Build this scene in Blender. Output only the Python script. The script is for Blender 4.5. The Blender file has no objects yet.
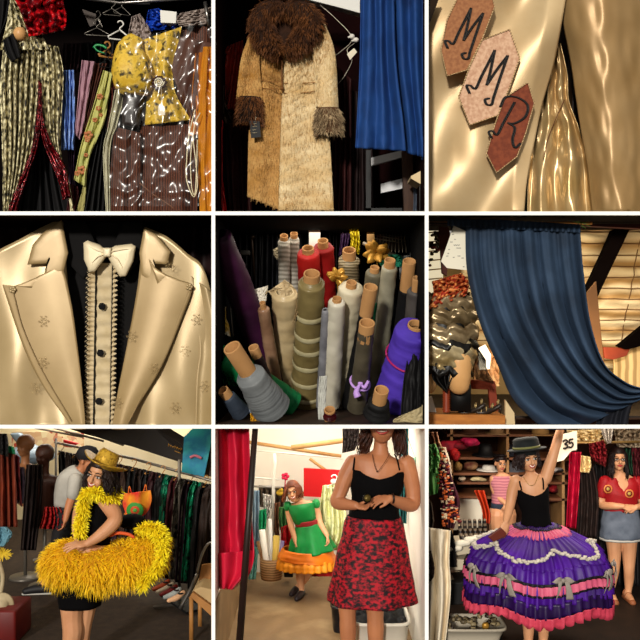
import bpy, math, random
from mathutils import Vector, Matrix, noise
PI=math.pi; sin=math.sin; cos=math.cos
U=.007; D=6.3; H=2.55
C=bpy.context.scene.collection
def S(y): return U*(D+y)/D                      # metres per photo pixel at depth y
def P(px,py,y=0.): s=S(y); return Vector(((px-320)*s,y,H+(320-py)*s))
def lin(c):
    if isinstance(c,str): c=[int(c[i:i+2],16) for i in (0,2,4)]
    o=[]
    for v in c:
        v/=255.; o.append(v/12.92 if v<.04045 else ((v+.055)/1.055)**2.4)
    return (o[0],o[1],o[2],1)
_m={}
def mat(name,c,c2=None,pat='noise',sc=8,rough=.6,metal=0,bump=0,bsc=60,sheen=0,spec=.28,con=.25,emit=0,stretch=(1,1,1),trans=0,c3=None,coat=0,aniso=0):
    if name in _m: return _m[name]
    m=bpy.data.materials.new(name); m.use_nodes=True; _m[name]=m
    N=m.node_tree.nodes; L=m.node_tree.links; b=N['Principled BSDF']
    b.inputs['Base Color'].default_value=lin(c); b.inputs['Roughness'].default_value=rough
    b.inputs['Metallic'].default_value=metal; b.inputs['Specular IOR Level'].default_value=spec
    if sheen: b.inputs['Sheen Weight'].default_value=sheen; b.inputs['Sheen Roughness'].default_value=.4; b.inputs['Sheen Tint'].default_value=lin(c2 or c)
    if coat: b.inputs['Coat Weight'].default_value=coat
    tc=N.new('ShaderNodeTexCoord'); mp=N.new('ShaderNodeMapping'); L.new(tc.outputs['Object'],mp.inputs['Vector']); mp.inputs['Scale'].default_value=stretch
    fac=None
    if c2 is not None:
        if pat=='noise':
            t=N.new('ShaderNodeTexNoise'); t.inputs['Scale'].default_value=sc; t.inputs['Detail'].default_value=6; fac=t.outputs['Fac']
        elif pat=='wave':
            t=N.new('ShaderNodeTexWave'); t.inputs['Scale'].default_value=sc; t.inputs['Distortion'].default_value=1.5; t.inputs['Detail'].default_value=2; fac=t.outputs['Fac']
        elif pat=='wavez':
            t=N.new('ShaderNodeTexWave'); t.bands_direction='Z'; t.inputs['Scale'].default_value=sc; t.inputs['Distortion'].default_value=2; fac=t.outputs['Fac']
        elif pat=='vor':
            t=N.new('ShaderNodeTexVoronoi'); t.inputs['Scale'].default_value=sc; fac=t.outputs['Distance']
        elif pat=='cell':
            t=N.new('ShaderNodeTexVoronoi'); t.inputs['Scale'].default_value=sc
            q=N.new('ShaderNodeSeparateColor'); L.new(t.outputs['Color'],q.inputs[0]); fac=q.outputs[0]
        L.new(mp.outputs['Vector'],t.inputs['Vector'])
        r=N.new('ShaderNodeValToRGB'); e=r.color_ramp.elements
        e[0].position=.5-con; e[0].color=lin(c); e[1].position=.5+con; e[1].color=lin(c2)
        if c3 is not None:
            n=e.new(.5); n.color=lin(c3)
        L.new(fac,r.inputs['Fac']); L.new(r.outputs['Color'],b.inputs['Base Color'])
    if bump:
        t2=N.new('ShaderNodeTexNoise'); t2.inputs['Scale'].default_value=bsc; t2.inputs['Detail'].default_value=4
        L.new(mp.outputs['Vector'],t2.inputs['Vector'])
        bp=N.new('ShaderNodeBump'); bp.inputs['Strength'].default_value=min(1,bump); bp.inputs['Distance'].default_value=.012*max(1,bump)
        L.new(t2.outputs['Fac'],bp.inputs['Height']); L.new(bp.outputs['Normal'],b.inputs['Normal'])
    if emit:
        b.inputs['Emission Color'].default_value=lin(c); b.inputs['Emission Strength'].default_value=emit
    if trans: b.inputs['Transmission Weight'].default_value=trans
    return m
def plastic(name,tint='ffffff',amt=.16,bsc=18):
    if name in _m: return _m[name]
    m=bpy.data.materials.new(name); m.use_nodes=True; _m[name]=m
    N=m.node_tree.nodes; L=m.node_tree.links; N.remove(N['Principled BSDF']); o=N['Material Output']
    t=N.new('ShaderNodeBsdfTransparent'); t.inputs[0].default_value=lin(tint)
    g=N.new('ShaderNodeBsdfGlossy'); g.inputs['Roughness'].default_value=.24; g.inputs[0].default_value=(1,1,1,1)
    tc=N.new('ShaderNodeTexCoord'); nz=N.new('ShaderNodeTexNoise'); nz.inputs['Scale'].default_value=bsc; nz.inputs['Detail'].default_value=2; nz.inputs['Distortion'].default_value=1.5
    bp=N.new('ShaderNodeBump'); bp.inputs['Strength'].default_value=1; bp.inputs['Distance'].default_value=.012
    L.new(tc.outputs['Object'],nz.inputs['Vector']); L.new(nz.outputs['Fac'],bp.inputs['Height']); L.new(bp.outputs['Normal'],g.inputs['Normal'])
    x=N.new('ShaderNodeMixShader'); x.inputs[0].default_value=amt
    L.new(t.outputs[0],x.inputs[1]); L.new(g.outputs[0],x.inputs[2]); L.new(x.outputs[0],o.inputs['Surface'])
    return m
# ---------- geometry builder
def catm(pts,n):
    pts=[Vector(p) if not isinstance(p,Vector) else p for p in pts]
    if len(pts)<3:
        return [pts[0].lerp(pts[-1],i/n) for i in range(n+1)]
    o=[]; m=len(pts)-1
    for i in range(n+1):
        t=i/n*m; k=min(int(t),m-1); f=t-k
        p1,p2=pts[k],pts[k+1]; p0=pts[k-1] if k else p1*2-p2; p3=pts[k+2] if k+2<=m else p2*2-p1
        o.append(.5*((2*p1)+(p2-p0)*f+(2*p0-5*p1+4*p2-p3)*f*f+(3*p1-p0-3*p2+p3)*f**3))
    return o
def frame(d):
    d=d.normalized(); a=Vector((0,0,1)) if abs(d.z)<.95 else Vector((0,1,0))
    x=d.cross(a).normalized(); return x,d.cross(x).normalized()
class B:
    def __init__(s): s.V=[]; s.F=[]
    def add(s,v,f):
        n=len(s.V); s.V+=[Vector(p) for p in v]; s.F+=[tuple(i+n for i in q) for q in f]; return s
    def rings(s,R,cap=True,closed=True):
        n=len(R[0]); v=[p for r in R for p in r]; f=[]
        for i in range(len(R)-1):
            for j in range(n if closed else n-1):
                k=(j+1)%n; f.append((i*n+j,i*n+k,(i+1)*n+k,(i+1)*n+j))
        if cap and closed: f.append(tuple(range(n))[::-1]); f.append(tuple((len(R)-1)*n+j for j in range(n)))
        return s.add(v,f)
    def grid(s,fn,nu,nv):
        v=[fn(i/nu,j/nv) for j in range(nv+1) for i in range(nu+1)]
        f=[(j*(nu+1)+i,j*(nu+1)+i+1,(j+1)*(nu+1)+i+1,(j+1)*(nu+1)+i) for j in range(nv) for i in range(nu)]
        return s.add(v,f)
    def box(s,a,b):
        x0,y0,z0=a; x1,y1,z1=b
        return s.add([(x0,y0,z0),(x1,y0,z0),(x1,y1,z0),(x0,y1,z0),(x0,y0,z1),(x1,y0,z1),(x1,y1,z1),(x0,y1,z1)],
          [(0,3,2,1),(4,5,6,7),(0,1,5,4),(1,2,6,5),(2,3,7,6),(3,0,4,7)])
    def pbox(s,px0,py0,px1,py1,y0,y1):            # upright box whose front fills that rectangle of the photo at depth y0
        a=P(px0,py1,y0); b=P(px1,py0,y0); return s.box((a.x,y0,a.z),(b.x,y1,b.z))
    def tube(s,pts,r,seg=8,n=None,cap=True,round=False):
        pts=[Vector(p) for p in pts]
        if n: 
            rr=r if isinstance(r,(list,tuple)) else None
            if rr: r=[q.x for q in catm([Vector((a,0,0)) for a in rr],n)]
            pts=catm(pts,n)
        m=len(pts); rad=r if isinstance(r,(list,tuple)) else [r]*m
        if round:
            d0=(pts[0]-pts[1]).normalized(); d1=(pts[-1]-pts[-2]).normalized()
            pre=[];prr=[];po=[];por=[]
            for a in (80,55,28): 
                A=math.radians(a); pre.append(pts[0]+d0*rad[0]*sin(A)); prr.append(rad[0]*cos(A))
            for a in (28,55,80):
                A=math.radians(a); po.append(pts[-1]+d1*rad[-1]*sin(A)); por.append(rad[-1]*cos(A))
            pts=pre+pts+po; rad=prr+list(rad)+por; m=len(pts)
        R=[]; x,y=frame(pts[1]-pts[0])
        for i in range(m):
            d=(pts[min(i+1,m-1)]-pts[max(i-1,0)])
            if d.length<1e-9: d=Vector((0,0,1))
            d.normalize(); x=(x-d*x.dot(d))
            if x.length<1e-6: x=frame(d)[0]
            x.normalize(); y=d.cross(x)
            R.append([pts[i]+(x*cos(2*PI*k/seg)+y*sin(2*PI*k/seg))*rad[i] for k in range(seg)])
        return s.rings(R,cap)
    def ell(s,c,r,seg=16,M=None):
        c=Vector(c); R=[]
        for i in range(1,seg//2):
            a=PI*i/(seg//2); q=[]
            for k in range(seg):
                t=2*PI*k/seg; v=Vector((r[0]*sin(a)*cos(t),r[1]*sin(a)*sin(t),-r[2]*cos(a)))
                if M: v=M@v
                q.append(c+v)
            R.append(q)
        return s.rings(R)
    def lathe(s,o,ax,prof,seg=20,cap=False,wob=0,sd=0):
        o=Vector(o); ax=Vector(ax).normalized(); x,y=frame(ax); R=[]
        for r,h in prof:
            R.append([o+ax*h+(x*cos(2*PI*k/seg)+y*sin(2*PI*k/seg))*(r+(wob*noise.noise(Vector((cos(2*PI*k/seg)*2,sin(2*PI*k/seg)*2,h*14+sd))) if wob else 0)) for k in range(seg)])
        return s.rings(R,cap)
    def prism(s,poly,y0,y1):
        n=len(poly); v=[P(a,b,y0) for a,b in poly]; dy=y1-y0; v2=[p+Vector((0,dy,0)) for p in v]
        return s.add(v+v2,[tuple(range(n)),tuple(range(n,2*n))[::-1]]+[(i,i+n,(i+1)%n+n,(i+1)%n) for i in range(n)])
_o={}; CL=None
def tag(o,label=None,cat=None,group=None,kind=None):
    if label: o['label']=label
    if cat: o['category']=cat
    if group: o['group']=group
    if kind: o['kind']=kind
    return o
def put(b,name,m,parent=None,label=None,cat=None,group=None,kind=None,smooth=True,sol=0,rem=0,sub=0,smi=4,bev=0,org=None):
    if CL and kind!='structure':
        for v in b.V:
            if v.y>-.02: v.x=min(max(v.x,CL[0]),CL[1]); v.z=min(max(v.z,CL[2] if not(len(CL)>4 and v.y<.56) else ZB-.05),CL[3])
    if parent is not None: og=_o[parent.name]; loc=Vector((0,0,0))
    else:
        xs=[v.x for v in b.V]; ys=[v.y for v in b.V]; zs=[v.z for v in b.V]
        og=Vector(((min(xs)+max(xs))/2,(min(ys)+max(ys))/2,min(zs))); loc=og
    me=bpy.data.meshes.new(name); me.from_pydata([v-og for v in b.V],[],b.F); me.validate(); me.update()
    if smooth: me.polygons.foreach_set('use_smooth',[True]*len(me.polygons))
    me.materials.append(m)
    import bmesh
    q=bmesh.new(); q.from_mesh(me); bmesh.ops.recalc_face_normals(q,faces=q.faces); q.to_mesh(me); q.free()
    o=bpy.data.objects.new(name,me); C.objects.link(o); o.location=loc
    if parent is not None: o.parent=parent
    _o[o.name]=og
    if rem:
        r=o.modifiers.new('r','REMESH'); r.mode='VOXEL'; r.voxel_size=rem; r.use_smooth_shade=True
        t=o.modifiers.new('s','SMOOTH'); t.iterations=smi; t.factor=.5
    if sub: t=o.modifiers.new('u','SUBSURF'); t.levels=sub; t.render_levels=sub
    if sol: t=o.modifiers.new('t','SOLIDIFY'); t.thickness=sol; t.offset=0
    if bev:
        t=o.modifiers.new('b','BEVEL'); t.width=bev; t.segments=2; t.limit_method='ANGLE'
    return tag(o,label,cat,group,kind)
def root(name,loc,label,cat,group=None):
    o=bpy.data.objects.new(name,None); C.objects.link(o); o.location=loc; o.empty_display_size=.05; _o[o.name]=Vector(loc)
    return tag(o,label,cat,group)
def struct(name,b,m,**k): return put(b,name,m,kind='structure',smooth=False,**k)
def nz(a,b=0,c=0): return noise.noise(Vector((a,b,c)))
def v3(p): return Vector((p[0],p[1],p[2] if len(p)>2 else 0))
def drape(L,R,y,n=5,amp=.02,nu=60,nv=40,sd=0,tp=1.,wr=.0,belly=0,b=None,ph=None,sharp=0):
    """cloth hung between a left and a right edge (photo pixels + depth offset), pleated in depth"""
    Lp=catm([v3(p) for p in L],nv); Rp=catm([v3(p) for p in R],nv); b=b or B()
    def fn(u,v):
        k=min(int(round(v*nv)),nv); p=Lp[k].lerp(Rp[k],u)
        q=2*PI*(n*(u+.06*nz(u*3,v*1.2,sd)) )+sd+ (ph or 0)*v
        f=sin(q)
        if sharp: f=f*(1-sharp)+sharp*(1-2*abs(f))
        f*=amp*(tp+(1-tp)*v)*(.65+.7*nz(u*n*.9,v,sd+5)+.35)
        f+=wr*nz(u*9,v*9,sd+9)
        return P(p.x,p.y,y+p.z+f-belly*sin(PI*u))
    return b.grid(fn,nu,nv)
def sleeve(rows,y,folds=0,amp=0,seg=28,sd=0,b=None,n=None,cap=False,sq=1.,drift=0):
    """closed cloth tube: rows of (px,py,dy,rx px,ry px)"""
    b=b or B(); R=[]
    if n:
        A=catm([Vector(r[:3]) for r in rows],n); Q=catm([Vector((r[3],r[4],0)) for r in rows],n); rows=[(a.x,a.y,a.z,q.x,q.y) for a,q in zip(A,Q)]
    m=len(rows)
    for i,(px,py,dy,rx,ry) in enumerate(rows):
        c=P(px,py,y+dy); s=S(y+dy); v=i/(m-1); r=[]
        # axis in the picture plane
        a=rows[max(i-1,0)]; d=rows[min(i+1,m-1)]; t=Vector((d[0]-a[0],0,-(d[1]-a[1])))
        if t.length<1e-6: t=Vector((0,0,-1))
        t.normalize(); nx=Vector((-t.z,0,t.x))
        for k in range(seg):
            w=2*PI*k/seg; g=1+amp*(v**.7)*sin(folds*w+sd+drift*v) if folds else 1
            g+= (.04*nz(cos(w)*2,sin(w)*2,v*5+sd) if amp else 0)
            cx=cos(w); sy=sin(w)
            if sq!=1: cx=math.copysign(abs(cx)**sq,cx); sy=math.copysign(abs(sy)**sq,sy)
            r.append(c+nx*(cx*rx*s*g)+Vector((0,1,0))*(sy*ry*s*g))
        R.append(r)
    return b.rings(R,cap)
def blades(b,pts,length,w,rng,droop=.3,seg=3):
    """hairs, feathers: pts = (point, direction)"""
    for p,d in pts:
        l=length*rng.uniform(.6,1.25); x=d.cross(Vector((rng.uniform(-1,1),rng.uniform(-1,1),rng.uniform(-1,1))))
        if x.length<1e-5: continue
        x.normalize(); v=[];f=[]
        for i in range(seg):
            t=i/seg; q=p+d*l*t+Vector((0,0,-droop*l*t*t)); h=x*(w*.5*(1-t*.7)); v+=[q-h,q+h]
        v.append(p+d*l+Vector((0,0,-droop*l)))
        for i in range(seg-1): f.append((2*i,2*i+1,2*i+3,2*i+2))
        f.append((2*seg-2,2*seg-1,2*seg)); b.add(v,f)
    return b
def hexp(pts): return pts
# ---------- people
SK={}
def head_geo(b,c,h,M):
    """head about 'c' (eye level), height h, orientation M (local x right, y forward, z up)"""
    k=h/.225
    def w(x,y,z): return c+M@Vector((x*k,y*k,z*k))
    b.ell(w(0,-.015,.035),(.073*k,.092*k,.085*k),20,M); b.ell(w(0,.02,-.04),(.056*k,.066*k,.072*k),16,M)
    b.ell(w(0,.042,-.085),(.028*k,.036*k,.024*k),12,M); b.ell(w(-.034,.055,-.035),(.024*k,.024*k,.026*k),10,M); b.ell(w(.034,.055,-.035),(.024*k,.024*k,.026*k),10,M)
    b.tube([w(0,.076,.012),w(0,.092,-.012),w(0,.101,-.03)],[.007*k,.010*k,.013*k],8,round=True); b.ell(w(0,.083,-.034),(.019*k,.013*k,.010*k),10,M)
    b.tube([w(-.045,.07,.022),w(-.018,.083,.02),w(.018,.083,.02),w(.045,.07,.022)],.009*k,8,round=True)
    for s in (-1,1): b.ell(w(s*.074,-.005,-.01),(.011*k,.02*k,.03*k),10,M)
def face_bits(par,c,h,M,lip='a8322c',smile=1,brow='2a1810'):
    k=h/.225
    def w(x,y,z): return c+M@Vector((x*k,y*k,z*k))
    for s in (-1,1):
        b=B(); b.ell(w(s*.031,.072,.0),(.016*k,.012*k,.009*k),12,M); e=put(b,'eye',mat('eye_white','d8cfc4',rough=.2),par)
        b=B(); b.ell(w(s*.031,.082,.0),(.007*k,.004*k,.008*k),10,M); put(b,'iris',mat('iris','1c120c',rough=.15),e)
        b=B(); b.tube([w(s*.014,.089,.022),w(s*.032,.086,.029),w(s*.05,.072,.023)],[.003*k,.004*k,.002*k],6,n=6,round=True); put(b,'eyebrow',mat('brow'+brow,brow),par)
        b=B(); b.tube([w(s*.015,.083,.006),w(s*.031,.087,.0105),w(s*.047,.075,.005)],.0022*k,6,n=6); put(b,'eyelid',mat('brow'+brow,brow),par)
    q=.01*smile
    b=B(); b.tube([w(-.027,.072,-.058+q),w(-.012,.085,-.062),w(.0,.088,-.0625),w(.012,.085,-.062),w(.027,.072,-.058+q)],[.003*k,.006*k,.0065*k,.006*k,.003*k],8,n=12,round=True)
    b.tube([w(-.027,.072,-.058+q),w(-.012,.083,-.055+q*.3),w(.0,.087,-.053+q*.2),w(.012,.083,-.055+q*.3),w(.027,.072,-.058+q)],[.002*k,.004*k,.0045*k,.004*k,.002*k],8,n=12,round=True)
    put(b,'lips',mat('lip'+lip,lip,rough=.35),par)
    if smile>.5:
        b=B(); b.tube([w(-.021,.079,-.055+q*.7),w(0,.0895,-.0585),w(.021,.079,-.055+q*.7)],[.003*k,.0046*k,.003*k],8,n=8); put(b,'teeth',mat('teeth','efe6d8',rough=.25),par)
def hand_geo(b,wr,d,nrm,side,size=.18,curl=.5,spread=.12,thumb=.6):
    """wrist point, pointing direction, palm-facing normal; side=+1 thumb on d x nrm side"""
    d=d.normalized(); nrm=(nrm-d*nrm.dot(d)).normalized(); s=d.cross(nrm)*side; k=size/.18
    Mx=Matrix((s,d,nrm)).transposed()
    b.ell(wr+d*.045*k,(.040*k,.052*k,.016*k),14,Mx); b.ell(wr+d*.02*k+s*.012*k,(.028*k,.034*k,.017*k),12,Mx)
    for i,(o,l) in enumerate(((.030,.070),(.010,.080),(-.010,.074),(-.030,.058))):
        a=spread*(1.5-i); p=wr+(s*o+d*.082)*k; q=(d*cos(a)+s*sin(a)).normalized(); pts=[wr+(s*o*.6+d*.04)*k,p]
        c=curl*.55
        for j,f in enumerate((.45,.32,.25)):
            c+=curl*.5; pts.append(pts[-1]+(q*cos(c)+nrm*sin(c))*l*f*k)
        b.tube(pts,[.0105*k,.0098*k,.009*k,.0083*k,.0075*k],8,round=True)
    p=wr+(s*.026+d*.02)*k; t=(d*.75+s*.65*thumb+nrm*.35).normalized(); t2=(d+nrm*(.3+curl*.4)+s*.1).normalized()
    b.tube([wr+d*.012*k+s*.008*k,p+t*.014*k,p+t*.045*k,p+t*.045*k+t2*.032*k],[.014*k,.013*k,.0105*k,.009*k],8,round=True)
def limb(b,y,pts,seg=12,n=None):
    """tapered limb: (px,py,dy,r px)"""
    q=[P(a[0],a[1],y+a[2]) for a in pts]; r=[a[3]*S(y+a[2]) for a in pts]
    n=n or (len(pts)-1)*5
    b.tube(q,r,seg,n=n,round=True)
def rotm(yaw=0,pitch=0,roll=0):
    """yaw 0 faces the camera; yaw>0 turns towards the picture's right; roll>0 leans the crown to the picture's right"""
    base=Matrix(((-1,0,0),(0,-1,0),(0,0,1)))
    Rz=Matrix.Rotation(math.radians(yaw),3,'Z'); Rx=Matrix.Rotation(math.radians(pitch),3,'X'); Ry=Matrix.Rotation(math.radians(roll),3,'Y')
    return Ry@Rz@base@Rx
def hair_geo(b,c,h,M,length,rng,n=220,fringe=0,back=1.,curl=.01,out=.0,w=.004,side=None,rise=0):
    k=h/.225
    def L(x,y,z): return c+M@Vector((x*k,y*k,z*k))
    # cap
    R=[]
    for i in range(9):
        a=PI*.5*i/8.5; q=[]
        for j in range(24):
            t=2*PI*j/24; x=.081*sin(a)*sin(t); yy=-.02+.101*sin(a)*cos(t); z=.038+.094*cos(a)+rise
            if cos(t)>.2: z+=.012*cos(t)*sin(a)
            elif a>1.2: z-=.05*(a-1.2)
            q.append(L(x,yy,z))
        R.append(q)
    b.rings(R)
    for i in range(n):
        t=rng.uniform(-PI*.97,PI*.97)
        t=t if abs(t)>.55+.0*fringe or rng.random()<fringe else math.copysign(abs(t)+.6,t)
        f=abs(t)<.6
        x0,y0=.080*sin(t),-.02+.10*cos(t); l=(length if not f else .06)*rng.uniform(.75,1.1)
        a0=L(x0*.45,-.02+(y0+.02)*.45,.122+rise); a=L(x0*1.03,-.02+(y0+.02)*1.03,.045+.012*max(0,cos(t))+rise)
        dn=Vector((0,0,-1)); o=(M@Vector((sin(t),cos(t)-.15,0))).normalized()
        ph=rng.uniform(0,6); pts=[a0,a]
        for j in range(1,6):
            g=j/5; pts.append(a+dn*l*g*.97*k+o*(out*g+.006)*k+Vector((sin(ph+g*9),cos(ph*2+g*8),0))*curl*g)
        b.tube(pts,[w,w*1.3,w*1.3,w*1.2,w,w*.8,w*.4],4,n=14)
    return b
def hanger_geo(b,px,py,y,w=20,h=10,r=.0025,yaw=0.):
    s=S(y); c=P(px,py,y); ux=Vector((cos(yaw),sin(yaw),0))
    def q(a,z): return c+ux*a*s+Vector((0,0,-z*s))
    b.tube([q(0,h*.15),q(0,-1),q(2.2,-3),q(3.4,-5.5),q(1.5,-8),q(-1.2,-7.5),q(-2.2,-6)],r,6,n=20)
    b.tube([q(0,h*.1),q(w*.5,h),q(w*.45,h*1.2),q(0,h*1.2),q(-w*.45,h*1.2),q(-w*.5,h),q(0,h*.1)],r,6)
    return b
def script_strokes(b,strokes,f,y,r):
    """lettering as raised stroke tubes; f maps letter coordinates to photo pixels"""
    for s in strokes:
        pts=[P(*f(a,c),y) for a,c in s]; n=max(8,len(pts)*5)
        b.tube(pts,r,6,n=n,round=True)
    return b

def scoop(b,cx,hw,zt,dep,yc):
    for v in b.V:
        if v.y<yc+.0 and v.z>zt-.12 and abs(v.x-cx)<hw*1.25:
            w_=max(0,1-abs(v.x-cx)/hw/1.25)**.5; k=max(0,1-(zt-v.z)/.12); v.z-=dep*w_*k
# ================= camera, light, shell =================
random.seed(5)
cam=bpy.data.objects.new('camera',bpy.data.cameras.new('camera')); C.objects.link(cam); cam.location=(0,-D,H); cam.rotation_euler=(PI/2,0,0)
cam.data.sensor_width=36; cam.data.lens=36*D/(640*U); cam.data.clip_end=200; bpy.context.scene.camera=cam
vs=bpy.context.scene.view_settings; vs.view_transform='Standard'; vs.look='None'; vs.exposure=0; vs.gamma=1; vs.use_curve_mapping=False
w=bpy.data.worlds.new('sky'); bpy.context.scene.world=w; w.use_nodes=True; N=w.node_tree.nodes; L=w.node_tree.links
tc=N.new('ShaderNodeTexCoord'); sp=N.new('ShaderNodeSeparateXYZ'); L.new(tc.outputs['Generated'],sp.inputs[0])
r=N.new('ShaderNodeValToRGB'); mr=N.new('ShaderNodeMapRange'); mr.inputs[1].default_value=-1; L.new(sp.outputs['Z'],mr.inputs[0]); L.new(mr.outputs[0],r.inputs['Fac'])
r.color_ramp.elements[0].color=(.05,.035,.02,1); r.color_ramp.elements[0].position=.3; r.color_ramp.elements[1].color=(1,.93,.82,1); r.color_ramp.elements[1].position=.75
L.new(r.outputs[0],N['Background'].inputs[0]); N['Background'].inputs[1].default_value=.62
def sun(name,az,el,st,ang,col):
    l=bpy.data.lights.new(name,'SUN'); l.energy=st; l.angle=math.radians(ang); l.color=col
    o=bpy.data.objects.new(name,l); C.objects.link(o)
    d=Vector((sin(math.radians(az)),cos(math.radians(az)),-math.tan(math.radians(el)))); o.rotation_euler=d.to_track_quat('-Z','Y').to_euler(); o.location=(-3,-6,8)
sun('sun',14,15,3.15,5,(1,.95,.86))
def lamp(x,y,z,sx,sy,e,col=(1,.9,.75)):  # unseen area light, added under a ceiling to brighten the room
    l=bpy.data.lights.new('fill_lamp','AREA'); l.shape='RECTANGLE'; l.size=sx; l.size_y=sy; l.energy=e; l.color=col
    o=bpy.data.objects.new('fill_lamp',l); C.objects.link(o); o.location=(x,y,z)
X1=106.67*U; ZA=H+X1; ZB=H-X1; WT=.013
white=mat('white_gloss_paint','fbfaf6',rough=.5)
dk=mat('dark_paint','060404','0d0605',sc=3,rough=.9,spec=.05); mar=mat('maroon_black_wall','1a0504','0a0203',sc=2,rough=.9,spec=.05)  # mottled wall colours, brown black and deep maroon
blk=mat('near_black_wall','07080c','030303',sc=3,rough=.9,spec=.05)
wwall=mat('warm_white_plaster','efe8d8','e4dac6',sc=2,rough=.8,bump=.1)
lit=320*U
n=0
for x in (-X1,X1):
    n+=1; struct('trim_%d'%n,B().box((x-.013,-.004,.1),(x+.013,.018,H+3.0)),white)
for z in (ZA,ZB):
    for a,b in ((-3.2,-X1-.013),(-X1+.013,X1-.013),(X1+.013,3.2)):
        n+=1; struct('trim_%d'%n,B().box((a,-.004,z-.013),(b,.018,z+.013)),white)
XL=-3.4; XR=3.4; Y0=.018
def room(tag_,x0,x1,z0,z1,yb,mw,mf=None,mc=None,mb=None,left=1,right=1,fl=1,ce=1,yf=Y0,yc=Y0):
    mf=mf or mw; mc=mc or mw; mb=mb or mw
    if left: struct('wall_left_'+tag_,B().box((x0,Y0,z0),(x0+WT,yb,z1)),mw)
    if right: struct('wall_right_'+tag_,B().box((x1-WT,Y0,z0),(x1,yb,z1)),mw)
    if fl: struct('floor_'+tag_,B().box((x0+WT,yf,z0),(x1-WT,yb,z0+WT)),mf)
    if ce: struct('ceiling_'+tag_,B().box((x0+WT,yc,z1-WT),(x1-WT,yb,z1)),mc)
    struct('wall_back_'+tag_,B().box((x0,yb,z0),(x1,yb+.03,z1)),mb)
ZT=H+3.0
asph=mat('asphalt','3a2c20','241a13',sc=14,rough=.9,bump=.4,bsc=90)
conc=mat('stained_concrete','8a7050','a98f68',sc=2.2,rough=.55,bump=.15,c3='7c6242',con=.3)
dfl=mat('dark_floorboards','2a1c12','140d08',sc=5,rough=.6)
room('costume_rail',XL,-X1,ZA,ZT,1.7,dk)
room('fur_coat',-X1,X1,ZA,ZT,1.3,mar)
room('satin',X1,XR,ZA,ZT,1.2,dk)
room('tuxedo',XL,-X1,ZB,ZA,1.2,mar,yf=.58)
wfl=mat('worn_floor','3b2210','1c1009',sc=6,rough=.7)
room('fabric_rolls',-X1,X1,ZB,ZA,2.0,blk,mf=wfl)
room('loft',X1,XR,ZB,ZA,2.6,mat('loft_wall','b09468','8f7448',sc=3,rough=.8),mb=mat('loft_back','c9ab78','a88a58',sc=4,rough=.8),ce=0,mf=dfl,yf=.58)
FZ=0
wh=mat('white_sheet_wall','f4efe4','e8e0d0',sc=1.5,rough=.8)
room('market',XL-.8,-X1,-WT,ZB,5.2,mat('market_wall','cdbf9c','b3a27c',sc=3,rough=.9),mf=asph,mb=mat('market_back','f4ead0','e4d4ac',sc=2,rough=.9),yc=.58)
room('studio',-X1,X1,-WT,ZB,2.8,wh,mf=conc,mb=wh,mc=wh)
room('wardrobe',X1,XR+.3,-WT,ZB,2.7,mat('wardrobe_wall','3a2416','2a180e',sc=3,rough=.9),mf=dfl,mb=mat('wardrobe_back','4a2c1c','33190f',sc=3,rough=.9),yc=.58)
lamp(-1.9,1.4,ZB-.03,1.6,1.2,14); lamp(-2.4,3.9,ZB-.03,2.,1.6,60,(1,.93,.8))
lamp(0,1.5,ZB-.03,1.2,1.9,38,(1,.95,.86)); lamp(1.95,1.1,ZB-.03,1.6,1.0,30,(1,.86,.7))
lamp(2.2,.8,ZA-.05,1.4,.2,12,(1,.86,.62)); lq=bpy.data.lights.new('roof_fill','AREA'); lq.size=.4; lq.energy=20; lq.color=(1,.84,.6); oq=bpy.data.objects.new('roof_fill',lq); C.objects.link(oq); oq.location=(1.85,.62,ZB+.25); oq.rotation_euler=(Vector((2.6,1.8,ZA))-Vector((1.85,.62,ZB+.25))).to_track_quat('-Z','Y').to_euler()  # two unseen lights added behind beam and curtain to brighten the roof
lamp(0,.8,ZA-.03,.9,.8,7,(1,.9,.75))
CLS={'a':(-9,-X1-.004,ZA+.004,99),'b':(-X1+WT+.002,X1-WT-.002,ZA+.015,99),'c':(X1+WT+.002,9,ZA+.015,99),'d':(-9,-X1-WT-.002,ZB+.015,ZA-.015,1),'e':(-X1+WT+.002,X1-WT-.002,ZB+WT+.002,ZA-WT-.002),'f':(X1+WT+.002,9,ZB+WT+.002,ZA-.014,1),'g':(-9,-X1-WT-.002,.0,ZB-WT-.002),'h':(-X1+WT+.002,X1-WT-.002,.0,ZB-WT-.002),'i':(X1+WT+.002,9,.0,ZB-WT-.002)}
CL=CLS['c']
struct('floor_colour_panel_studio',B().box((-X1+WT,Y0,WT),(-X1+WT+.006,2.75,.58)),conc)  # wall strip in the floor's concrete colour, standing in for floor
# ================= satin close-up (top right) =================
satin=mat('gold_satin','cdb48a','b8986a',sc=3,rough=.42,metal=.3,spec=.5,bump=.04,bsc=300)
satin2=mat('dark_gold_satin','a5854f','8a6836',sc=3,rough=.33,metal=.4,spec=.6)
cx=lambda X:427+X/3.; cy=lambda Y:Y/3.
def q3(l): return [(cx(a[0]),cy(a[1]))+tuple(a[2:]) for a in l]
t=root('satin_jacket',P(500,208,.3),'pale gold satin jacket front seen close up, three monogram patches on its lapel','jacket')
b=B()
def lap(u,v):
    R_=catm([v3(p) for p in q3([(420,-30),(400,60),(378,160),(345,260),(322,400),(300,520),(290,660)])],50)
    k=int(round(v*50)); r_=R_[k]; px=421+(r_.x-421)*u; py=-8+v*226
    d=.03*sin((px*.03+py*.021)*2.1)+.035*nz(px*.022,py*.018,2)*1.6+.018*sin(px*.05-py*.045)*v
    return P(px,py,.26+d-.09*u*u+.10*max(0,u-.88)/.12*.5)
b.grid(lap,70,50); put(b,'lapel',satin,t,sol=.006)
b=B(); L_=q3([(370,150),(360,230),(345,270),(340,330),(325,420),(305,500),(300,660)]); R_=q3([(400,130),(420,220),(425,300),(450,370),(475,450),(490,520),(500,660)])
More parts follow.
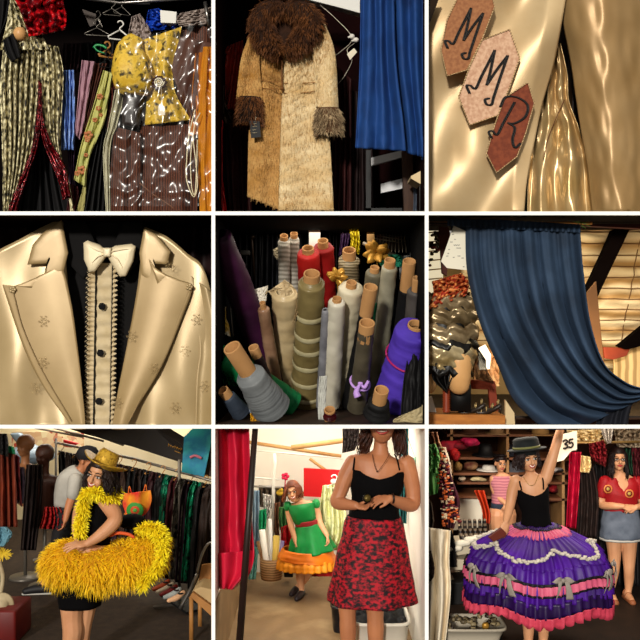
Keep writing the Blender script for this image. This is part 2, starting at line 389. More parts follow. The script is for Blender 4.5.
drape(L_,R_,.42,n=2.3,amp=.045,nu=50,nv=50,sd=1.3,b=b,wr=.03); put(b,'front_panel',mat('mid_gold_satin','c2a577','a8874f',sc=4,rough=.3,metal=.35,spec=.6),t,sol=.006)
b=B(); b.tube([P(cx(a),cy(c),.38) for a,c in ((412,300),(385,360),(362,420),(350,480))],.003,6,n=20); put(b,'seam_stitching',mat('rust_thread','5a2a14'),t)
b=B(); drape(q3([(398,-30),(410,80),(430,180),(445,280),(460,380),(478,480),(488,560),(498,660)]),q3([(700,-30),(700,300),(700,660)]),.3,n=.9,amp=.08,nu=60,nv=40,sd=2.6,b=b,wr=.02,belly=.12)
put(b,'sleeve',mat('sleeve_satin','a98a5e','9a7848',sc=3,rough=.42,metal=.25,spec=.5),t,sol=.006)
b=B(); drape(q3([(380,-30),(350,300),(290,660)]),q3([(480,-30),(500,300),(520,660)]),.62,n=3,amp=.03,b=b); put(b,'gap_shade_sheet',mat('dark_brown_cloth','1a1008','2a1a0c',rough=.5),t,sol=.005)  # dark sheet in the gap behind the lapel, its shade put into the colour
b=B(); b.prism([(422,-4),(440,-4),(428,28),(422,34)],.09,.14); put(b,'dark_collar_edge',mat('dark_brown_cloth','1a1008'),t)
pl_=[('copper patch with a black embroidered M, highest on the lapel','a06a42','8a5634',[(98,-20),(190,-30),(203,20),(168,112),(120,210),(60,228),(42,150),(60,60)]),
 ('pale pink brocade patch with a black embroidered M in the middle of the lapel','d2ab8c','b98d70',[(165,120),(248,88),(278,175),(248,262),(215,345),(128,375),(95,290),(128,200)]),
 ('rust red patch with a black embroidered R, lowest on the lapel','7e3a1e','6a2c14',[(232,295),(302,248),(322,310),(296,400),(270,470),(208,518),(178,460),(205,370)])]
for i,(lb,c1,c2,po) in enumerate(pl_):
    po=[(cx(a),cy(c)) for a,c in po]; yy=.125-.006*i
    b=B(); b.prism(po,yy,yy+.008); pt=put(b,'monogram_patch',mat('patch_%d'%i,c1,c2,sc=40,rough=.7,bump=.2,con=.12),t,label=lb,smooth=False)
    b=B(); b.tube([P(a,c,yy-.002) for a,c in po+po[:1]],.0045,6); put(b,'rope_border',mat('gold_thread','d9b98a','8a6a3a',sc=90,rough=.5),pt)
    b=B()
    for k in range(len(po)):
        a=Vector(po[k]+(0,)); c=Vector(po[(k+1)%len(po)]+(0,)); m=max(2,int((c-a).length/2.6))
        for j in range(m):
            p=a.lerp(c,(j+.5)/m); dn=(c-a).normalized(); pn=Vector((-dn.y,dn.x,0))*.9+dn*.5
            b.tube([P(p.x-pn.x,p.y-pn.y,yy-.006),P(p.x+pn.x,p.y+pn.y,yy-.006)],.0014,4)
    put(b,'edge_stitches',mat('dark_stitch','4a2c16'),pt)
    if i<2: St=[[(-.42,.34),(-.5,.22),(-.42,.2),(-.3,.24),(-.2,0),(.02,-.5)],[(.02,-.5),(-.02,-.1),(-.06,.14)],[(-.06,.14),(.12,-.16),(.32,-.44)],[(.32,-.44),(.22,-.05),(.12,.36)],[(.12,.36),(.1,.48),(.0,.5),(-.06,.42),(.02,.38)]]
    else: St=[[(-.42,.34),(-.5,.24),(-.42,.2),(-.3,.26),(-.18,0),(.02,-.42)],[(-.3,-.3),(-.2,-.5),(.1,-.52),(.34,-.4),(.32,-.18),(.1,-.02),(-.06,0)],[(-.06,0),(.1,.08),(.08,.3),(.16,.46),(.28,.36)]]
    ce_=[(36+0,31),(0,0),(0,0)]
    c0=[(cx(118),cy(100)),(cx(188),cy(232)),(cx(250),cy(370))][i]; a=math.radians(14); sz=[52,56,52][i]
    f=lambda u_,v_: (c0[0]+(u_*cos(a)-v_*sin(a)*.6)*sz*.82, c0[1]+(v_*cos(a)+u_*sin(a)*.5)*sz)
    b=B(); 
    for wd in (0,.035): script_strokes(b,[[(u_+wd,v_) for u_,v_ in s] for s in St],f,yy-.004,.0055)
    put(b,'embroidered_letter',mat('black_thread','0d0806',rough=.5),pt)
CL=CLS['d']
# ================= tuxedo (middle left) =================
ty=lambda Y:213+Y/3.; tx=lambda X:X/3.
def q4(l): return [(tx(a[0]),ty(a[1]))+tuple(a[2:]) for a in l]
iv=mat('ivory_brocade','bca47a','a0885c',sc=2,rough=.38,metal=.22,spec=.6,bump=.03,bsc=200)
iv2=mat('ivory_lapel_satin','b0966a','987e52',sc=3,rough=.4,metal=.22,spec=.6)
t=root('dinner_jacket',P(106,426,.3),'ivory brocade dinner jacket with wide lapels hanging open over a black shirt','jacket')
b=B(); drape(q4([(-60,130),(-60,300),(-60,660)]),q4([(190,20),(215,330),(262,660)]),.38,n=1.3,amp=.02,sd=1,b=b,wr=.02,nu=40)
# trim the shoulder by building it as its own shape
def front(side):
    if side<0: top=[(-40,128),(0,108),(60,78),(130,40),(190,14)]; x1=[(190,14),(205,200),(232,420),(262,660)]
    else: top=[(432,40),(500,70),(560,120),(610,165),(650,300)]; x1=[(432,40),(410,250),(380,430),(345,660)]
    T_=catm([v3(p) for p in top],40); X_=catm([v3(p) for p in x1],40)
    def fn(u,v):
        if side<0:
            p=T_[int(round(u*40))]; e=X_[int(round(v*40))]; x=p.x*(1-v)+v*(-40+(262+40)*u) if u<1 else e.x
            x=p.x+(e.x-190)*u*1.0 ; y_=p.y+(660-p.y)*v
        else:
            p=T_[int(round(u*40))]; e=X_[int(round(v*40))]; x=p.x+(e.x-432)*(1-u); y_=p.y+(660-p.y)*v
        d=.018*sin(x*.022+y_*.010+side)+.022*nz(x*.007,y_*.005,side)+.012*sin(x*.05-y_*.008)*v+.03*max(0,.15-v)
        edge=(u if side<0 else 1-u)
        return P(tx(x),ty(y_),.36+d-.06*sin(PI*min(1,edge*1.0))+.05*edge)
    return B().grid(fn,40,40)
put(front(-1),'jacket_front',iv,t,sol=.006); put(front(1),'jacket_front',iv,t,sol=.006)
b=B(); drape(q4([(575,190),(580,260),(600,400),(590,500),(585,660)]),q4([(640,240),(680,400),(690,660)]),.3,n=1,amp=.03,b=b,nu=20,sd=.5); put(b,'sleeve',iv,t,sol=.006)
def flap(po,y,nm,m,par,th=.014,puff=.012,lab=None):
    """soft flat piece with the outline po: filled, pillowed"""
    n=len(po); c=Vector((sum(p[0] for p in po)/n,sum(p[1] for p in po)/n,0)); q=[Vector((p[0],p[1],0)) for p in po]
    q=[q[i].lerp(q[(i+1)%n],j/4) for i in range(n) for j in range(4)]; m_=len(q); bb=B(); R=[]
    for t_,dz in ((1,th),(1,0),(.985,-puff*.35),(.93,-puff*.7),(.8,-puff),(.5,-puff*1.1),(.2,-puff*1.1)):
        R.append([P(c.x+(p.x-c.x)*t_,c.y+(p.y-c.y)*t_,y+dz) for p in q])
    bb.rings(R); return put(bb,nm,m,par,label=lab)
def lapel(po_out,po_in,y,nm,par,sd):
    b=B(); drape(po_out,po_in,y,n=.5,amp=.01,nu=24,nv=40,sd=sd,b=b,belly=.02); return put(b,nm,iv2,par,sol=.01)
lapel(q4([(8,215),(22,260),(70,400),(130,520),(215,640),(225,660)]),q4([(122,228),(180,160),(212,260),(235,420),(250,560),(258,660)]),.29,'lapel',t,.5)
lapel(q4([(435,100),(420,180),(400,300),(375,430),(350,560),(335,660)]),q4([(482,240),(575,215),(540,330),(480,470),(400,600),(375,660)]),.29,'lapel',t,2)
flap(q4([(185,18),(128,60),(98,95),(82,155),(155,152),(122,230),(190,180),(205,120)]),.29,'collar',iv2,t)
flap(q4([(432,45),(470,65),(512,115),(502,155),(455,152),(485,240),(425,185),(418,120)]),.29,'collar',iv2,t)
for po in ([(40,240),(70,350),(130,480),(215,625)],[(565,235),(520,350),(455,490),(385,630)]):
    b=B(); b.tube([P(tx(a),ty(c),.277) for a,c in po],.0045,6,n=24); put(b,'piping',mat('piping','8f7750'),t)
for X_,Y_ in ((38,230),(568,222)):
    b=B()
    for k in range(5): b.ell(P(tx(X_)+2.2*cos(k*1.26),ty(Y_)+2.2*sin(k*1.26),.27),(.014,.01,.014),8)
    b.ell(P(tx(X_),ty(Y_),.262),(.01,.008,.01),8); put(b,'lapel_rosette',iv,t)
rng=random.Random(3)
for X_,Y_ in ((130,325),(478,338),(512,160),(462,468),(555,415),(525,585),(104,525),(128,450),(352,570),(612,520),(395,370),(590,320)):
    b=B()
    for k in range(6):
        for j in (1,2): 
            a=k*1.05+j*.5; c=P(tx(X_)+j*2.3*cos(a),ty(Y_)+j*2.6*sin(a),.262 if X_ not in (104,555,525,612,590) else .30)
            b.tube([c+Vector((.007*cos(g*1.26+k),0,.007*sin(g*1.26+k))) for g in range(6)],.0013,4)
    put(b,'woven_flower',mat('brocade_thread','b59b6c',rough=.3,metal=.3),t)
s_=root('dress_shirt',P(106,426,.5),'black shirt with a cream pleated ruffled front under the ivory jacket','shirt')
vel=mat('black_velvet','050403','0a0707',rough=.9,sheen=.3)
b=B(); drape(q4([(185,0),(180,60),(195,250),(215,450),(235,660)]),q4([(430,0),(440,60),(425,250),(385,450),(355,660)]),.44,n=1.5,amp=.01,b=b); put(b,'shirt_front',vel,s_,sol=.006)
flap(q4([(195,20),(240,8),(265,40),(300,120),(250,200),(205,150),(185,80)]),.37,'shirt_collar',vel,s_)
flap(q4([(425,25),(390,8),(365,40),(330,120),(370,200),(412,150),(438,80)]),.37,'shirt_collar',vel,s_)
cream=mat('cream_cotton','cdbb98','b9a47c',sc=14,rough=.8)
b=B()
def plk(u,v):
    X_=tx(290+48*u-(8 if v>0 else 0)*v); Y_=ty(150+v*510); return P(X_,Y_,.38+.012*sin(v*88)*.5-.004)
b.grid(plk,8,220); put(b,'placket',cream,s_,sol=.004)
for sx,x0,x1 in ((1,288,262),(-1,338,350)):
    b=B()
    def ruf(u,v,x0=x0,x1=x1,sx=sx):
        w_=sin(v*215+u*2); X_=tx(x0-8*v+(x1-x0)*u+4*u*w_); return P(X_,ty(160+v*500),.37-.022*u*w_-.01)
    b.grid(ruf,6,460); rf=put(b,'ruffle',cream,s_,sol=.003)
    b=B(); b.tube([P(tx(x1-8*v/200.+4*sin(v/200.*215)),ty(160+v/200.*500),.352-.02*sin(v/200.*215)) for v in range(201)],.0035,5,n=460); put(b,'black_edging',vel,rf)
    b=B(); b.tube([P(tx(x0-8*v/8.),ty(160+v/8.*500),.36) for v in range(9)],.005,5); put(b,'black_ribbon',vel,rf)
for X_,Y_ in ((306,280),(301,420),(297,565)):
    b=B(); b.ell(P(tx(X_),ty(Y_),.34),(.026,.012,.028),14)
    for k in range(6): b.ell(P(tx(X_)+2.4*cos(k*1.05),ty(Y_)+2.4*sin(k*1.05),.338),(.011,.01,.011),8)
    put(b,'button',vel,s_)
bt=root('bow_tie',P(107,275,.3),'large ivory satin bow tie at the collar of the ruffled shirt','bow tie')
ivb=mat('ivory_bow','eadcba','d4c09a',sc=4,rough=.45,metal=.1)
flap(q4([(318,112),(300,95),(262,82),(250,90),(252,140),(268,178),(285,176),(305,150),(320,130)]),.3,'wing',ivb,bt,th=.04,puff=.03)
flap(q4([(322,112),(345,98),(395,92),(408,100),(400,145),(378,190),(360,192),(340,160),(322,130)]),.3,'wing',ivb,bt,th=.04,puff=.03)
flap(q4([(308,104),(334,104),(332,132),(310,132)]),.27,'knot',ivb,bt,th=.05,puff=.02)
for po in ([(312,118),(290,112),(268,100)],[(312,124),(292,132),(276,150)],[(330,118),(352,112),(385,108)],[(330,124),(352,138),(368,165)]):
    b=B(); b.tube([P(tx(a),ty(c),.262) for a,c in po],[.003,.005,.001],6,n=10); put(b,'fold',ivb,bt)
h=root('coat_hanger',P(106,232,.45),'wooden coat hanger whose neck shows above the bow tie','hanger')
b=B(); b.prism(q4([(255,-10),(370,-10),(345,40),(315,22),(285,40)]),.46,.5); put(b,'hanger_bar',mat('hanger_wood','7a3a1a','5c2812',sc=12,rough=.4),h,bev=.004)
b=B(); drape(q4([(270,40),(275,75),(300,105)]),q4([(360,40),(350,80),(332,105)]),.5,n=2,amp=.01,b=b); put(b,'lining_label',mat('maroon_lining','3a100c'),s_,sol=.004)
for lb,po,n_,m_ in (('dark maroon garment hanging behind the left shoulder of the ivory jacket',((-30,205,0,330),( 60,215,62,330)),3,'2a0a08'),('dark maroon velvet garment hanging behind the right shoulder of the ivory jacket',((150,213,140,330),(225,213,225,330)),3,'260a0a')):
    b=B(); drape([po[0][:2],po[0][2:]],[po[1][:2],po[1][2:]],.85,n=n_,amp=.04,b=b)
    put(b,'hanging_garment',mat('g'+m_,m_,'120405',sc=4,rough=.7,sheen=.1),label=lb,cat='garment',sol=.006)
CL=CLS['b']
# ================= fur coat (top centre) =================
fx=lambda X:213+X/3.; fy=lambda Y:Y/3.
t=root('fur_coat',P(285,208,.5),'long pale cream fur coat with brown fur collar and cuffs on a hanger','coat')
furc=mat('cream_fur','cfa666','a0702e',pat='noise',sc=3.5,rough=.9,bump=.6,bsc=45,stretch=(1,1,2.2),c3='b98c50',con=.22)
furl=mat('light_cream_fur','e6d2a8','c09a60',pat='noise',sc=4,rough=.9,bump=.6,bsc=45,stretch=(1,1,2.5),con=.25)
brf=mat('brown_fur','3a1e0c','120a05',sc=5,rough=.9,bump=.8,bsc=50,con=.2); brh=mat('brown_fur_tips','7a4820','2a140a',sc=12,rough=.7,con=.25)
def q2(l): return [(fx(a[0]),fy(a[1]),(a[2] if len(a)>2 else 0)) for a in l]
rng=random.Random(41)
def panel(L_,R_,y,sd,ns=13,amp=.02,m=None,nm='coat_panel'):
    Lc=catm([Vector(p) for p in q2(L_)],120); Rc=catm([Vector(p) for p in q2(R_)],120); b=B()
    def fn(u,v):
        p=Lc[int(round(v*120))].lerp(Rc[int(round(v*120))],u)
        st=abs(sin(PI*(v*ns+.12*nz(u*5,v*3,sd))))**.35
        return P(p.x,p.y+.35*nz(u*20,v*40,sd),y+p.z-.012*st-.03*sin(PI*u)+amp*sin(u*7+sd+v*2)+.006*nz(u*30,v*60,sd))
    b.grid(fn,40,120); o=put(b,nm,m,t,sol=.012); hp=[]
    for _ in range(2600 if nm=='coat_panel' else 900):
        u,v=rng.random(),rng.random(); p=fn(u,v); p.y-=.005; hp.append((p,Vector((rng.uniform(-.35,.35),-.55,-1)).normalized()))
    put(blades(B(),hp,.03,.004,rng,droop=.2),'fur_pile',mat('pile_'+m.name,'e4cc98' if m is furl else 'd0a466','a8783c',sc=5,rough=.7,con=.2),o,kind='stuff'); return o
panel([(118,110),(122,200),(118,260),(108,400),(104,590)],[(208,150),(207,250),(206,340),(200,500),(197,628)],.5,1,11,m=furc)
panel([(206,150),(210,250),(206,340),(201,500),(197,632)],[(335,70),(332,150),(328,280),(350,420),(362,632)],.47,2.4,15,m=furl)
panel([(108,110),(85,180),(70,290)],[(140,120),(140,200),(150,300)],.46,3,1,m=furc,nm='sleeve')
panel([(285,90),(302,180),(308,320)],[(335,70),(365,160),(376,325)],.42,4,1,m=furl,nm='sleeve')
for L_ in ([(128,236),(165,244),(205,246)],[(212,250),(255,250),(315,247)],[(130,262),(165,266),(205,268)],[(212,280),(255,280),(318,272)]):
    b=B(); b.tube([P(fx(a),fy(c),.428) for a,c in L_],.003,6,n=12); put(b,'waist_seam',mat('seam_tan','8a5c28'),t)
b=B(); b.tube([P(fx(a),fy(c),.42) for a,c in ((208,175),(206,230),(210,275))],.006,6,n=10); b.ell(P(fx(207),fy(265),.41),(.014,.014,.018),10); put(b,'hook_clasp',mat('seam_brown','6b4218'),t)
rng=random.Random(11)
def furtube(pts,rad,y,nm,nb,ln,m1,m2,wd=.006,flat=.6):
    b=B(); q=catm([Vector((p[0],p[1],0)) for p in pts],24); rr=[v.x for v in catm([Vector((r,0,0)) for r in rad],24)]
    w3=[P(p.x,p.y,y) for p in q]; R=[]; hp=[]
    for i,c in enumerate(w3):
        d=(w3[min(i+1,24)]-w3[max(i-1,0)]).normalized(); nx=Vector((d.z,0,-d.x)); r=rr[i]*S(y); R.append([c+nx*cos(a)*r+Vector((0,1,0))*sin(a)*r*flat for a in [2*PI*k/18 for k in range(18)]])
    b.rings(R); par=put(b,nm,m1,t)
    for _ in range(nb):
        i=rng.randrange(24); k=rng.randrange(18); a=2*PI*(k+rng.random())/18
        d=(w3[min(i+1,24)]-w3[max(i-1,0)]).normalized(); nx=Vector((d.z,0,-d.x)); r=rr[i]*S(y); f=rng.random()
        c=w3[i].lerp(w3[i+1],f); n=(nx*cos(a)+Vector((0,1,0))*sin(a)).normalized()
        hp.append((c+nx*cos(a)*r*.97+Vector((0,1,0))*sin(a)*r*flat*.97,(n*.75+Vector((0,0,-.8))+Vector((rng.uniform(-.5,.5),rng.uniform(-.3,.3),rng.uniform(-.3,.3)))).normalized()))
    put(blades(B(),hp,ln,wd,rng),'fur_pile',m2,par,kind='stuff'); return par
furtube([(fx(215),fy(22)),(fx(160),fy(40)),(fx(145),fy(80)),(fx(165),fy(125)),(fx(205),fy(160))],[7,12,12,11,5],.36,'fur_collar',2600,.042,brf,brh)
furtube([(fx(215),fy(22)),(fx(270),fy(40)),(fx(292),fy(75)),(fx(265),fy(120)),(fx(215),fy(160))],[7,12,13,11,5],.35,'fur_collar',2800,.042,brf,brh)
b=B(); b.ell(P(fx(222),fy(85),.47),(.16,.06,.2),16); put(b,'coat_neck_lining',brf,t)
furtube([(fx(112),fy(292)),(fx(110),fy(335)),(fx(108),fy(372))],[11,13,12],.43,'fur_cuff',1300,.04,brf,brh)
gry=mat('grizzled_fur','b79f7a','4a2e1a',sc=14,rough=.8,con=.2)
furtube([(fx(345),fy(325)),(fx(346),fy(360)),(fx(347),fy(402))],[11,13,12],.39,'fur_cuff',1500,.04,mat('brown_fur_mid','6a4a30','2c1a0e',sc=8,rough=.9),gry)
g=root('swing_tag',P(255,137,.36),'black swing tag with pale lettering hanging from the left fur cuff','tag')
b=B(); b.prism([(249.5,121),(259.5,121),(261,137),(251,138)],.37,.374); put(b,'tag_card',mat('tag_black','0b0a0c'),g,smooth=False)
b=B(); 
for k,(a,c) in enumerate(((124,.8),(126.5,1),(130,.7),(133,1.)),0): b.tube([P(252.5,a,.367),P(254+3*c,a-.3,.367)],.0022,4)
put(b,'tag_lettering',mat('tag_ink','b9a98a'),g)
b=B(); b.tube([P(255,113,.38),P(256,117,.37),P(255,121.5,.369)],.0015,4,n=6); put(b,'string',mat('string','d8c8a8'),g)
# neighbours on the rail
def garment(L_,R_,y,lb,c1,c2,n=4,amp=.03,cat='garment',nm='hanging_garment',sc=4,rough=.7,sheen=.1,sd=0,metal=0,pat='noise',con=.25,c3=None,group=None,wr=.02,nu=40,nv=30,stretch=(1,1,1),bump=0):
    b=B(); drape(L_,R_,y,n=n,amp=amp,b=b,sd=sd,wr=wr,nu=nu,nv=nv)
    return put(b,nm,mat('cl_%s_%s_%s'%(c1,c2,sc),c1,c2,sc=sc,rough=rough,sheen=sheen,metal=metal,pat=pat,con=con,c3=c3,stretch=stretch,bump=bump),label=lb,cat=cat,sol=.005,group=group)
garment([(228,46),(221,60),(216,105)],[(243,40),(243,70),(236,112)],.7,'rust red satin garment hanging left of the fur coat','a82a16','5a140a',n=3,amp=.03,rough=.35)
garment([(214,85),(216,100),(222,125)],[(219,85),(228,110),(234,122)],.55,'black garment with brass studs at the left edge beside the fur coat','1a100c','3a2614',n=2,amp=.02,sc=30,metal=.3,rough=.4)
garment([(222,110),(226,160),(230,214)],[(252,118),(252,160),(252,214)],.75,'dark maroon velvet robe hanging low behind the left cuff of the fur coat','3c0c08','1c0504',n=3)
garment([(212,120),(214,170),(213,216)],[(217,135),(222,175),(227,216)],.45,'bright red satin skirt at the lower left of the fur coat','b8060c','8a0408',n=1.4,amp=.03,rough=.35)
garment([(330,60),(332,140),(330,216)],[(352,80),(352,140),(352,216)],.85,'deep maroon velvet cloak hanging just right of the fur coat','3a0c0a','200606',n=4,sd=1)
garment([(350,90),(350,150),(348,216)],[(372,95),(372,150),(374,216)],.95,'darkest maroon cloak hanging between the fur coat and the blue curtain','1c0505','0e0303',n=4,sd=3)
rl=mat('brushed_steel','8a8580',rough=.3,metal=.9)
b=B(); b.tube([P(215,-6,.75),P(425,-6,.75)],.012,10); put(b,'clothes_rail',rl,label='steel clothes rail above the fur coat and blue curtain',cat='rail')
# beam
b=B(); b.prism([(298,-3),(360,-3),(360,13),(334,6)],.7,.8); put(b,'shelf_edge',mat('white_laminate','d8d6d0',rough=.4),label='white shelf edge overhead between fur coat and blue curtain',cat='shelf',smooth=False,bev=.003)
bl=mat('royal_velvet','12336a','0a1c42',sc=3,rough=.75,sheen=.6,bump=.08,bsc=200,c3='163f7c')
ct=lambda L_,R_,y,n,lb,sd: put(drape(L_,R_,y,n=n*1.4,amp=.045,nu=90,nv=40,sd=sd,wr=.012),'velvet_curtain',bl,label=lb,cat='curtain',sol=.006,group='royal blue velvet curtains')
ct([(361,-8),(360,60),(357,120),(355.5,148)],[(394,-8),(396,60),(403,120),(406,151)],.10,2.0,'royal blue velvet curtain panel nearest the fur coat',.6)
ct([(393,-8),(396,60),(404,120),(407,153)],[(430,-8),(431,60),(432,120),(433,160)],.15,1.6,'royal blue velvet curtain panel farthest right of the fur coat',2.2)
# rack, hanger with tag
h=root('wire_hanger',P(345,70,.6),'thin wire hanger holding a white paper tag right of the fur coat','hanger')
b=B(); b.tube([P(a,c,.62) for a,c in ((320,5),(335,18),(352,38),(340,52),(330,58))],.003,6,n=20); b.tube([P(a,c,.62) for a,c in ((356,42),(347,50),(352,60),(345,75),(338,84))],.0025,6,n=20); put(b,'wire',mat('wire','a8a090',rough=.3,metal=.6),h)
b=B(); b.prism([(347,54),(354,48),(357,52),(350,60)],.6,.604); put(b,'paper_tag',mat('paper','d9cfb8'),h,smooth=False)
for k,(a,c) in enumerate(((356,40),(352,36.5))):
    b=B(); b.ell(P(a,c,.6),(.022,.02,.02),12); b.tube([P(a-4,c+1,.6),P(a-1,c,.6)],.008,8); put(b,'rail_end_cap',mat('cap_white','dcd6cc',rough=.4),label=['upper','lower'][1-k]+' white plastic knob just left of the blue curtain',cat='knob')
b=B(); b.ell(P(218,54,.6),(.015,.015,.015),10); b.tube([P(218,54,.6),P(221,57,.6)],.006,6); put(b,'rail_end_cap',mat('cap_white','dcd6cc'),label='small white knob at the left edge beside the fur coat',cat='knob')
t2=root('shelf_rack',P(385,210,.8),'black shelf rack with white slats under the blue curtain','rack')
slm=mat('slat_white','cfcfd0',rough=.5)
for po in ([(370,158),(403,150),(403,157),(370,166)],[(381,184),(404,178),(404,188),(381,193)]):
    b=B(); b.prism(po,.7,.75); put(b,'slat',slm,t2,smooth=False)
b=B(); b.prism([(366,150),(371,150),(371,214),(366,214)],.7,.74); b.prism([(366,208),(402,208),(402,214),(366,214)],.7,.9); put(b,'rack_frame',mat('rack_black','0c0b0c',rough=.5),t2,smooth=False)
b=B(); b.prism([(402,150),(413,150),(414,214),(404,214)],.62,.68); put(b,'wooden_post',mat('post_brown','4a3224','34221a',sc=8,stretch=(6,6,1),rough=.7),label='brown wooden post below the blue curtain',cat='post',bev=.004)
t3=root('work_table',P(420,212,.3),'pale wood table corner below the blue curtain at the right','table')
b=B(); b.prism([(411,176),(432,171),(432,184),(411,178.5)],.25,.5); put(b,'table_top',mat('pale_ply','dcc49a','c8ac7c',sc=5),t3,smooth=False)
b=B(); b.prism([(420,183),(425,183),(425,214),(420,214)],.28,.32); put(b,'leg',mat('grey_metal','6a6866',rough=.4,metal=.5),t3,smooth=False)
garment([(413,176),(414,195),(413,216)],[(420,180),(420,195),(421,216)],.55,'grey blue cloth hanging behind the table corner','4a5260','2c323c',n=2,amp=.02)
CL=CLS['a']
# ================= costume rail (top left) =================
def q1(l): return [(a[0]/3.,a[1]/3.,(a[2] if len(a)>2 else 0)) for a in l]
rng=random.Random(21)
gold=mat('gold_leaf_brocade','e2d8b0','100c06',pat='noise',sc=42,rough=.4,metal=.1,con=.1,c3='968a60',stretch=(1,1,.7))
seq=mat('maroon_sequins','6a0710','180204',pat='cell',sc=95,rough=.25,metal=.5,con=.3)
t=root('costume_gown',P(35,211,.4),'gold and black patterned gown with maroon sequin edging, leftmost on the costume rail','gown')
b=B(); drape(q1([(10,140),(0,260),(5,400),(8,540),(10,660)]),q1([(122,130),(120,240),(110,350),(90,480),(40,640)]),.4,n=7,amp=.028,sd=1,b=b,nu=90); put(b,'skirt_panel',gold,t,sol=.005)
b=B(); drape(q1([(118,130),(122,230),(128,330),(150,430),(200,560),(214,660)]),q1([(175,140),(190,220),(185,330),(180,440),(205,540),(225,660)]),.4,n=4,amp=.02,sd=3,b=b,nu=60); put(b,'skirt_panel',gold,t,sol=.005)
b=B(); drape(q1([(30,0),(20,70),(0,150)]),q1([(45,0),(110,80),(150,150)]),.37,n=3,amp=.02,b=b,sd=2); put(b,'bodice',gold,t,sol=.005)
for L_,R_ in (([(116,240),(112,340),(98,440),(60,540),(20,640)],[(124,250),(122,350),(112,440),(85,520),(45,650)]),([(116,240),(118,350),(135,440),(175,540),(190,600)],[(124,250),(128,350),(155,430),(195,500),(212,590)])):
    b=B(); drape(q1(L_),q1(R_),.36,n=2,amp=.012,nu=16,nv=60,wr=.03,b=b)
    put(b,'sequin_trim',seq,t,sol=.008)
b=B(); drape(q1([(100,300),(60,500),(20,660)]),q1([(130,300),(180,500),(230,660)]),.55,n=6,amp=.03,b=b); put(b,'black_underskirt',mat('black_cloth','050405','0a0809',rough=.8),t,sol=.004)
b=B(); b.ell(P(20,34,.34),(.05,.045,.052),18); put(b,'mannequin_shoulder',mat('mannequin_skin','d8a870','c49058',sc=4,rough=.4),t)
b=B(); drape(q1([(10,120),(20,160),(35,185)]),q1([(40,100),(55,140),(62,170)]),.33,n=2,amp=.02,b=b); put(b,'black_glove',mat('black_cloth','050405'),t,sol=.01)
vred=mat('crushed_red_velvet','d00c16','3a0208',pat='noise',sc=16,rough=.35,sheen=.5,con=.12,bump=.5,bsc=30,c3='7a0810')
b=B(); drape(q1([(35,-20),(60,30),(75,70),(88,110)]),q1([(215,-20),(190,0),(200,50),(195,90)]),.3,n=3,amp=.03,wr=.09,b=b,nu=60,nv=50,sd=4); 
put(b,'velvet_cloth',vred,label='crushed bright red velvet cloth draped over the top of the gold gown',cat='cloth',sol=.008)
b=B(); drape(q1([(-10,0),(-6,60),(-4,120)]),q1([(40,0),(25,50),(0,100)]),.5,n=2,amp=.02,b=b); put(b,'hanging_garment',mat('black_cloth','050405'),label='black garment in the top left corner beside the gold gown',cat='garment',sol=.005)
G=lambda L_,R_,y,lb,c1,c2,**k: garment(q1(L_),q1(R_),y,lb,c1,c2,**k)
G([(190,210),(188,300),(185,450)],[(222,210),(225,330),(222,450)],.5,'light blue garment in shiny wrap hanging right of the gold gown','9ab4e0','4a68a8',n=3,sc=10,rough=.25,c3='7090d0',con=.2,wr=.05)
G([(195,380),(205,480),(210,600)],[(228,440),(222,500),(232,600)],.62,'mauve striped garment hanging low behind the light blue wrap','6a4a6a','1c1220',n=3,sc=12)
G([(245,180),(235,290),(225,400)],[(285,185),(270,260),(250,380),(240,420)],.48,'dusty mauve blouse hanging between the light blue wrap and brown garment','b58a96','8a6672',n=2,sc=4,amp=.02)
G([(280,190),(265,290),(240,400)],[(322,190),(290,290),(262,400)],.52,'brown sheer garment hanging right of the mauve blouse','5a2c1c','2e140c',n=4,sc=10,amp=.03)
G([(310,210),(280,320),(245,430),(222,540)],[(338,220),(325,300),(312,370),(270,470),(255,560)],.44,'pale green garment with orange flowers on the costume rail','c4c276','8f9a58',n=2,sc=9,amp=.02,c3='b8b468',con=.2)
b=B()
for X_,Y_,r_ in ((265,405,14),(262,420,8),(245,510,14),(232,520,9),(300,290,10),(285,360,8),(295,325,8),(258,465,7),(302,345,6)):
    b=B()
    for k in range(5): b.ell(P(X_/3+r_/5.*cos(k*1.26),Y_/3+r_/5.*sin(k*1.26),.415),(r_*.0012,.004,r_*.0012),8)
    put(b,'printed_flower',mat('orange_flowers','b87a4a','a05a34',sc=30),[o for o in bpy.data.objects if o.get('label','').startswith('pale green garment')][0])
G([(268,460),(250,560),(225,650)],[(262,470),(255,600),(248,650)],.46,'pale yellow hem strip hanging under the green floral garment','b8ae6c','8a8450',n=1,amp=.01)
G([(340,180),(322,300),(290,420),(240,660)],[(358,190),(345,300),(330,430),(330,660)],.5,'black flared dress hanging between green floral garment and brown suit','0a0809','050404',n=5,amp=.04)
G([(322,240),(330,300),(318,380)],[(342,230),(350,300),(330,400)],.47,'rust brown sleeve hanging above the black flared dress','5e2414','301008',n=2,amp=.02)
G([(345,270),(325,380),(310,460),(320,660)],[(378,270),(352,370),(330,450),(330,660)],.4,'white satin gown edge showing left of the brown suit','c9c4a4','8f8a70',n=1.6,amp=.02,rough=.3)
G([(190,130),(188,200),(190,240)],[(245,130),(240,180),(235,215)],.75,'dark garment with red stripe at the back of the costume rail','2c0a10','08060a',n=4,sc=12)
G([(232,130),(236,300),(205,660)],[(345,120),(330,300),(320,660)],.85,'black coat hanging deepest behind the mauve blouse','0c0a0b','060505',n=6,amp=.05)
G([(205,550),(205,600),(195,660)],[(235,560),(235,600),(215,660)],.5,'maroon satin hem hanging below the green floral garment','4a0a0c','200406',n=2,amp=.02)
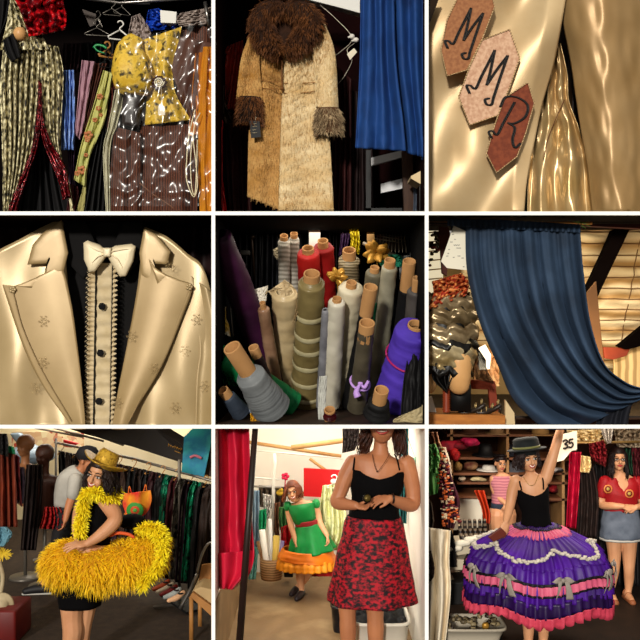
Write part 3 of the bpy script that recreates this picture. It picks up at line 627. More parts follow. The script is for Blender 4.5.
# suit in plastic
t=root('skirt_suit',P(160,211,.35),'brown wool suit with yellow brocade jacket under clear plastic','suit')
brn=mat('brown_tweed','5e3422','341a12',pat='wave',sc=16,rough=.8,con=.3,bump=.2,bsc=120)
b=B(); drape(q1([(345,380),(335,480),(322,660)]),q1([(425,400),(425,500),(420,660)]),.4,n=2,amp=.02,b=b,belly=.03); put(b,'sleeve',brn,t,sol=.006)
b=B(); drape(q1([(420,380),(415,500),(400,660)]),q1([(610,370),(600,500),(590,660)]),.42,n=2,amp=.025,b=b,belly=.03,sd=2); put(b,'skirt',brn,t,sol=.006)
b=B(); drape(q1([(440,130),(450,250),(420,390)]),q1([(640,60),(640,200),(610,390)]),.46,n=3,amp=.02,b=b,sd=1); put(b,'jacket_back',brn,t,sol=.006)
b=B(); drape(q1([(540,110),(520,180),(520,230),(570,340)]),q1([(640,130),(620,200),(600,300),(585,370)]),.36,n=1.5,amp=.02,b=b,sd=1); put(b,'lapel',mat('brown_lapel','5b382b','3a2018',sc=6,rough=.6),t,sol=.01)
b=B(); b.tube([P(a/3,c/3,.385) for a,c in ((415,545),(455,580),(500,610),(540,640))],.006,6,n=12); put(b,'pocket_piping',mat('piping_brown','6b4630'),t)
yb=mat('yellow_brocade','c9a12c','3c3010',pat='noise',sc=20,rough=.45,con=.13,c3='d8b440',bump=.2,bsc=60)
b=B(); drape(q1([(400,130),(440,240),(435,375)]),q1([(545,80),(520,250),(572,360)]),.38,n=2,amp=.02,b=b,sd=2,belly=.03); put(b,'yellow_jacket',yb,t,sol=.006)
b=B(); sleeve([(405,110,0,18,10),(385,150,-.02,40,22),(390,210,-.03,55,28),(398,260,-.02,52,26),(400,283,0,40,18)],0); b=B()
sleeve([(a/3,c/3,d,r/3,s_/3) for a,c,d,r,s_ in ((410,110,0,22,14),(392,150,-.02,44,30),(395,210,-.03,58,40),(402,260,-.02,54,34),(402,284,0,38,20))],.32,folds=8,amp=.06,n=30,b=b,cap=True); put(b,'puff_sleeve',yb,t)
b=B(); sleeve([(a/3,c/3,d,r/3,s_/3) for a,c,d,r,s_ in ((405,275,0,35,20),(395,330,0,30,20),(390,378,0,24,16))],.38,folds=5,amp=.1,n=12,b=b,cap=True); put(b,'under_sleeve',mat('dark_satin','1c0e0a',rough=.35),t)
b=B()
for k in range(10): b.ell(P(159+5.5*cos(k*.628),83+5.5*sin(k*.628),.3),(.018,.008,.018),8)
r_=put(b,'rosette',mat('maroon_ribbon','3a0e0c','220606',rough=.4),t)
b=B(); b.tube([P(159+(5.2-k*.16)*cos(k*.55),82+(5.2-k*.16)*sin(k*.55),.285-k*.0006) for k in range(30)],.0045,6,round=True); put(b,'spiral_braid',mat('cream_braid','e4ddc4'),r_)
g=root('price_tag',P(161,114,.26),'small white paper price tag on a string over the yellow jacket','tag')
b=B(); b.prism([(158,107),(159.5,105.5),(163.5,105.5),(165,107),(165,115),(158,115)],.262,.266); put(b,'tag_card',mat('paper','d9cfb8'),g,smooth=False)
b=B(); b.tube([P(161,84,.27),P(161.5,95,.262),P(161.5,107,.26)],.0018,4,n=8); put(b,'string',mat('string','d8c8a8'),g)
b=B(); 
def plf(u,v):
    x=108+104*u+(1-v)*10*(1-u); y_=(18+25*(1-u))*(1-v)+v*(206); return P(x,y_,.235+.02*nz(u*5,v*5,1)+.03*nz(u*11,v*13,4)-.05*sin(PI*u)+.012*abs(sin(22*v+9*u+6*nz(u*3,v*3,8)))) 
b.grid(plf,90,90); put(b,'plastic_cover',plastic('clear_wrap',amt=.045,bsc=2.6),t)
b=B(); drape(q1([(395,50),(385,100),(375,140)]),q1([(420,40),(450,90),(455,135)]),.38,n=2,amp=.02,b=b,wr=.04); put(b,'gathered_wrap_neck',mat('milky_plastic','b4a49c','8a7a76',sc=10,rough=.2,trans=.2),t,sol=.003)
G([(610,140),(600,250),(595,400),(600,660)],[(650,140),(650,300),(650,660)],.3,'orange cloth hanging at the right end of the costume rail','d48a12','a8620a',n=2,amp=.02,sd=1)
G([(585,160),(575,300),(565,410)],[(640,150),(620,300),(612,400)],.36,'orange inner fold hanging beside the brown suit under plastic','b8690c','8a4a08',n=1.5,amp=.02)
b=B(); b.tube([P(a/3,c/3,.25) for a,c in ((585,330),(568,400),(560,480),(560,540),(580,590),(592,560),(588,490),(580,420),(585,370),(600,340))],.0045,6,n=50,round=True)
b.tube([P(a/3,c/3,.252) for a,c in ((582,390),(572,470),(575,560),(585,580),(590,500),(592,420))],.004,6,n=30,round=True)
put(b,'cord_loop',mat('cord_cream','e0d3b0'),label='cream looped cord hanging over the orange cloth',cat='cord')
b=B(); drape(q1([(445,30),(440,60),(435,95)]),q1([(475,25),(540,60),(530,85)]),.5,n=3,amp=.03,wr=.05,b=b); put(b,'plastic_bag',mat('blue_bag','1a4ac8','102a78',sc=9,rough=.3),label='bright blue plastic bag above the yellow jacket',cat='bag',sol=.005)
b=B(); b.prism(q1([(480,30),(530,35),(528,70),(482,68)]) and [(a[0],a[1]) for a in q1([(480,30),(530,35),(528,70),(482,68)])],.42,.5); put(b,'white_carton',mat('carton_white','dcdad2'),label='small white carton beside the blue plastic bag above the suit',cat='box',smooth=False,bev=.003)
b=B(); drape(q1([(540,40),(530,60),(540,80)]),q1([(640,20),(640,45),(640,70)]),.4,n=2,amp=.02,wr=.04,b=b); put(b,'crumpled_wrap',mat('milky_plastic2','a89a90','6a5a54',sc=12,rough=.2),label='crumpled milky plastic wrap at the top right of the costume rail',cat='plastic wrap',sol=.004)
b=B(); b.tube([P(-5,-14,.8),P(120,3,.55),P(214,-3,.5)],.013,10); b.tube([P(104,2,.62),P(150,4,.6)],.01,8); put(b,'clothes_rail',rl,label='steel rail carrying the costumes',cat='rail')
b=B(); b.tube([P(205,2,.3),P(209,26,.3)],.014,8); put(b,'rail_bracket',rl,label='grey metal rail end at the top right above the wrapped suit',cat='bracket')
def hng(px,py,y,lb,m,w,h,r,yaw=0): 
    b=B(); hanger_geo(b,px,py,y,w,h,r,yaw); put(b,'coat_hanger',m,label=lb,cat='hanger')
hw=mat('hanger_white','d8d4cc',rough=.35); hd=mat('hanger_wire','7a746c',rough=.35,metal=.6)
hng(120,29,.4,'white plastic coat hanger beside the wrapped brown suit',hw,24,9,.006,.4)
hng(97,27,.5,'grey wire coat hanger over the mauve blouse',hd,24,7,.0035,.2)
hng(108,58,.45,'black plastic hanger between brown garment and rust sleeve',mat('hanger_black','121112',rough=.4),18,8,.005,.5)
hng(112,8,.5,'upper wire hanger on the rail in shadow',hd,18,6,.003,.3); hng(122,6,.55,'wire hanger touching the plastic wrap neck',hd,18,7,.003,.6)
hng(98,19,.6,'bent grey hanger nearest the grey cloth corner',hd,12,6,.004,1.)
b=B(); b.tube([P(94,47,.45),P(97,45,.45),P(103,46,.45),P(106,48,.45)],.009,8,n=10,round=True); b.tube([P(94,47,.45),P(98,51,.45),P(104,53,.45)],.006,8,n=8,round=True); put(b,'coat_hanger',mat('hanger_green','1f8a4a',rough=.35),label='small green plastic hanger above the pale green garment',cat='hanger')
hng(107,50,.5,'tan wooden hanger right of the green plastic one',mat('hanger_tan','a8743c'),18,6,.008,.6)
b=B(); b.prism([(82,9),(96,14),(96,24),(90,27)],.9,.93); put(b,'cardboard_flap',mat('grey_brown_board','3a2e26'),label='dark brown board behind the hangers above the mauve blouse',cat='board',smooth=False)
CL=CLS['e']
# ================= fabric rolls (centre) =================
c5x=lambda X:213+X/3.; c5y=lambda Y:213+Y/3.
card=mat('cardboard_tube','b88a58','a87a4a',sc=6,rough=.8,bump=.1); cin=mat('cardboard_inside','8a5a30',rough=.9)
def roll(top,bot,rt,rb,y0,y1,core,m,lb,rc=None,wr=.004,sp=3,end=None,extra=None,clab=None,group=None):
    """bolt of cloth on a card tube: top / bottom photo points of the cloth, radius px, length of bare tube"""
    y1=y0+.0021*(bot[1]-top[1]); A=P(c5x(top[0]),c5y(top[1]),y0); Z=P(c5x(bot[0]),c5y(bot[1]),y1); zf=ZB+WT+.012+rb/3*S(y1)*.52
    Z=A+(Z-A)*((A.z-zf)/(A.z-Z.z)); d=(A-Z).normalized(); Ln=(A-Z).length
    r0=rt/3*S(y0); r1=rb/3*S(y1); rc=(rc or rt*.6)/3*S(y0); cl=core/3*S(y0)
    t=root('fabric_roll',Z,lb,'fabric roll',group)
    if cl>=0:
        b=B(); b.lathe(A,d,[(rc*.78,-.05),(rc*.8,cl-.002),(rc*.86,cl+.003),(rc*.97,cl+.002),(rc,cl-.004),(rc,-.1)],20); put(b,'card_tube',card,t,label=clab)
    b=B(); prof=[(rc*1.0,-.02)]
    for k in range(sp): prof.append((rc+(r0-rc)*(k+.7)/sp,-.012-.012*k)); prof.append((rc+(r0-rc)*(k+1)/sp,-.02-.016*k))
    h0=-.03-.016*sp; q=70
    for k in range(q+1):
        f=k/q; h=h0*(1-f)-Ln*f; prof.append((r0+(r1-r0)*f+wr*.6*nz(f*9,rt,Ln)+wr*.5*nz(f*31,rt,Ln),h))
    b.lathe(A,d,prof,26,wob=wr*1.3,sd=rt+bot[0]); fb=put(b,'cloth',m,t)
    if extra: extra(t,A,d,r0,r1,Ln,fb)
    return t
def cl(c1,c2,**k): return mat('roll_%s%s'%(c1,c2),c1,c2,**k)
gry5=cl('7c7f80','5a5e60',sc=3,rough=.55,bump=.05); 
def bands(t,A,d,r0,r1,Ln,fb):
    for f in (.27,.42,.53,.66,.80,.93):
        b=B(); h=-Ln*f; r=r0+(r1-r0)*f+.004
        b.lathe(A,d,[(r,h+.022),(r+.004,h+.012),(r+.003,h),(r+.004,h-.012),(r,h-.022)],26,wob=.006,sd=f*9); put(b,'woven_band',cl('b8ae8a','a0956e',sc=20),fb)
def tie(c,f0,w_=.012,tail=False):
    def fn(t,A,d,r0,r1,Ln,fb):
        b=B(); r=r0+(r1-r0)*f0+.006; x,y_=frame(d); o=A-d*Ln*f0
        b.tube([o+(x*cos(a)+y_*sin(a))*r+d*.02*cos(a+.5) for a in [2*PI*k/24 for k in range(25)]],w_*.5,8)
        if tail:
            p=o+Vector((0,-r-.01,0)); b.ell(p,(.022,.016,.02),10); b.tube([p,p+Vector((-.03,-.005,-.06)),p+Vector((-.02,-.005,-.1))],[.008,.022,.03],8,n=8); b.tube([p,p+Vector((.03,-.005,-.03)),p+Vector((.06,-.0,.02))],[.006,.014,.012],8,n=8)
        put(b,'ribbon_tie',mat('rib'+c,c,rough=.5),t)
    return fn
SEQ=[
 ((10,60),(215,560),42,48,0.30,0,-1,cl('3e0f36','1e0618',sc=5,rough=.6,sheen=.3),'dark plum velvet fabric roll leaning across the left of the stack',None,3,None),
 ((213,75),(215,260),18,20,0.95,0,8,cl('b8b2a6','8a8478',pat='wavez',sc=9,rough=.6),'narrow pale grey fabric roll, left one of the pair at the back',12,3,None),
 ((243,68),(245,250),16,18,1.00,0,8,cl('c0baae','8f897d',pat='wavez',sc=9,rough=.6),'narrow pale grey fabric roll, right one of the pair at the back',11,3,None),
 ((285,112),(300,400),34,36,0.80,0,8,cl('a81410','6e0a08',sc=4,rough=.6),'bright red fabric roll behind the striped gold roll',18,2,None),
 ((330,95),(345,400),32,32,0.92,0,14,cl('9a1010','640808',sc=4,rough=.6),'deep red fabric roll beside the white pole',16,2,None),
 ((408,130),(400,400),32,30,0.82,0,22,cl('8f8064','554830',pat='wavez',sc=14,rough=.5),'striped taupe fabric roll behind the gold leaf flower',20,3,None),
 ((215,230),(225,540),40,30,0.62,0,-1,cl('c9b48c','a08860',sc=5,rough=.35),'cream satin fabric roll with loose folds left of the striped gold roll',None,3,None),
 ((150,280),(175,430),18,20,0.50,0,14,cl('a88468','5e3c28',sc=6,rough=.3),'small bronze satin fabric roll leaning near the white paper',9,2,None),
 ((485,170),(430,560),26,30,0.78,0,8,cl('77705c','504a3a',sc=6,rough=.5),'grey olive fabric roll topped by a gold flower',14,2,None),
 ((530,155),(490,540),24,26,0.66,0,16,cl('a8a28c','7f7a66',sc=6,rough=.45),'pale sage fabric roll behind the violet roll',17,2,None),
 ((580,225),(540,560),22,26,0.72,0,96,cl('0c0b0d','060506',sc=6,rough=.7),'black fabric roll with long bare card tube at upper right',20,2,None),
 ((610,225),(575,600),26,30,0.50,0,36,cl('55504c','35302e',sc=6,rough=.6),'dark grey fabric roll at the right edge behind the violet roll',14,2,None),
 ((460,300),(400,640),22,26,0.45,0,96,cl('0a090a','050505',sc=6,rough=.7),'black fabric roll with tall card tube behind the taupe one',21,2,None),
 ((415,215),(370,600),38,36,0.50,0,8,cl('d0c6ac','a89c80',sc=5,rough=.4),'thick cream fabric roll right of the plain white roll',16,2,None),
 ((372,258),(350,640),26,27,0.36,0,2,cl('d8d2c0','b4ac98',sc=5,rough=.4),'plain white fabric roll in the middle of the stack',14,2,None),
 ((296,195),(278,600),40,47,0.36,0,16,cl('7c6c3e','5e5028',sc=5,rough=.35,wr=0) if 0 else cl('85754a','5e5030',sc=5,rough=.35),'gold fabric roll with pale bands in the middle of the stack',25,4,bands),
 ((610,335),(540,640),62,74,0.30,0,0,cl('5a3ec0','3a2490',sc=3,rough=.7,sheen=.4),'large violet fabric roll with a pink band at the right',26,4,tie('a01a5a',.42,.016)),
 ((460,350),(425,640),24,28,0.20,0,26,cl('5c5444','3c362a',sc=6,rough=.5),'taupe sheer fabric roll tied with a lilac ribbon',24,2,tie('b890d8',.66,.02,True)),
 ((20,430),(330,640),40,44,0.42,0,-1,cl('0f7a44','0a5a30',sc=6,rough=.5),'emerald green fabric roll lying behind the grey roll',None,2,None),
 ((130,425),(200,600),18,20,0.36,0,30,cl('2a1a1c','140c0e',sc=6,rough=.5),'dark fabric roll with a bare card tube behind the grey roll',16,2,None),
 ((100,470),(250,700),46,58,0.03,0,96,gry5,'large grey fabric roll leaning at the front left',27,5,None),
 ((40,545),(150,680),24,28,0.22,0,20,cl('3c4654','242a34',sc=5,rough=.5),'slate blue fabric roll lying low at the front left',18,2,None),
 ((500,560),(470,700),34,40,0.02,0,40,cl('0b0a0c','060506',sc=6,rough=.7),'black fabric roll with open card tube at the front right',22,2,None),
 ((350,590),(352,700),18,20,0.12,0,0,cl('4e0a10','2a0408',sc=6,rough=.35),'short dark red fabric roll at the bottom centre',17,1,None),
 ((338,285),(322,640),12,16,0.40,0,-1,cl('8a8a90','5a5a60',sc=6,rough=.4),'thin silvery sheet rolled beside the plain white roll',None,2,None),
]
for (tp_,bo,rt,rb,y0,y1,co,m_,lb,rc,sp,ex) in SEQ: roll(tp_,bo,rt,rb,y0,y1,co,m_,lb,rc=rc,sp=sp,extra=ex,wr=.006 if rt>30 else .003)
# handwriting on tubes
for i,(X_,Y_,y) in enumerate(((38,412,.2),(462,212,.64),(590,140,.78),(500,530,.2))):
    for k in range(3):
        pass
pole=B(); pole.pbox(c5x(288),c5y(-20),c5x(322),c5y(118),1.05,1.1); put(pole,'white_pole',mat('pole_white','e6e4de',rough=.35),label='white square post behind the red fabric rolls',cat='post',bev=.003)
def flower(c,r,lb,sd,par=None):
    rg=random.Random(sd); b=B()
    for k in range(11):
        a=k*2.4; el=rg.uniform(-.2,.9); d=Vector((cos(a)*cos(el),-.35-.3*rg.random(),sin(el)*.8+sin(a)*.6)).normalized(); sdv=d.cross(Vector((0,1,.3))).normalized(); up=d.cross(sdv)
        g=[]
        for i in range(6):
            f=i/5; w_=r*.34*sin(PI*min(.97,f*.93+.07))**.8; q=c+d*r*f+up*(-.25*r*f*f); g.append([q-sdv*w_,q+up*.15*w_,q+sdv*w_])
        b.rings(g,closed=False)
    t=put(b,'gilt_flower',mat('gold_leaf','c0903a','8a5e1c',sc=12,rough=.35,metal=.4),label=lb,cat='artificial flower',sol=.003)
    b=B(); b.tube([c,c+Vector((.01,.02,-.12))],.004,6); put(b,'stem',mat('gold_leaf',''),t)
flower(P(c5x(372),c5y(195),.62),.085,'gold artificial leaf flower between the striped gold and cream rolls',2)
flower(P(c5x(490),c5y(120),.82),.11,'large gold artificial flower on top of the olive fabric roll',7)
G5=lambda L_,R_,y,lb,c1,c2,**k: garment([(c5x(a),c5y(c)) for a,c in L_],[(c5x(a),c5y(c)) for a,c in R_],y,lb,c1,c2,cat=k.pop('cat','cloth'),nm=k.pop('nm','hanging_cloth'),**k)
G5([(20,65),(35,110),(50,138)],[(52,80),(65,110),(72,135)],.95,'pale yellow paper sheet behind the plum roll','d8b060','b89048',n=1,amp=.004,nm='paper_sheet',cat='paper')
G5([(105,235),(125,270),(135,290)],[(165,218),(162,240),(160,262)],.68,'white paper sheet standing behind the small bronze roll','d8d2c4','c0b8a8',n=1,amp=.004,nm='paper_sheet',cat='paper')
G5([(180,110),(185,130),(200,148)],[(200,100),(205,125),(212,140)],1.1,'small cream label hanging on the left narrow grey roll','d0c4a8','b0a488',n=.5,amp=.002,nm='paper_label',cat='label')
G5([(155,245),(165,235),(185,260)],[(215,200),(245,230),(240,290)],.66,'loose cream satin flap folded over the cream roll','c4b08c','9a8460',n=1.5,amp=.02)
G5([(265,205),(255,260),(240,330)],[(330,200),(290,240),(255,300)],.52,'embroidered gold edge cloth falling from the banded gold roll','9a8058','6a5434',n=1.5,amp=.02,sc=40)
G5([(380,-10),(385,60),(378,130)],[(412,-10),(410,60),(402,110)],1.2,'purple velvet cloth hanging behind the striped taupe roll','3a1848','1c0a26',n=3,amp=.03)
G5([(408,40),(415,80),(410,110)],[(436,40),(440,90),(438,125)],1.0,'bright yellow cloth tied below a card tube at the back','d8c414','b09a08',n=3,amp=.03,wr=.05)
b=B(); b.lathe(P(c5x(420),c5y(48),1.02),(0,0,1),[(.03,0),(.03,.14),(.022,.14),(.022,.02)],16); put(b,'card_tube',card,label='bare card tube standing above the bright yellow cloth',cat='tube')
b=B(); b.pbox(c5x(462),c5y(-20),c5x(484),c5y(92),1.2,1.23); put(b,'timber_batten',mat('pale_timber','b08a5a','94703f',sc=6,stretch=(8,8,1)),label='pale timber batten left of the ventilated crate',cat='batten',smooth=False)
t=root('wire_crate',P(c5x(560),c5y(125),1.25),'grey wire mesh crate at the back right of the fabric rolls','crate')
gm=mat('crate_metal','8f8574',rough=.35,metal=.5); b=B()
for k in range(8): b.tube([P(c5x(480),c5y(12+k*9),1.35),P(c5x(660),c5y(22+k*10),1.35)],.0045,6)
for k in range(20): b.tube([P(c5x(484+k*9),c5y(-10),1.36),P(c5x(482+k*9.4),c5y(98),1.36)],.003,6)
put(b,'mesh_back',gm,t); b=B()
for k in range(16): b.tube([P(c5x(478+k*10),c5y(88),1.33),P(c5x(470+k*11),c5y(118),1.15)],.004,6)
b.tube([P(c5x(450),c5y(90),1.15),P(c5x(480),c5y(106),1.13),P(c5x(650),c5y(140),1.13)],.016,8); put(b,'mesh_base',gm,t)
b=B(); b.pbox(c5x(480),c5y(-20),c5x(660),c5y(110),1.45,1.47); put(b,'crate_backing',mat('crate_back','4a3f30',rough=.8),t)
b=B(); b.tube([P(c5x(640),c5y(50),1.1),P(c5x(618),c5y(130),1.0)],.02,10); put(b,'wooden_pole',mat('pale_timber',''),label='slanting timber pole at the right edge above the grey roll',cat='pole')
G5([(560,130),(560,160),(560,200)],[(640,120),(640,160),(640,200)],1.0,'silver cloth bundle under the slanting timber pole','8a8c8c','606264',n=2,amp=.03)
G5([(500,125),(500,150),(515,170)],[(560,125),(570,140),(565,160)],1.0,'teal green cloth peeping out between gold flower and card tube','1a8a6a','0c5a44',n=2,amp=.02)
G5([(478,270),(470,320),(450,380)],[(492,270),(486,320),(470,370)],.7,'green cloth strip between the black roll and sage roll','0f7a4c','084a30',n=1,amp=.01)
G5([(0,160),(4,200),(10,230)],[(22,170),(28,205),(24,215)],.8,'red cloth scrap at the left edge under the plum roll','b81414','7a0808',n=1,amp=.02)
G5([(0,280),(0,320),(0,360)],[(20,290),(45,330),(52,370)],.7,'yellow and cream cloth at the left edge above the grey roll','c9a040','d0c8b0',n=2,amp=.03,sc=8,con=.05)
G5([(0,395),(0,450),(0,510)],[(20,420),(50,460),(70,520)],.55,'shiny green cloth fold at the left edge behind the grey roll','128a3c','0a5a24',n=2.5,amp=.03,rough=.35)
G5([(105,570),(112,600),(125,620)],[(125,570),(130,590),(140,610)],.25,'silver grey rag between slate blue roll and grey roll','8f98a8','6a7280',n=1,amp=.01)
G5([(112,600),(115,630),(120,650)],[(140,610),(155,630),(165,650)],.22,'yellow patterned rag at the bottom left under the grey roll','e0a410','8a5a08',n=1,amp=.02,sc=20)
G5([(560,610),(540,625),(560,650)],[(640,575),(640,620),(640,650)],.15,'cream cloth corner at the bottom right under the violet roll','b8a880','8f8060',n=1,amp=.02)
G5([(590,400),(570,520),(560,660)],[(640,360),(640,520),(640,660)],.3,'black cloth hanging at the right edge beside the violet roll','0c0a0c','060506',n=2,amp=.02)
G5([(320,490),(315,560),(318,650)],[(342,488),(338,560),(335,650)],.33,'white folded sheet beside the short dark red roll','c8c8c0','9a9a94',n=1,amp=.01)
b=B(); b.tube([P(c5x(8),c5y(215),.9),P(c5x(60),c5y(370),.75)],.008,8); put(b,'metal_rod',rl,label='thin steel rod leaning behind the plum roll',cat='rod')
b=B(); b.pbox(c5x(318),c5y(8),c5x(346),c5y(52),1.15,1.25); put(b,'cream_box',mat('cream_box','c9b878'),label='cream box on the back shelf just right of the white post',cat='box',bev=.006)
b=B(); b.tube([P(c5x(110),c5y(-8),1.3),P(c5x(116),c5y(70),1.3),P(c5x(124),c5y(200),1.3)],.012,8); b.ell(P(c5x(117),c5y(70),1.28),(.03,.03,.03),10); put(b,'dark_stand',mat('stand_bronze','2c2018',rough=.4,metal=.5),label='dark metal stand pole in the shadow behind the rolls',cat='stand')
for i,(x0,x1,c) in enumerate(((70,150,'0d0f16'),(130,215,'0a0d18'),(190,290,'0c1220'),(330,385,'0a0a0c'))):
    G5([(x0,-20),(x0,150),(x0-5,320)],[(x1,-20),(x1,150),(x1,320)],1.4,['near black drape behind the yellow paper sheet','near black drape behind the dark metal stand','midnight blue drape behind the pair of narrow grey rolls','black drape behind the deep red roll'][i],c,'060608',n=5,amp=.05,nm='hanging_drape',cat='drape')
for i,(X_,Y_) in enumerate(((95,120),(90,185),(75,160))):
    b=B(); b.pbox(c5x(X_-12),c5y(Y_-8),c5x(X_+14),c5y(Y_+6),1.1,1.2); put(b,'dark_box',mat('dark_box','2c2a28'),label=['uppermost','lowest','middle'][i]+' of three dark boxes in the shadow beside the plum roll',cat='box',bev=.004)
b=B(); b.pbox(c5x(-10),c5y(590),c5x(120),c5y(650),.05,.5)
CL=CLS['f']
# ================= loft (middle right) =================
c6x=lambda X:427+X/3.; c6y=lambda Y:213+Y/3.
def q6(l): return [(c6x(a[0]),c6y(a[1]),(a[2] if len(a)>2 else 0)) for a in l]
# roof: foil-faced sheets rising away between rafters
foil=mat('foil_insulation','e8d2a6','a8824e',pat='wavez',sc=2.2,rough=.5,metal=.1,con=.48,bump=.6,bsc=26)
b=B()
def rf(u,v): 
    x=1.2+3.0*u; z0=H+1.1-1.55*v; yy=.9+1.1*v
    return Vector((x,yy+.035*nz(u*16,v*22,2)+.02*abs(sin(v*48+2*nz(u*6,v*4,1))),z0))
b.grid(rf,80,100); put(b,'ceiling_insulation',foil,kind='structure',sol=.01)
ci=bpy.data.objects['ceiling_insulation']
for nm_,rng_ in (('lap_seam',[k/17 for k in range(1,17)]),('joint_seam',[.12,.3,.48,.66])):
    b=B()
    for g in rng_:
        b.tube([rf(*((t/24,g+.006*nz(t*.8,g*9)) if nm_=='lap_seam' else (g+.03*t/24+.004*nz(t,g),t/24)))+Vector((0,-.012,-.006)) for t in range(25)],.0045,4)
    put(b,nm_,mat('brown_seam','6a4a28',rough=.8),ci,kind='stuff' if nm_=='lap_seam' else None)  # brown seams of the foil sheets
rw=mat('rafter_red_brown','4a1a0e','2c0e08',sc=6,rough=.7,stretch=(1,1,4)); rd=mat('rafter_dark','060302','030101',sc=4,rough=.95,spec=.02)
def beam(po,y0,y1,m,lb,nm='rafter',cat='beam'): b=B(); b.prism([(c6x(a),c6y(c)) for a,c in po],y0,y1); return put(b,nm,m,label=lb,cat=cat,smooth=False,bev=.004)
beam([(-10,-12),(180,-12),(660,-12),(660,48),(460,38),(200,20),(-10,16)],.55,.62,rw,'red brown timber beam across the top of the loft','ceiling_beam')
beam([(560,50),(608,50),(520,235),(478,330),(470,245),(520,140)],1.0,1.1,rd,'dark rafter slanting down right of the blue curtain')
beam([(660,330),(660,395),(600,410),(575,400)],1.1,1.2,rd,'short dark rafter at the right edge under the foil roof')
beam([(530,402),(610,405),(600,428),(560,440),(534,436)],1.15,1.25,mat('red_timber','8a3414','641f0c',sc=6),'bright red brown timber stub beside the blue curtain')
beam([(480,240),(508,205),(520,330),(532,452),(500,440)],.8,.84,mat('ply_board','6e4826','583818',sc=4),'upright plywood board edge just right of the blue curtain','plywood_board','board')
t=put(drape(q6([(560,440),(560,480),(560,560)]),q6([(660,355),(660,440),(660,540)]),1.3,n=1,amp=.01),'wall_boarding',mat('pale_boards','c0a06c','8f7244',pat='wave',sc=5,rough=.6),kind='structure',sol=.02)
b=B(); b.tube([P(425,214,.42),P(427+150,213+10/1.,.42),P(427+165,223,.42)],.012,8); put(b,'curtain_pole',mat('pole_wood','b87a3c'),label='wooden pole carrying the large blue grey curtain',cat='pole')
cv=mat('slate_velvet','3a4e68','18202c',sc=2.5,rough=.8,sheen=.5,c3='283a50',bump=.08,bsc=150)
b=B()
Lc=catm([Vector(p) for p in q6([(115,20),(122,180),(160,330),(215,460),(260,560),(340,640,),(380,680)])],80)
Rc=catm([Vector(p) for p in q6([(458,38),(470,180),(490,330),(530,450),(590,505),(640,525),(680,530)])],80)
Mc=catm([Vector(p) for p in q6([(285,28),(300,180),(340,330),(420,470),(520,560),(600,570),(640,560)])],80)
def cf(u,v):
    k=int(round(v*80)); p=Lc[k]*((1-u)*(1-2*u))+Mc[k]*(4*u*(1-u))+Rc[k]*(u*(2*u-1))
    f=sin(2*PI*(6.3*u+.35*nz(u*3.2,v*1.1,3))+.8*v+2); f=f*.4+.6*(1-2*abs(sin(PI*(6.3*u+.35*nz(u*3.2,v*1.1,3))+.4*v))**.7)
    a=.02+.11*min(1,v*1.6)*(1-.4*v)
    f2=sin(2*PI*(19*u)+nz(u*8,v,1)*2)*.008*(1-v)
    return P(p.x,p.y,.3+a*f*(.75+.7*nz(u*3,v*1.5,4))+f2*.6-.1*sin(PI*v)+.06*v)
b.grid(cf,180,80); ctn=put(b,'velvet_curtain',cv,label='large slate blue velvet curtain pinned along a pole and gathered at lower right',cat='curtain',sol=.008)
b=B(); drape(q6([(62,14),(75,50),(105,120)]),q6([(118,20),(122,80),(125,170)]),.46,n=2,amp=.02,b=b); put(b,'turned_corner',cv,ctn,sol=.006)
b=B()
def hd_(u,v): return P(c6x(62+398*u),c6y(12+22*u+26*v),.28-.012+.01*sin(u*150)*(.4+v))
b.grid(hd_,240,6); put(b,'gathered_heading',cv,ctn,sol=.006)
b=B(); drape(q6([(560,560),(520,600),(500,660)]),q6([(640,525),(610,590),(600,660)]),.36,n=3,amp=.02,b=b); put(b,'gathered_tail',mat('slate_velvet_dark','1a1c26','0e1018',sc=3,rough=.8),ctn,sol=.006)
b=B(); b.tube([P(c6x(a),c6y(c),.36) for a,c in ((420,-5),(440,12),(462,28),(490,40))],.003,5,n=12)
for k in range(7): b.tube([P(c6x(460),c6y(30),.36),P(c6x(460+30*cos(k)),c6y(32+14*sin(k*1.7)),.35)],.003,5)
put(b,'green_twine',mat('green_twine','5a8a40'),label='green twine knot tying the top right corner of the blue grey curtain',cat='twine')
pap=root('paper_note',P(c6x(85),c6y(170),.36),'large white handwritten paper note pinned to the corner of the blue grey curtain','note')
b=B(); po=q6([(80,38),(118,55),(122,172),(60,165),(42,145),(55,110)]); b.prism([(p[0],p[1]) for p in po],.33,.336); put(b,'paper',mat('note_paper','e2dcc8'),pap,smooth=False)
b=B()
for X_,Y_,w_ in ((72,55,6),(76,63,4),(82,78,4),(80,95,18),(88,104,14),(64,108,4),(58,128,6),(78,132,4),(92,128,8),(104,134,6),(62,120,4),(108,160,4),(70,86,6)):
    b.tube([P(c6x(X_+w_*k/6.),c6y(Y_+2.2*(k%2)),.327) for k in range(7)],.0016,4)
put(b,'handwriting',mat('ink_blue','2a2c4a'),pap)
# window behind the mannequins
wn=B(); wn.prism([(427,218),(443,218),(443,335),(427,335)],2.4,2.42); put(wn,'window_1',mat('window_daylight','e8dcb8',emit=.8),kind='structure',smooth=False)
beam([(36,0),(62,10),(70,60),(60,190),(45,180)],.75,.8,rw,'red brown upright post left of the blue grey curtain','timber_post','post')
b=B()
for k in range(6): b.tube([P(c6x(-5),c6y(60+k*28),.95),P(c6x(46),c6y(55+k*28),.95)],.006,6)
put(b,'window_louvres',mat('louvre','9a8458'),kind='structure')
rng=random.Random(9)
fl_=root('flower_garland',P(c6x(20),c6y(160),.8),'dark red and green flower garland hanging at the left edge of the loft','garland')
b=B(); b2=B()
for k in range(16):
    c=P(c6x(rng.uniform(2,42)),c6y(rng.uniform(55,160)),.85)
    for j in range(4): (b if k%3 else b2).ell(c+Vector((rng.uniform(-.02,.02),rng.uniform(-.02,.02),rng.uniform(-.02,.02))),(.016,.01,.014),8)
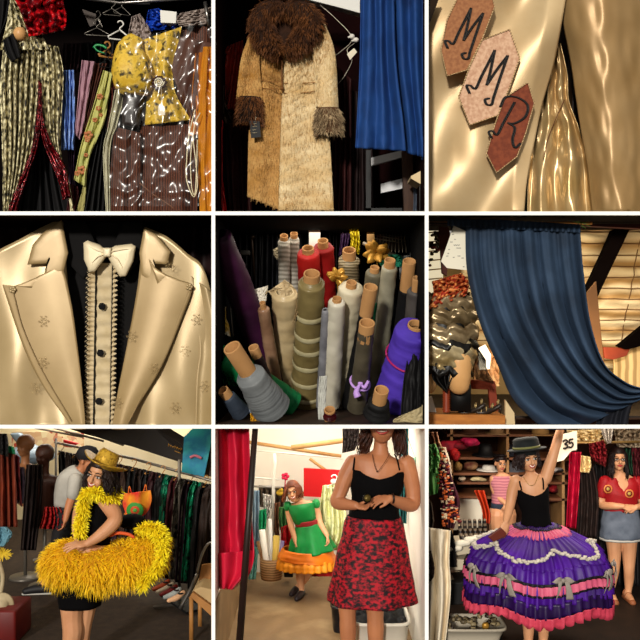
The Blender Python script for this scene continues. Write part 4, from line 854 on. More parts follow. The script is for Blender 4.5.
put(b,'leaves',mat('garland_green','3a3a1c','141408',sc=20),fl_); put(b2,'blossoms',mat('garland_red','6a1418','300808',sc=20),fl_)
# mannequin legs dressed in pleated satin
tm=root('dress_form',P(c6x(60),c6y(600),.5),'dress form wearing a tiered bronze and black satin skirt on a turned red stand','dress form')
sat=mat('bronze_satin','a8926c','2c2014',pat='wavez',sc=1.6,rough=.25,metal=.45,c3='d8c49a',con=.35)
satb=mat('black_satin','0a0806',rough=.4)
tiers=[(245,300,66,74),(285,345,72,80),(330,395,74,86),(380,470,70,72)]
for i,(y0_,y1_,w0,w1) in enumerate(tiers):
    b=B(); R=[]
    prof=((0,1),(.1,1.12),(.35,1.22),(.6,1.15),(.85,.98),(1,.86))
    sleeve([(c6x(62-i*0+10*(f-.5)*0),c6y(y0_+(y1_-y0_)*f),0,(w0+(w1-w0)*f)*s_/3,(w0+(w1-w0)*f)*s_/3*.6) for f,s_ in prof],.36,folds=7,amp=.035,seg=48,b=b,n=20,sd=i*2,drift=2)
    xc=P(c6x(62),0,.36).x
    for v in b.V:
        a=math.atan2(v.y-.36,v.x-xc); v.z+=.016*sin(6*a+i*1.7)+.01*sin(13*a+i)+.012*nz(v.x*14,v.z*14,i); v.y+=.012*sin(v.z*90+5*a)
    put(b,'satin_tier',mat('tier_%d'%i,['b09a76','9a8460','b8a480','d0c09a'][i],['4a3820','3a2c18','5a4428','8a7448'][i],sc=5,rough=.25,metal=.4,con=.2),tm,sol=.006)
    b=B(); sleeve([(c6x(62),c6y(y1_-14),0,w1*.95/3,w1*.55/3),(c6x(62),c6y(y1_+6),0,w1*1.06/3,w1*.63/3),(c6x(62),c6y(y1_+16),0,w1*.98/3,w1*.55/3)],.36,folds=9,amp=.07,seg=72,b=b,n=8,sd=i*2)
    for v in b.V:
        a=math.atan2(v.y-.36,v.x-xc); v.z+=.016*sin(6*a+i*1.7)+.01*sin(13*a+i)
    put(b,'black_trim',satb,tm,sol=.006)
b=B(); limb(b,.34,[(c6x(95),c6y(440),0,40/3),(c6x(95),c6y(490),0,38/3),(c6x(96),c6y(512),0,33/3)],20); put(b,'thigh',mat('mannequin_skin',''),tm)
b=B(); limb(b,.4,[(c6x(15),c6y(450),0,30/3),(c6x(5),c6y(520),0,22/3)],16); put(b,'thigh',mat('mannequin_skin',''),tm)
b=B(); drape(q6([(10,450),(20,500),(60,540)]),q6([(130,450),(90,480),(62,520)]),.3,n=4,amp=.03,b=b); put(b,'black_gathered_cloth',satb,tm,sol=.006)
b=B(); b.pbox(c6x(74),c6y(515),c6x(132),c6y(595),.4,.55); put(b,'stand_black_box',mat('black_box','060505'),tm)  # plain black box beside the turned stand
b=B(); prof=[(.022,0)]
for k in range(16): prof+=[(.032,.005+k*.0165),(.022,.0125+k*.0165)]
b.lathe(P(c6x(58),c6y(598),.37),(0,0,1),prof,16); put(b,'turned_stand',mat('turned_red','8a3a20','6a2412',sc=8,rough=.35),tm)
b=B(); 
for k in range(14): b.tube([P(c6x(150+k*2),c6y(400+k*3),.55),P(c6x(140+k*3),c6y(470),.53),P(c6x(150+k*4),c6y(500+k),.55)],.003,4,n=6)
put(b,'fringe',satb,tm)
b=B(); drape(q6([(15,205),(20,240),(5,290)]),q6([(105,180),(125,210),(120,245)]),.26,n=3,amp=.03,wr=.1,b=b,nu=50,nv=40); put(b,'bandana',mat('red_bandana','a83414','d88a4a',pat='cell',sc=45,rough=.7,con=.3,c3='7a1c0c'),label='red orange patterned scarf draped on top of the tiered satin skirt',cat='scarf',sol=.006)
b=B(); b.tube([P(c6x(a),c6y(c),.24) for a,c in ((5,285),(30,265),(60,235),(95,225))],.014,8,n=20); put(b,'scarf_roll',mat('red_bandana',''),bpy.data.objects['bandana'])
# shelf with shoes
b=B(); b.prism([(424,213+603/3.),(427+235/3.,213+608/3.),(427+235/3.,428),(424,428)],.35,.85); put(b,'wooden_shelf',mat('shelf_pine','c07a30','8a4c18',sc=5,rough=.5,stretch=(1,4,4)),label='pine shelf carrying the strappy shoes at the lower left of the loft',cat='shelf',smooth=False)
b=B(); b.prism([(427+235/3.,213+560/3.),(427+262/3.,213+600/3.),(427+264/3.,430),(427+235/3.,430)],.5,.55); put(b,'pale_upright',mat('pale_ply',''),label='pale upright board between the shelf and the curtain hem',cat='board',smooth=False)
beam([(0,420),(45,425),(50,500),(0,510)],.85,.9,mat('red_timber',''),'red timber block behind the dress form on the left','timber_block','timber')
beam([(130,500),(205,505),(215,640),(190,640),(185,530),(135,528)],.9,.95,mat('red_timber',''),'red timber frame behind the strappy shoes','timber_trestle','timber')
t=put(drape(q6([(135,400),(138,450),(140,520)]),q6([(215,410),(215,460),(215,520)]),1.1,n=1,amp=.01,wr=.03),'wall_brickwork',mat('brick_back','9a5c30','c8a070',pat='noise',sc=14,rough=.8),kind='structure',sol=.02)
b=B(); b.prism([(c6x(a),c6y(c)) for a,c in ((155,405),(175,395),(192,425),(188,468),(158,470))],1.0,1.02); put(b,'window_2',mat('window_daylight2','fff0d0',emit=1.6),kind='structure',smooth=False)
sh_m=mat('black_gold_shoe','1a1410','a89060',pat='wave',sc=14,rough=.3,metal=.3,con=.1)
def shoe(X_,Y_,y,lb,sc=1.,fl=1,m=sh_m,w=1.):
    c=P(X_,Y_,y); k=sc*S(y); t=root('strappy_shoe',c,lb,'shoe','strappy shoes on the pine shelf')
    b=B(); b.tube([c+Vector((-14*k*fl,-.01,2.2*k)),c+Vector((-7*k*fl,-.01,2*k)),c+Vector((3*k*fl,0,5*k)),c+Vector((10*k*fl,0,9*k))],[2*k,3.2*k,2.6*k,2.6*k],10,n=14,round=True); put(b,'sole',mat('shoe_sole','241a12',rough=.4),t)
    for a,z,r in ((-10,3.5,3.6),(-5,5,3.6),(2,9,3.2),(8,13,3)):
        b=B(); b.tube([c+Vector((a*k*fl+.2*r*k*cos(g),r*k*sin(g),(z+r*.7*cos(g))*k)) for g in [2*PI*i/14 for i in range(15)]],.9*k,6); put(b,'strap',m,t)
    b=B(); b.tube([c+Vector((10*k*fl,0,9*k)),c+Vector((11*k*fl,0,1*k))],[1.6*k,.9*k],8); put(b,'heel',mat('shoe_sole',''),t)
shoe(c6x(140),c6y(604),.48,'black and gold strappy shoe, left one on the pine shelf',1.,1); shoe(c6x(190),c6y(604),.46,'black and gold strappy shoe, right one nearest the curtain',.95,1)
b=B(); b.prism([(c6x(a),c6y(c)) for a,c in ((-5,560),(15,550),(30,605),(-5,605))],.5,.55); put(b,'white_paper',mat('carton_white',''),label='white paper bundle at the far left of the pine shelf',cat='paper',smooth=False)
# ================= people and the three lower scenes =================
skin=mat('skin_warm','d09a72','b87e58',sc=5,rough=.5,spec=.35); skin2=mat('skin_tan','b87850','9a6040',sc=5,rough=.5,spec=.35)
def person(b,lb,m,vox=.0055,smi=3): return put(b,'person',m,label=lb,cat='person',rem=vox,smi=smi)
def torso(b,y,rows,n=16): sleeve(rows,y,n=n,b=b,cap=True,seg=24); return b
blktop=mat('black_jersey','060506','030203',sc=6,rough=.9,spec=.1)
CL=CLS['h']
# ---------- studio (bottom centre)
c8x=lambda X:213+X/3.; r_=lambda Y:427+Y/3.
def q8(l): return [(c8x(a[0]),r_(a[1]),(a[2] if len(a)>2 else 0)) for a in l]
Yk=.28; b=B(); L8=lambda y,l,**k: limb(b,y,[(c8x(a),r_(c),d,r/3.) for a,c,d,r in l],**k)
TB=[(505,58,0,20,18),(502,80,0,30,24),(500,92,0,70,32),(498,105,0,88,40),(495,140,-.01,78,46),(490,180,-.01,74,46),(486,225,0,68,40),(483,270,0,74,44),(482,320,.01,92,54),(482,370,.01,94,56)]
torso(b,Yk,[(c8x(a),r_(c),d,rx/3.,ry/3.) for a,c,d,rx,ry in TB])
# jaw and lower face, up to the ceiling
R=[]
for row,hw,hd,dy in ((47,6,6,-.035),(43,16,13,-.03),(36,24,20,-.02),(24,31,30,-.01),(12,35,36,0),(3,37,40,0),(-4,38,42,0)):
    c=P(c8x(507),r_(row),Yk+dy-.01); s=S(Yk)
    R.append([c+Vector((cos(a)*hw/3*s,sin(a)*hd/3*s*1.25,0)) for a in [2*PI*k/24 for k in range(24)]])
b.rings(R); L8(Yk,[(506,20,.02,22),(503,55,.01,21),(501,92,.01,26)])
nose=P(c8x(507),r_(-1),Yk-.10)
L8(Yk,[(420,108,.01,26),(398,150,.0,25),(382,195,-.01,22),(372,225,-.03,21),(400,232,-.09,18),(428,236,-.15,13)],n=30)
L8(Yk,[(580,110,.01,27),(592,150,.0,25),(600,195,-.01,23),(598,232,-.03,22),(565,228,-.10,19),(532,215,-.17,13)],n=30)
wl=P(c8x(426),r_(237),Yk-.15); wr=P(c8x(534),r_(214),Yk-.17)
hand_geo(b,wl,Vector((1,-.15,-.12)),Vector((.1,-.3,1)),-1,.17,.75,.1)
hand_geo(b,wr,Vector((-1,-.2,-.02)),Vector((-.1,.5,-.8)),1,.18,.5,.14)
zk=0.0
for X0,dx in ((403,0),(486,2)):
    c=P(c8x(X0),0,Yk)
    L8(Yk,[(X0+(22 if X0<440 else -12),390,.0,40),(X0+4,470,0,36),(X0,525,0,30),(X0+1,570,-.005,25),(X0+2,600,0,26),(X0+2,650,.01,22),(X0,700,.01,14)],n=30)
    b.tube([Vector((c.x,Yk+.04,.05)),Vector((c.x,Yk-.03,.035)),Vector((c.x,Yk-.16,.025))],[.038,.04,.022],12,n=8,round=True)
kate=person(b,'woman in black camisole and red patterned skirt holding a small dark tin',skin2)
b=B(); b.tube([P(c8x(488),r_(12),Yk-.115),P(c8x(496),r_(17),Yk-.13),P(c8x(507),r_(20),Yk-.135),P(c8x(518),r_(17),Yk-.13),P(c8x(526),r_(12),Yk-.115)],[.003,.007,.008,.007,.003],8,n=14,round=True)
b.tube([P(c8x(488),r_(12),Yk-.115),P(c8x(507),r_(8),Yk-.137),P(c8x(526),r_(12),Yk-.115)],[.002,.005,.002],8,n=12,round=True); put(b,'lips',mat('lipa8322c','a8423c',rough=.35),kate)
b=B(); b.tube([P(c8x(492),r_(12),Yk-.125),P(c8x(507),r_(13),Yk-.139),P(c8x(522),r_(12),Yk-.125)],[.003,.006,.003],8,n=8); put(b,'teeth',mat('teeth','efe6d8',rough=.25),kate)
def hairlock(b,X,Y,y,ln,rng,n,sx=6,curl=.012,w=.0035,fx_=c8x,lean=0):
    for i in range(n):
        x0=X+rng.uniform(-sx,sx); ph=rng.uniform(0,6); l=ln*rng.uniform(.7,1.1); y_=y+rng.uniform(-.03,.05)
        b.tube([P(fx_(x0+lean*g*l),r_(Y+l*g),y_)+Vector((sin(ph+g*8)*curl,cos(ph+g*7)*curl,0)) for g in (0,.15,.3,.45,.6,.75,.9,1)],[w,w*1.3,w*1.4,w*1.4,w*1.3,w,w*.7,w*.3],4,n=22)
rng=random.Random(4); b=B(); hairlock(b,464,-4,Yk+.0,88,rng,110,17,lean=-.16); hairlock(b,552,-4,Yk,92,rng,110,16,lean=.16); put(b,'hair',mat('auburn_hair','4a2412','22100a',sc=20,rough=.45),kate)
b=B(); b.tube([P(c8x(478),r_(82),Yk-.09),P(c8x(482),r_(105),Yk-.13),P(c8x(492),r_(132),Yk-.15),P(c8x(505),r_(120),Yk-.145),P(c8x(522),r_(95),Yk-.12),P(c8x(530),r_(78),Yk-.09)],.0022,5,n=24); b.ell(P(c8x(492),r_(133),Yk-.152),(.006,.004,.008),8); put(b,'necklace',mat('dark_chain','4a2c1c',metal=.5),kate)
b=B(); rows=[(495,128,-.01,80,50),(494,145,-.01,81,51),(490,180,-.01,77,50),(486,225,0,71,44),(483,272,0,77,48)]
sleeve([(c8x(a),r_(c),d,rx/3.,ry/3.) for a,c,d,rx,ry in rows],Yk,n=16,b=b,folds=9,amp=.012,seg=40); scoop(b,P(c8x(495),0,Yk).x,.10,P(0,r_(128),Yk).z,.05,Yk)
cm=put(b,'camisole',blktop,kate,sol=.004)
for xs in ([(428,82,.02),(424,100,-.06),(420,130,-.085)],[(545,82,.02),(553,100,-.06),(560,130,-.085)]):
    b=B(); b.tube([P(c8x(a),r_(c),Yk+d) for a,c,d in xs],.006,6,n=8); put(b,'strap',blktop,cm)
b=B()
sleeve([(c8x(a),r_(c),d,rx/3.,ry/3.) for a,c,d,rx,ry in ((483,268,0,80,50),(482,300,0,90,58),(481,360,0,102,68),(479,430,0,115,80),(478,490,0,126,88),(478,522,0,131,92))],Yk,n=30,b=b,folds=6,amp=.045,seg=72,sd=2,drift=1)
put(b,'skirt',mat('red_leaf_print','a80c1e','100308',pat='noise',sc=32,rough=.7,con=.1,c3='6a0a16',stretch=(1,1,1.5)),kate,sol=.004)
b=B(); 
for k in range(60):
    a=rng.uniform(-1.2,1.2); v=rng.random(); 
b=B(); x,y_=frame(Vector((-1,-.2,0))); b.tube([wr+Vector((.012,.0,0))+(x*cos(a)+y_*sin(a))*.031 for a in [2*PI*k/20 for k in range(21)]],.008,6); put(b,'bracelet',mat('dark_leather','24120c',rough=.4),kate)
b=B(); b.lathe(P(c8x(462),r_(214),Yk-.24),(0.2,-1,.3),[(.0,-.012),(.03,-.012),(.032,0),(.03,.012),(.0,.012)],18); tn=put(b,'round_tin',mat('tin_dark','161610',rough=.3,metal=.5),label='small dark round tin held in both hands in front of the black camisole',cat='tin')
b=B(); b.lathe(P(c8x(462),r_(214),Yk-.24)+Vector((.0025,-.0125,.004)),(0.2,-1,.3),[(.0,0),(.024,.0),(.024,.002),(.0,.002)],18); put(b,'gold_lid',mat('lid_gold','5a4a20',rough=.3,metal=.5),tn)
# green dress woman
Yg=1.95; b=B()
L8(Yg,[(243,200,0,15),(256,218,.01,13),(262,238,.01,16)])
torso(b,Yg,[(c8x(a),r_(c),0,rx/3.,ry/3.) for a,c,rx,ry in ((262,222,14,12),(264,232,38,16),(268,250,38,24),(276,270,34,24),(283,290,32,22),(288,320,42,30),(285,350,46,32))])
L8(Yg,[(226,240,0,11),(229,270,0,10),(237,305,-.03,9),(249,345,-.08,7)],n=20); L8(Yg,[(306,236,0,11),(315,262,0,10),(322,290,-.03,9),(342,325,-.08,7)],n=20)
hand_geo(b,P(c8x(249),r_(346),Yg-.08),Vector((.1,-.2,-1)),Vector((1,0,0)),1,.13,.9,.05); hand_geo(b,P(c8x(342),r_(326),Yg-.08),Vector((.3,-.2,-1)),Vector((-1,0,0)),-1,.13,.8,.05)
L8(Yg,[(266,360,0,24),(264,420,0,18),(262,455,.02,13),(266,490,.03,8),(262,503,.0,8)],n=24); L8(Yg+.06,[(296,360,0,24),(288,420,0,18),(275,455,.02,13),(252,482,.03,8),(247,488,.02,8)],n=24)
Mg=rotm(-8,8,-14); hc=P(c8x(241),r_(195),Yg-.01); head_geo(b,hc,.19,Mg)
gw=person(b,'smiling woman in green dress with orange ruffled hem leaning sideways in the studio',skin)
face_bits(gw,hc,.19,Mg,smile=1.2); b=B(); hair_geo(b,hc,.19,Mg,.13,random.Random(8),200,fringe=0,curl=.006,out=.03); put(b,'hair',mat('dark_red_hair','3a1a12','8a4418',sc=12,rough=.5),gw)
gr=mat('green_satin','0e8a3c','066028',sc=5,rough=.4,sheen=.2)
b=B(); sleeve([(c8x(a),r_(c),d,rx/3.,ry/3.) for a,c,d,rx,ry in ((264,228,0,47,20),(266,240,0,43,26),(272,262,0,38,28),(281,284,0,34,25))],Yg,n=10,b=b,seg=36,folds=5,amp=.02); dr=put(b,'dress_bodice',gr,gw,sol=.004)
for X_,Y_ in ((224,238),(309,231)):
    b=B(); b.ell(P(c8x(X_),r_(Y_),Yg),(.04,.045,.05),12); put(b,'cap_sleeve',gr,dr)
b=B(); b.ell(P(c8x(262),r_(222),Yg-.06),(.045,.03,.03),12); put(b,'neckline_skin',skin,gw) if 0 else None
b=B(); sleeve([(c8x(281),r_(279),0,35.5/3,26.5/3),(c8x(283),r_(293),0,35.5/3,26/3)],Yg,b=b,seg=30,n=4); put(b,'belt',mat('red_belt','8a1a20'),gw,sol=.006)
b=B(); sleeve([(c8x(a),r_(c),d,rx/3.,ry/3.) for a,c,d,rx,ry in ((283,290,0,34,25),(288,320,0,50,36),(292,350,0,62,48),(296,374,0,72,56))],Yg,n=14,b=b,seg=70,folds=8,amp=.09); put(b,'dress_skirt',gr,gw,sol=.004)
og=mat('orange_satin','e07a12','b8540a',sc=5,rough=.45)
b=B(); sleeve([(c8x(a),r_(c),d,rx/3.,ry/3.) for a,c,d,rx,ry in ((284,366,0,74,56),(283,385,0,84,62),(282,398,0,88,66))],Yg,n=8,b=b,seg=70,folds=9,amp=.03); put(b,'underskirt',og,gw,sol=.004)
b=B(); sleeve([(c8x(a),r_(c),d,rx/3.,ry/3.) for a,c,d,rx,ry in ((282,392,0,84,62),(282,405,0,89,67),(282,422,0,91,69))],Yg,n=8,b=b,seg=140,folds=26,amp=.06); put(b,'ruffle',mat('light_orange','f09a24','d07a14',sc=6,rough=.5),gw,sol=.004)
for X_,Y_,yy in ((246,492,Yg+.07),(262,507,Yg)):
    c=P(c8x(X_),r_(Y_),yy); c.z=max(c.z,.025)
    b=B(); b.tube([c+Vector((.02,.05,.015)),c+Vector((0,-.01,.01)),c+Vector((-.03,-.1,0.0))],[.028,.034,.024],12,n=10,round=True); put(b,'shoe',mat('dark_shoe','1c1216',rough=.4),gw)
# red cloth and pole
rsat=mat('crimson_satin','b0142c','780c1c',sc=3,rough=.36,sheen=.2,c3='c41c38')
b=B(); drape(q8([(-5,-20),(0,150),(-2,330),(0,420),(10,480)]),q8([(108,-20),(112,150),(118,300),(122,400),(95,470)]),.22,n=2.6,amp=.05,nu=70,nv=60,b=b,sd=1,wr=.02)
put(b,'satin_cloth',rsat,label='long crimson satin cloth hanging at the left of the studio behind the dark pole',cat='cloth',sol=.006)
b=B(); drape(q8([(2,380),(8,430),(20,485)]),q8([(118,370),(112,430),(60,488)]),.19,n=1.6,amp=.05,b=b,sd=2,belly=.06); put(b,'gathered_hem',rsat,bpy.data.objects['satin_cloth'],sol=.006)
b=B(); 
t_=P(c8x(127),r_(-10),.12); t2=P(c8x(78),r_(668),.10); t2.z=max(t2.z,.02); b.tube([t_,t2],[.021,.027],14); put(b,'dark_pole',mat('pole_dark','1c1210','2c1c16',sc=6,rough=.45),label='dark metal pole slanting down in front of the crimson satin cloth',cat='pole')
def bar(pts,y,r,lb,m,nm='timber_bar',cat='timber'): b=B(); b.tube([P(c8x(p[0]),r_(p[1]),y+(p[2] if len(p)>2 else 0)) for p in pts],r,8); return put(b,nm,m,label=lb,cat=cat)
tim=mat('raw_timber','c89a64','a87c48',sc=6,rough=.7)
bar([(105,45),(385,88)],2.6,.018,'long timber beam crossing the top of the white studio wall',tim)
bar([(235,62),(440,34)],2.3,.024,'thick timber beam slanting toward the cropped woman',tim)
bar([(290,95),(345,135)],2.5,.016,'short timber brace above the red panel',tim)
wm=mat('white_metal','dcd8cc',rough=.35)
bar([(105,68),(390,95)],2.55,.008,'thin white rail below the timber beam',wm,'white_rail','rail')
bar([(105,150),(200,158)],2.4,.008,'thin white rail above the clothes at the back left of the studio',wm,'white_rail','rail')
bar([(184,80),(186,110),(182,140),(178,400)],2.3,.016,'white upright pole beside the rattan basket',wm,'white_pole','pole')
bar([(118,178),(205,182)],2.35,.01,'grey clothes rail over the clothes behind the dark pole',rl,'clothes_rail','rail')
S8=lambda L_,R_,y,lb,c1,c2,**k: garment([(c8x(a),r_(c)) for a,c in L_],[(c8x(a),r_(c)) for a,c in R_],y,lb,c1,c2,**k)
b=B(); b.prism([(c8x(a),r_(c)) for a,c in ((272,124),(385,130),(385,214),(272,208))],2.45,2.48); put(b,'red_screen',mat('red_board','c8141a',rough=.6),label='red rectangular screen behind the green dress woman',cat='screen',smooth=False)
S8([(330,175),(322,240),(325,310),(322,360)],[(378,170),(398,250),(398,320),(380,372)],2.1,'lime and silver sequined gown on a hanger beside the green dress woman','c2c25a','8a8a48',n=4,sc=24,c3='d8d8a8',nm='sequin_gown',cat='gown',amp=.04)
b=B(); hanger_geo(b,c8x(362),r_(168),2.1,16,4,.006); b.ell(P(c8x(362),r_(163),2.08),(.03,.03,.025),10); put(b,'coat_hanger',mat('hanger_white','d8d4cc'),label='white hanger holding the lime sequined gown',cat='hanger')
S8([(285,415),(290,430),(292,448)],[(368,410),(368,430),(370,448)],2.2,'red cloth lying low behind the orange ruffle','b01018','780810',n=2)
S8([(120,190),(118,300),(112,380)],[(138,190),(140,300),(138,380)],2.2,'pale blue garment directly right of the dark pole','8ea6b8','60788c',n=2)
S8([(110,360),(112,410),(106,458)],[(135,360),(132,410),(128,456)],2.15,'light aqua cloth hanging to the floor beside the basket','8ad0c8','68b0a8',n=2)
S8([(140,250),(138,290),(140,320)],[(160,245),(160,290),(155,318)],2.1,'bright green cloth on the back rail of the studio','12a468','0a7048',n=2)
S8([(150,200),(152,240),(145,260)],[(175,205),(172,250),(165,280)],2.2,'white crumpled cloth on the back rail of the studio','d8d4cc','a8a098',n=3,wr=.05)
S8([(198,240),(200,300),(212,330)],[(228,240),(232,300),(235,360)],2.2,'dark green foliage cloth left of the green dress woman','1c3a20','4a8a48',n=3,sc=16)
S8([(205,300),(205,350),(212,372)],[(232,290),(240,340),(245,380)],2.15,'red cloth hanging left of the green dress woman','c01420','8a0c14',n=2)
S8([(138,175),(138,200),(142,240)],[(215,180),(218,210),(215,250)],2.5,'dark mixed clothing bundle on the back rail of the studio','2a201a','6a5a48',n=6,sc=14,amp=.05)
S8([(180,230),(182,290),(190,350)],[(200,225),(198,290),(200,340)],2.3,'brown garment between the white pole and foliage cloth','7a4a2c','4a2c1a',n=2)
b=B(); b.lathe(P(c8x(175),r_(455),2.02),(0,0,1),[(.0,.0),(.095,.0),(.1,.02),(.105,.1),(.107,.19),(.1,.195),(.098,.1),(.09,.02),(0,.015)],24); bk=put(b,'rattan_basket',mat('rattan','a8845a','7a5834',pat='wavez',sc=14,rough=.7,bump=.3,bsc=80),label='round rattan basket holding rolls at the back left of the studio',cat='basket')
_o_b=bk
c0=P(c8x(175),r_(455),2.02); 
for i,(dx,dy,l,r0,c,lb) in enumerate(((-.03,.0,.42,.028,'e0dcd0','white roll of cloth standing in the rattan basket'),(.03,.01,.36,.03,'c8a84a','mustard roll of cloth standing in the rattan basket'),(-.05,.03,.3,.016,'9a7048','cardboard tube leaning left in the rattan basket'),(.0,.05,.5,.02,'d8d4cc','tall pale tube at the back of the rattan basket'),(.055,.04,.3,.018,'8a7aa8','slim lilac roll in the rattan basket'))):
    b=B(); a=c0+Vector((dx,dy,.03)); e_=a+Vector((dx*1.2-.02,dy,l)); d=(e_-a); b.lathe(a,d,[(r0,0),(r0,d.length),(r0*.6,d.length+.001),(r0*.5,d.length-.03)],14); put(b,'cloth_roll',mat('rl'+c,c,rough=.6),label=lb,cat='fabric roll')
b=B()
for k in range(5): b.ell(P(c8x(217),r_(148),2.4)+Vector((.022*cos(k*1.26),-.01,.022*sin(k*1.26))),(.02,.014,.02),8)
b.tube([P(c8x(217),r_(152),2.4),P(c8x(216),r_(185),2.4)],.006,6); put(b,'pink_flower',mat('flower_pink','c81440'),label='pink artificial flower above the green dress woman',cat='artificial flower')
b=B(); b.ell(P(c8x(200),r_(198),2.4),(.035,.03,.03),10); b.ell(P(c8x(204),r_(188),2.38),(.02,.02,.02),8); put(b,'yellow_ornament',mat('orn_yellow','c8a028'),label='small yellow ornament left of the pink flower',cat='ornament')
b=B(); b.pbox(c8x(213),r_(418),c8x(240),r_(452),2.3,2.5); put(b,'black_case',mat('black_box',''),label='black case on the floor between basket and green dress woman',cat='case',bev=.01)
# right side: wall items and tubs
S8([(565,-10),(560,100),(556,200),(556,285)],[(600,-10),(598,100),(584,200),(580,290)],1.2,'teal garment hanging on the right studio wall behind the cropped woman','3a8a8c','1f5c60',n=3)
S8([(597,92),(595,115),(600,150)],[(628,90),(632,115),(630,155)],.6,'green and clear net bag on the right studio wall','7ab888','b8d8c0',n=2,sc=24)
bar([(572,-5),(628,95)],.62,.004,'thin brown cord running down to the net bag',mat('cord_brown','6a4a34'),'cord','cord')
S8([(388,-10),(390,40),(388,78)],[(440,-10),(436,40),(425,70)],1.6,'dark brown shutter slats behind the cropped woman, left of her hair','2a1c18','140c0a',n=5,amp=.01)
def tub(cx_,z0,y,w_,d_,h_,m,lb,nm='plastic_tub'):
    b=B(); R=[]
    for k,(f,z) in enumerate(((.86,0),(.88,.02),(1,h_-.02),(1.05,h_-.02),(1.05,h_),(.98,h_),(.96,h_-.03),(.84,.02),(.0,.015))):
        r=[]
        for j in range(32):
            a=2*PI*j/32; ca,sa=cos(a),sin(a); r.append(Vector((cx_+math.copysign(abs(ca)**.35,ca)*w_*.5*f,y+math.copysign(abs(sa)**.35,sa)*d_*.5*f,z0+z)))
        R.append(r)
    b.rings(R,cap=False); b.add(R[0],[tuple(range(32))]); return put(b,nm,m,label=lb,cat='tub')
tm_=mat('tub_white','d8d2c4','c8c0b0',sc=3,rough=.35,trans=.0)
tub(.46,.0,.62,.42,.5,.30,tm_,'white plastic tub of black cloth at the lower right of the studio')
tub(.42,.0,1.45,.5,.6,.5,tm_,'taller white plastic tub behind the first one against the right wall')
tub(.05+.17,.0,1.2,.26,.4,.22,mat('tub_black','141214',rough=.4),'black tub on the floor behind the red skirt woman')
b=B(); b.grid(lambda u,v:Vector((.46+.38*(u-.5),.62+.44*(v-.5),.27+.05*nz(u*5,v*5,1)+.04*sin(u*PI)*sin(v*PI)+.03*nz(u*14,v*14))),30,30); put(b,'black_cloth_pile',mat('black_cloth','050405'),label='black cloth heaped in the front white tub',cat='cloth',sol=.01)
b=B(); b.grid(lambda u,v:Vector((.22+.22*(u-.5),1.2+.34*(v-.5),.19+.05*nz(u*5,v*5,4)+.04*sin(u*PI)*sin(v*PI))),20,20); put(b,'green_cloth_pile',mat('dk_green','0c4a2c','a02a1c',sc=9,con=.05),label='dark green and red cloth heaped in the black tub',cat='cloth',sol=.01)
CL=CLS['i']
# ---------- wardrobe (bottom right)
c9x=lambda X:427+X/3.
def q9(l): return [(c9x(a[0]),r_(a[1]),(a[2] if len(a)>2 else 0)) for a in l]
Yp=.66; b=B(); L9=lambda y,l,**k: limb(b,y,[(c9x(a),r_(c),d,r/3.) for a,c,d,r in l],**k)
torso(b,Yp,[(c9x(a),r_(c),0,rx/3.,ry/3.) for a,c,rx,ry in ((312,138,16,14),(313,152,34,20),(314,165,48,26),(316,190,46,32),(320,225,42,32),(325,262,38,30),(328,295,44,34),(330,340,54,40))])
L9(Yp,[(306,110,0,16),(311,140,.01,15),(314,165,.01,22)])
L9(Yp,[(355,155,0,19),(368,115,.0,18),(380,78,.0,15),(392,38,.0,14),(400,2,.01,10)],n=30)
hand_geo(b,P(c9x(401),r_(-2),Yp+.01),Vector((.1,.95,.12)),Vector((0,-.1,1)),-1,.15,.1,.12)
L9(Yp,[(267,162,0,19),(256,195,-.0,17),(250,230,-.02,15),(242,262,-.07,13),(236,285,-.12,9)],n=30)
hand_geo(b,P(c9x(236),r_(285),Yp-.12),Vector((-.35,-.3,-1)),Vector((-.2,.9,-.1)),1,.17,.7,.12)
for X0 in (305,350): 
    c=P(c9x(X0),0,Yp); b.tube([P(c9x(X0),r_(335),Yp),Vector((c.x,Yp,.48)),Vector((c.x,Yp,.3)),Vector((c.x,Yp+.01,.08))],[.1,.06,.058,.036],14,n=16,round=True); b.tube([Vector((c.x,Yp+.03,.05)),Vector((c.x,Yp-.15,.03))],[.04,.026],10,n=6,round=True)
Mp=rotm(8,-2,-6); hc=P(c9x(303),r_(92),Yp-.01); head_geo(b,hc,.215,Mp)
pw=person(b,'smiling woman in dark hat and huge purple and pink ruffled skirt, arm raised',skin)
face_bits(pw,hc,.215,Mp,smile=1.3); b=B(); hair_geo(b,hc,.215,Mp,.13,random.Random(3),160,curl=.012,out=.02,fringe=0); put(b,'hair',mat('dark_brown_hair','2a140e','14080a',sc=12,rough=.5),pw)
def wpt(c,M,k,x,y,z): return c+M@Vector((x*k,y*k,z*k))
b=B(); up=Mp@Vector((0,-.12,1)); o=wpt(hc,Mp,1,0,-.01,.05); b.lathe(o,up,[(.085,-.03),(.1,.01),(.135,.006),(.152,.012),(.15,.018),(.12,.016),(.103,.022),(.1,.05),(.098,.085),(.085,.102),(.03,.107),(.0,.107)],30); ht=put(b,'hat',mat('hat_felt','12181a','080c0c',sc=8,rough=.8,sheen=.3),pw)
b=B(); b.lathe(o,up,[(.1045,.022),(.1055,.03),(.104,.038)],30); put(b,'hat_band',mat('hat_band','6a6a3c'),ht,sol=.003)
b=B(); sleeve([(c9x(a),r_(c),d,rx/3.,ry/3.) for a,c,d,rx,ry in ((315,182,0,49,33),(317,200,0,49,35),(321,228,0,45,35),(326,262,0,41,33),(328,300,0,48,38))],Yp,n=14,b=b,seg=36,folds=6,amp=.01); scoop(b,P(c9x(317),0,Yp).x,.075,P(0,r_(182),Yp).z,.05,Yp)
cm=put(b,'camisole',blktop,pw,sol=.004)
for xs in ([(276,150,.02),(278,165,-.045),(284,190,-.07)],[(343,140,.02),(348,160,-.05),(350,188,-.07)]):
    b=B(); b.tube([P(c9x(a),r_(c),Yp+d) for a,c,d in xs],.006,6,n=8); put(b,'strap',blktop,cm)
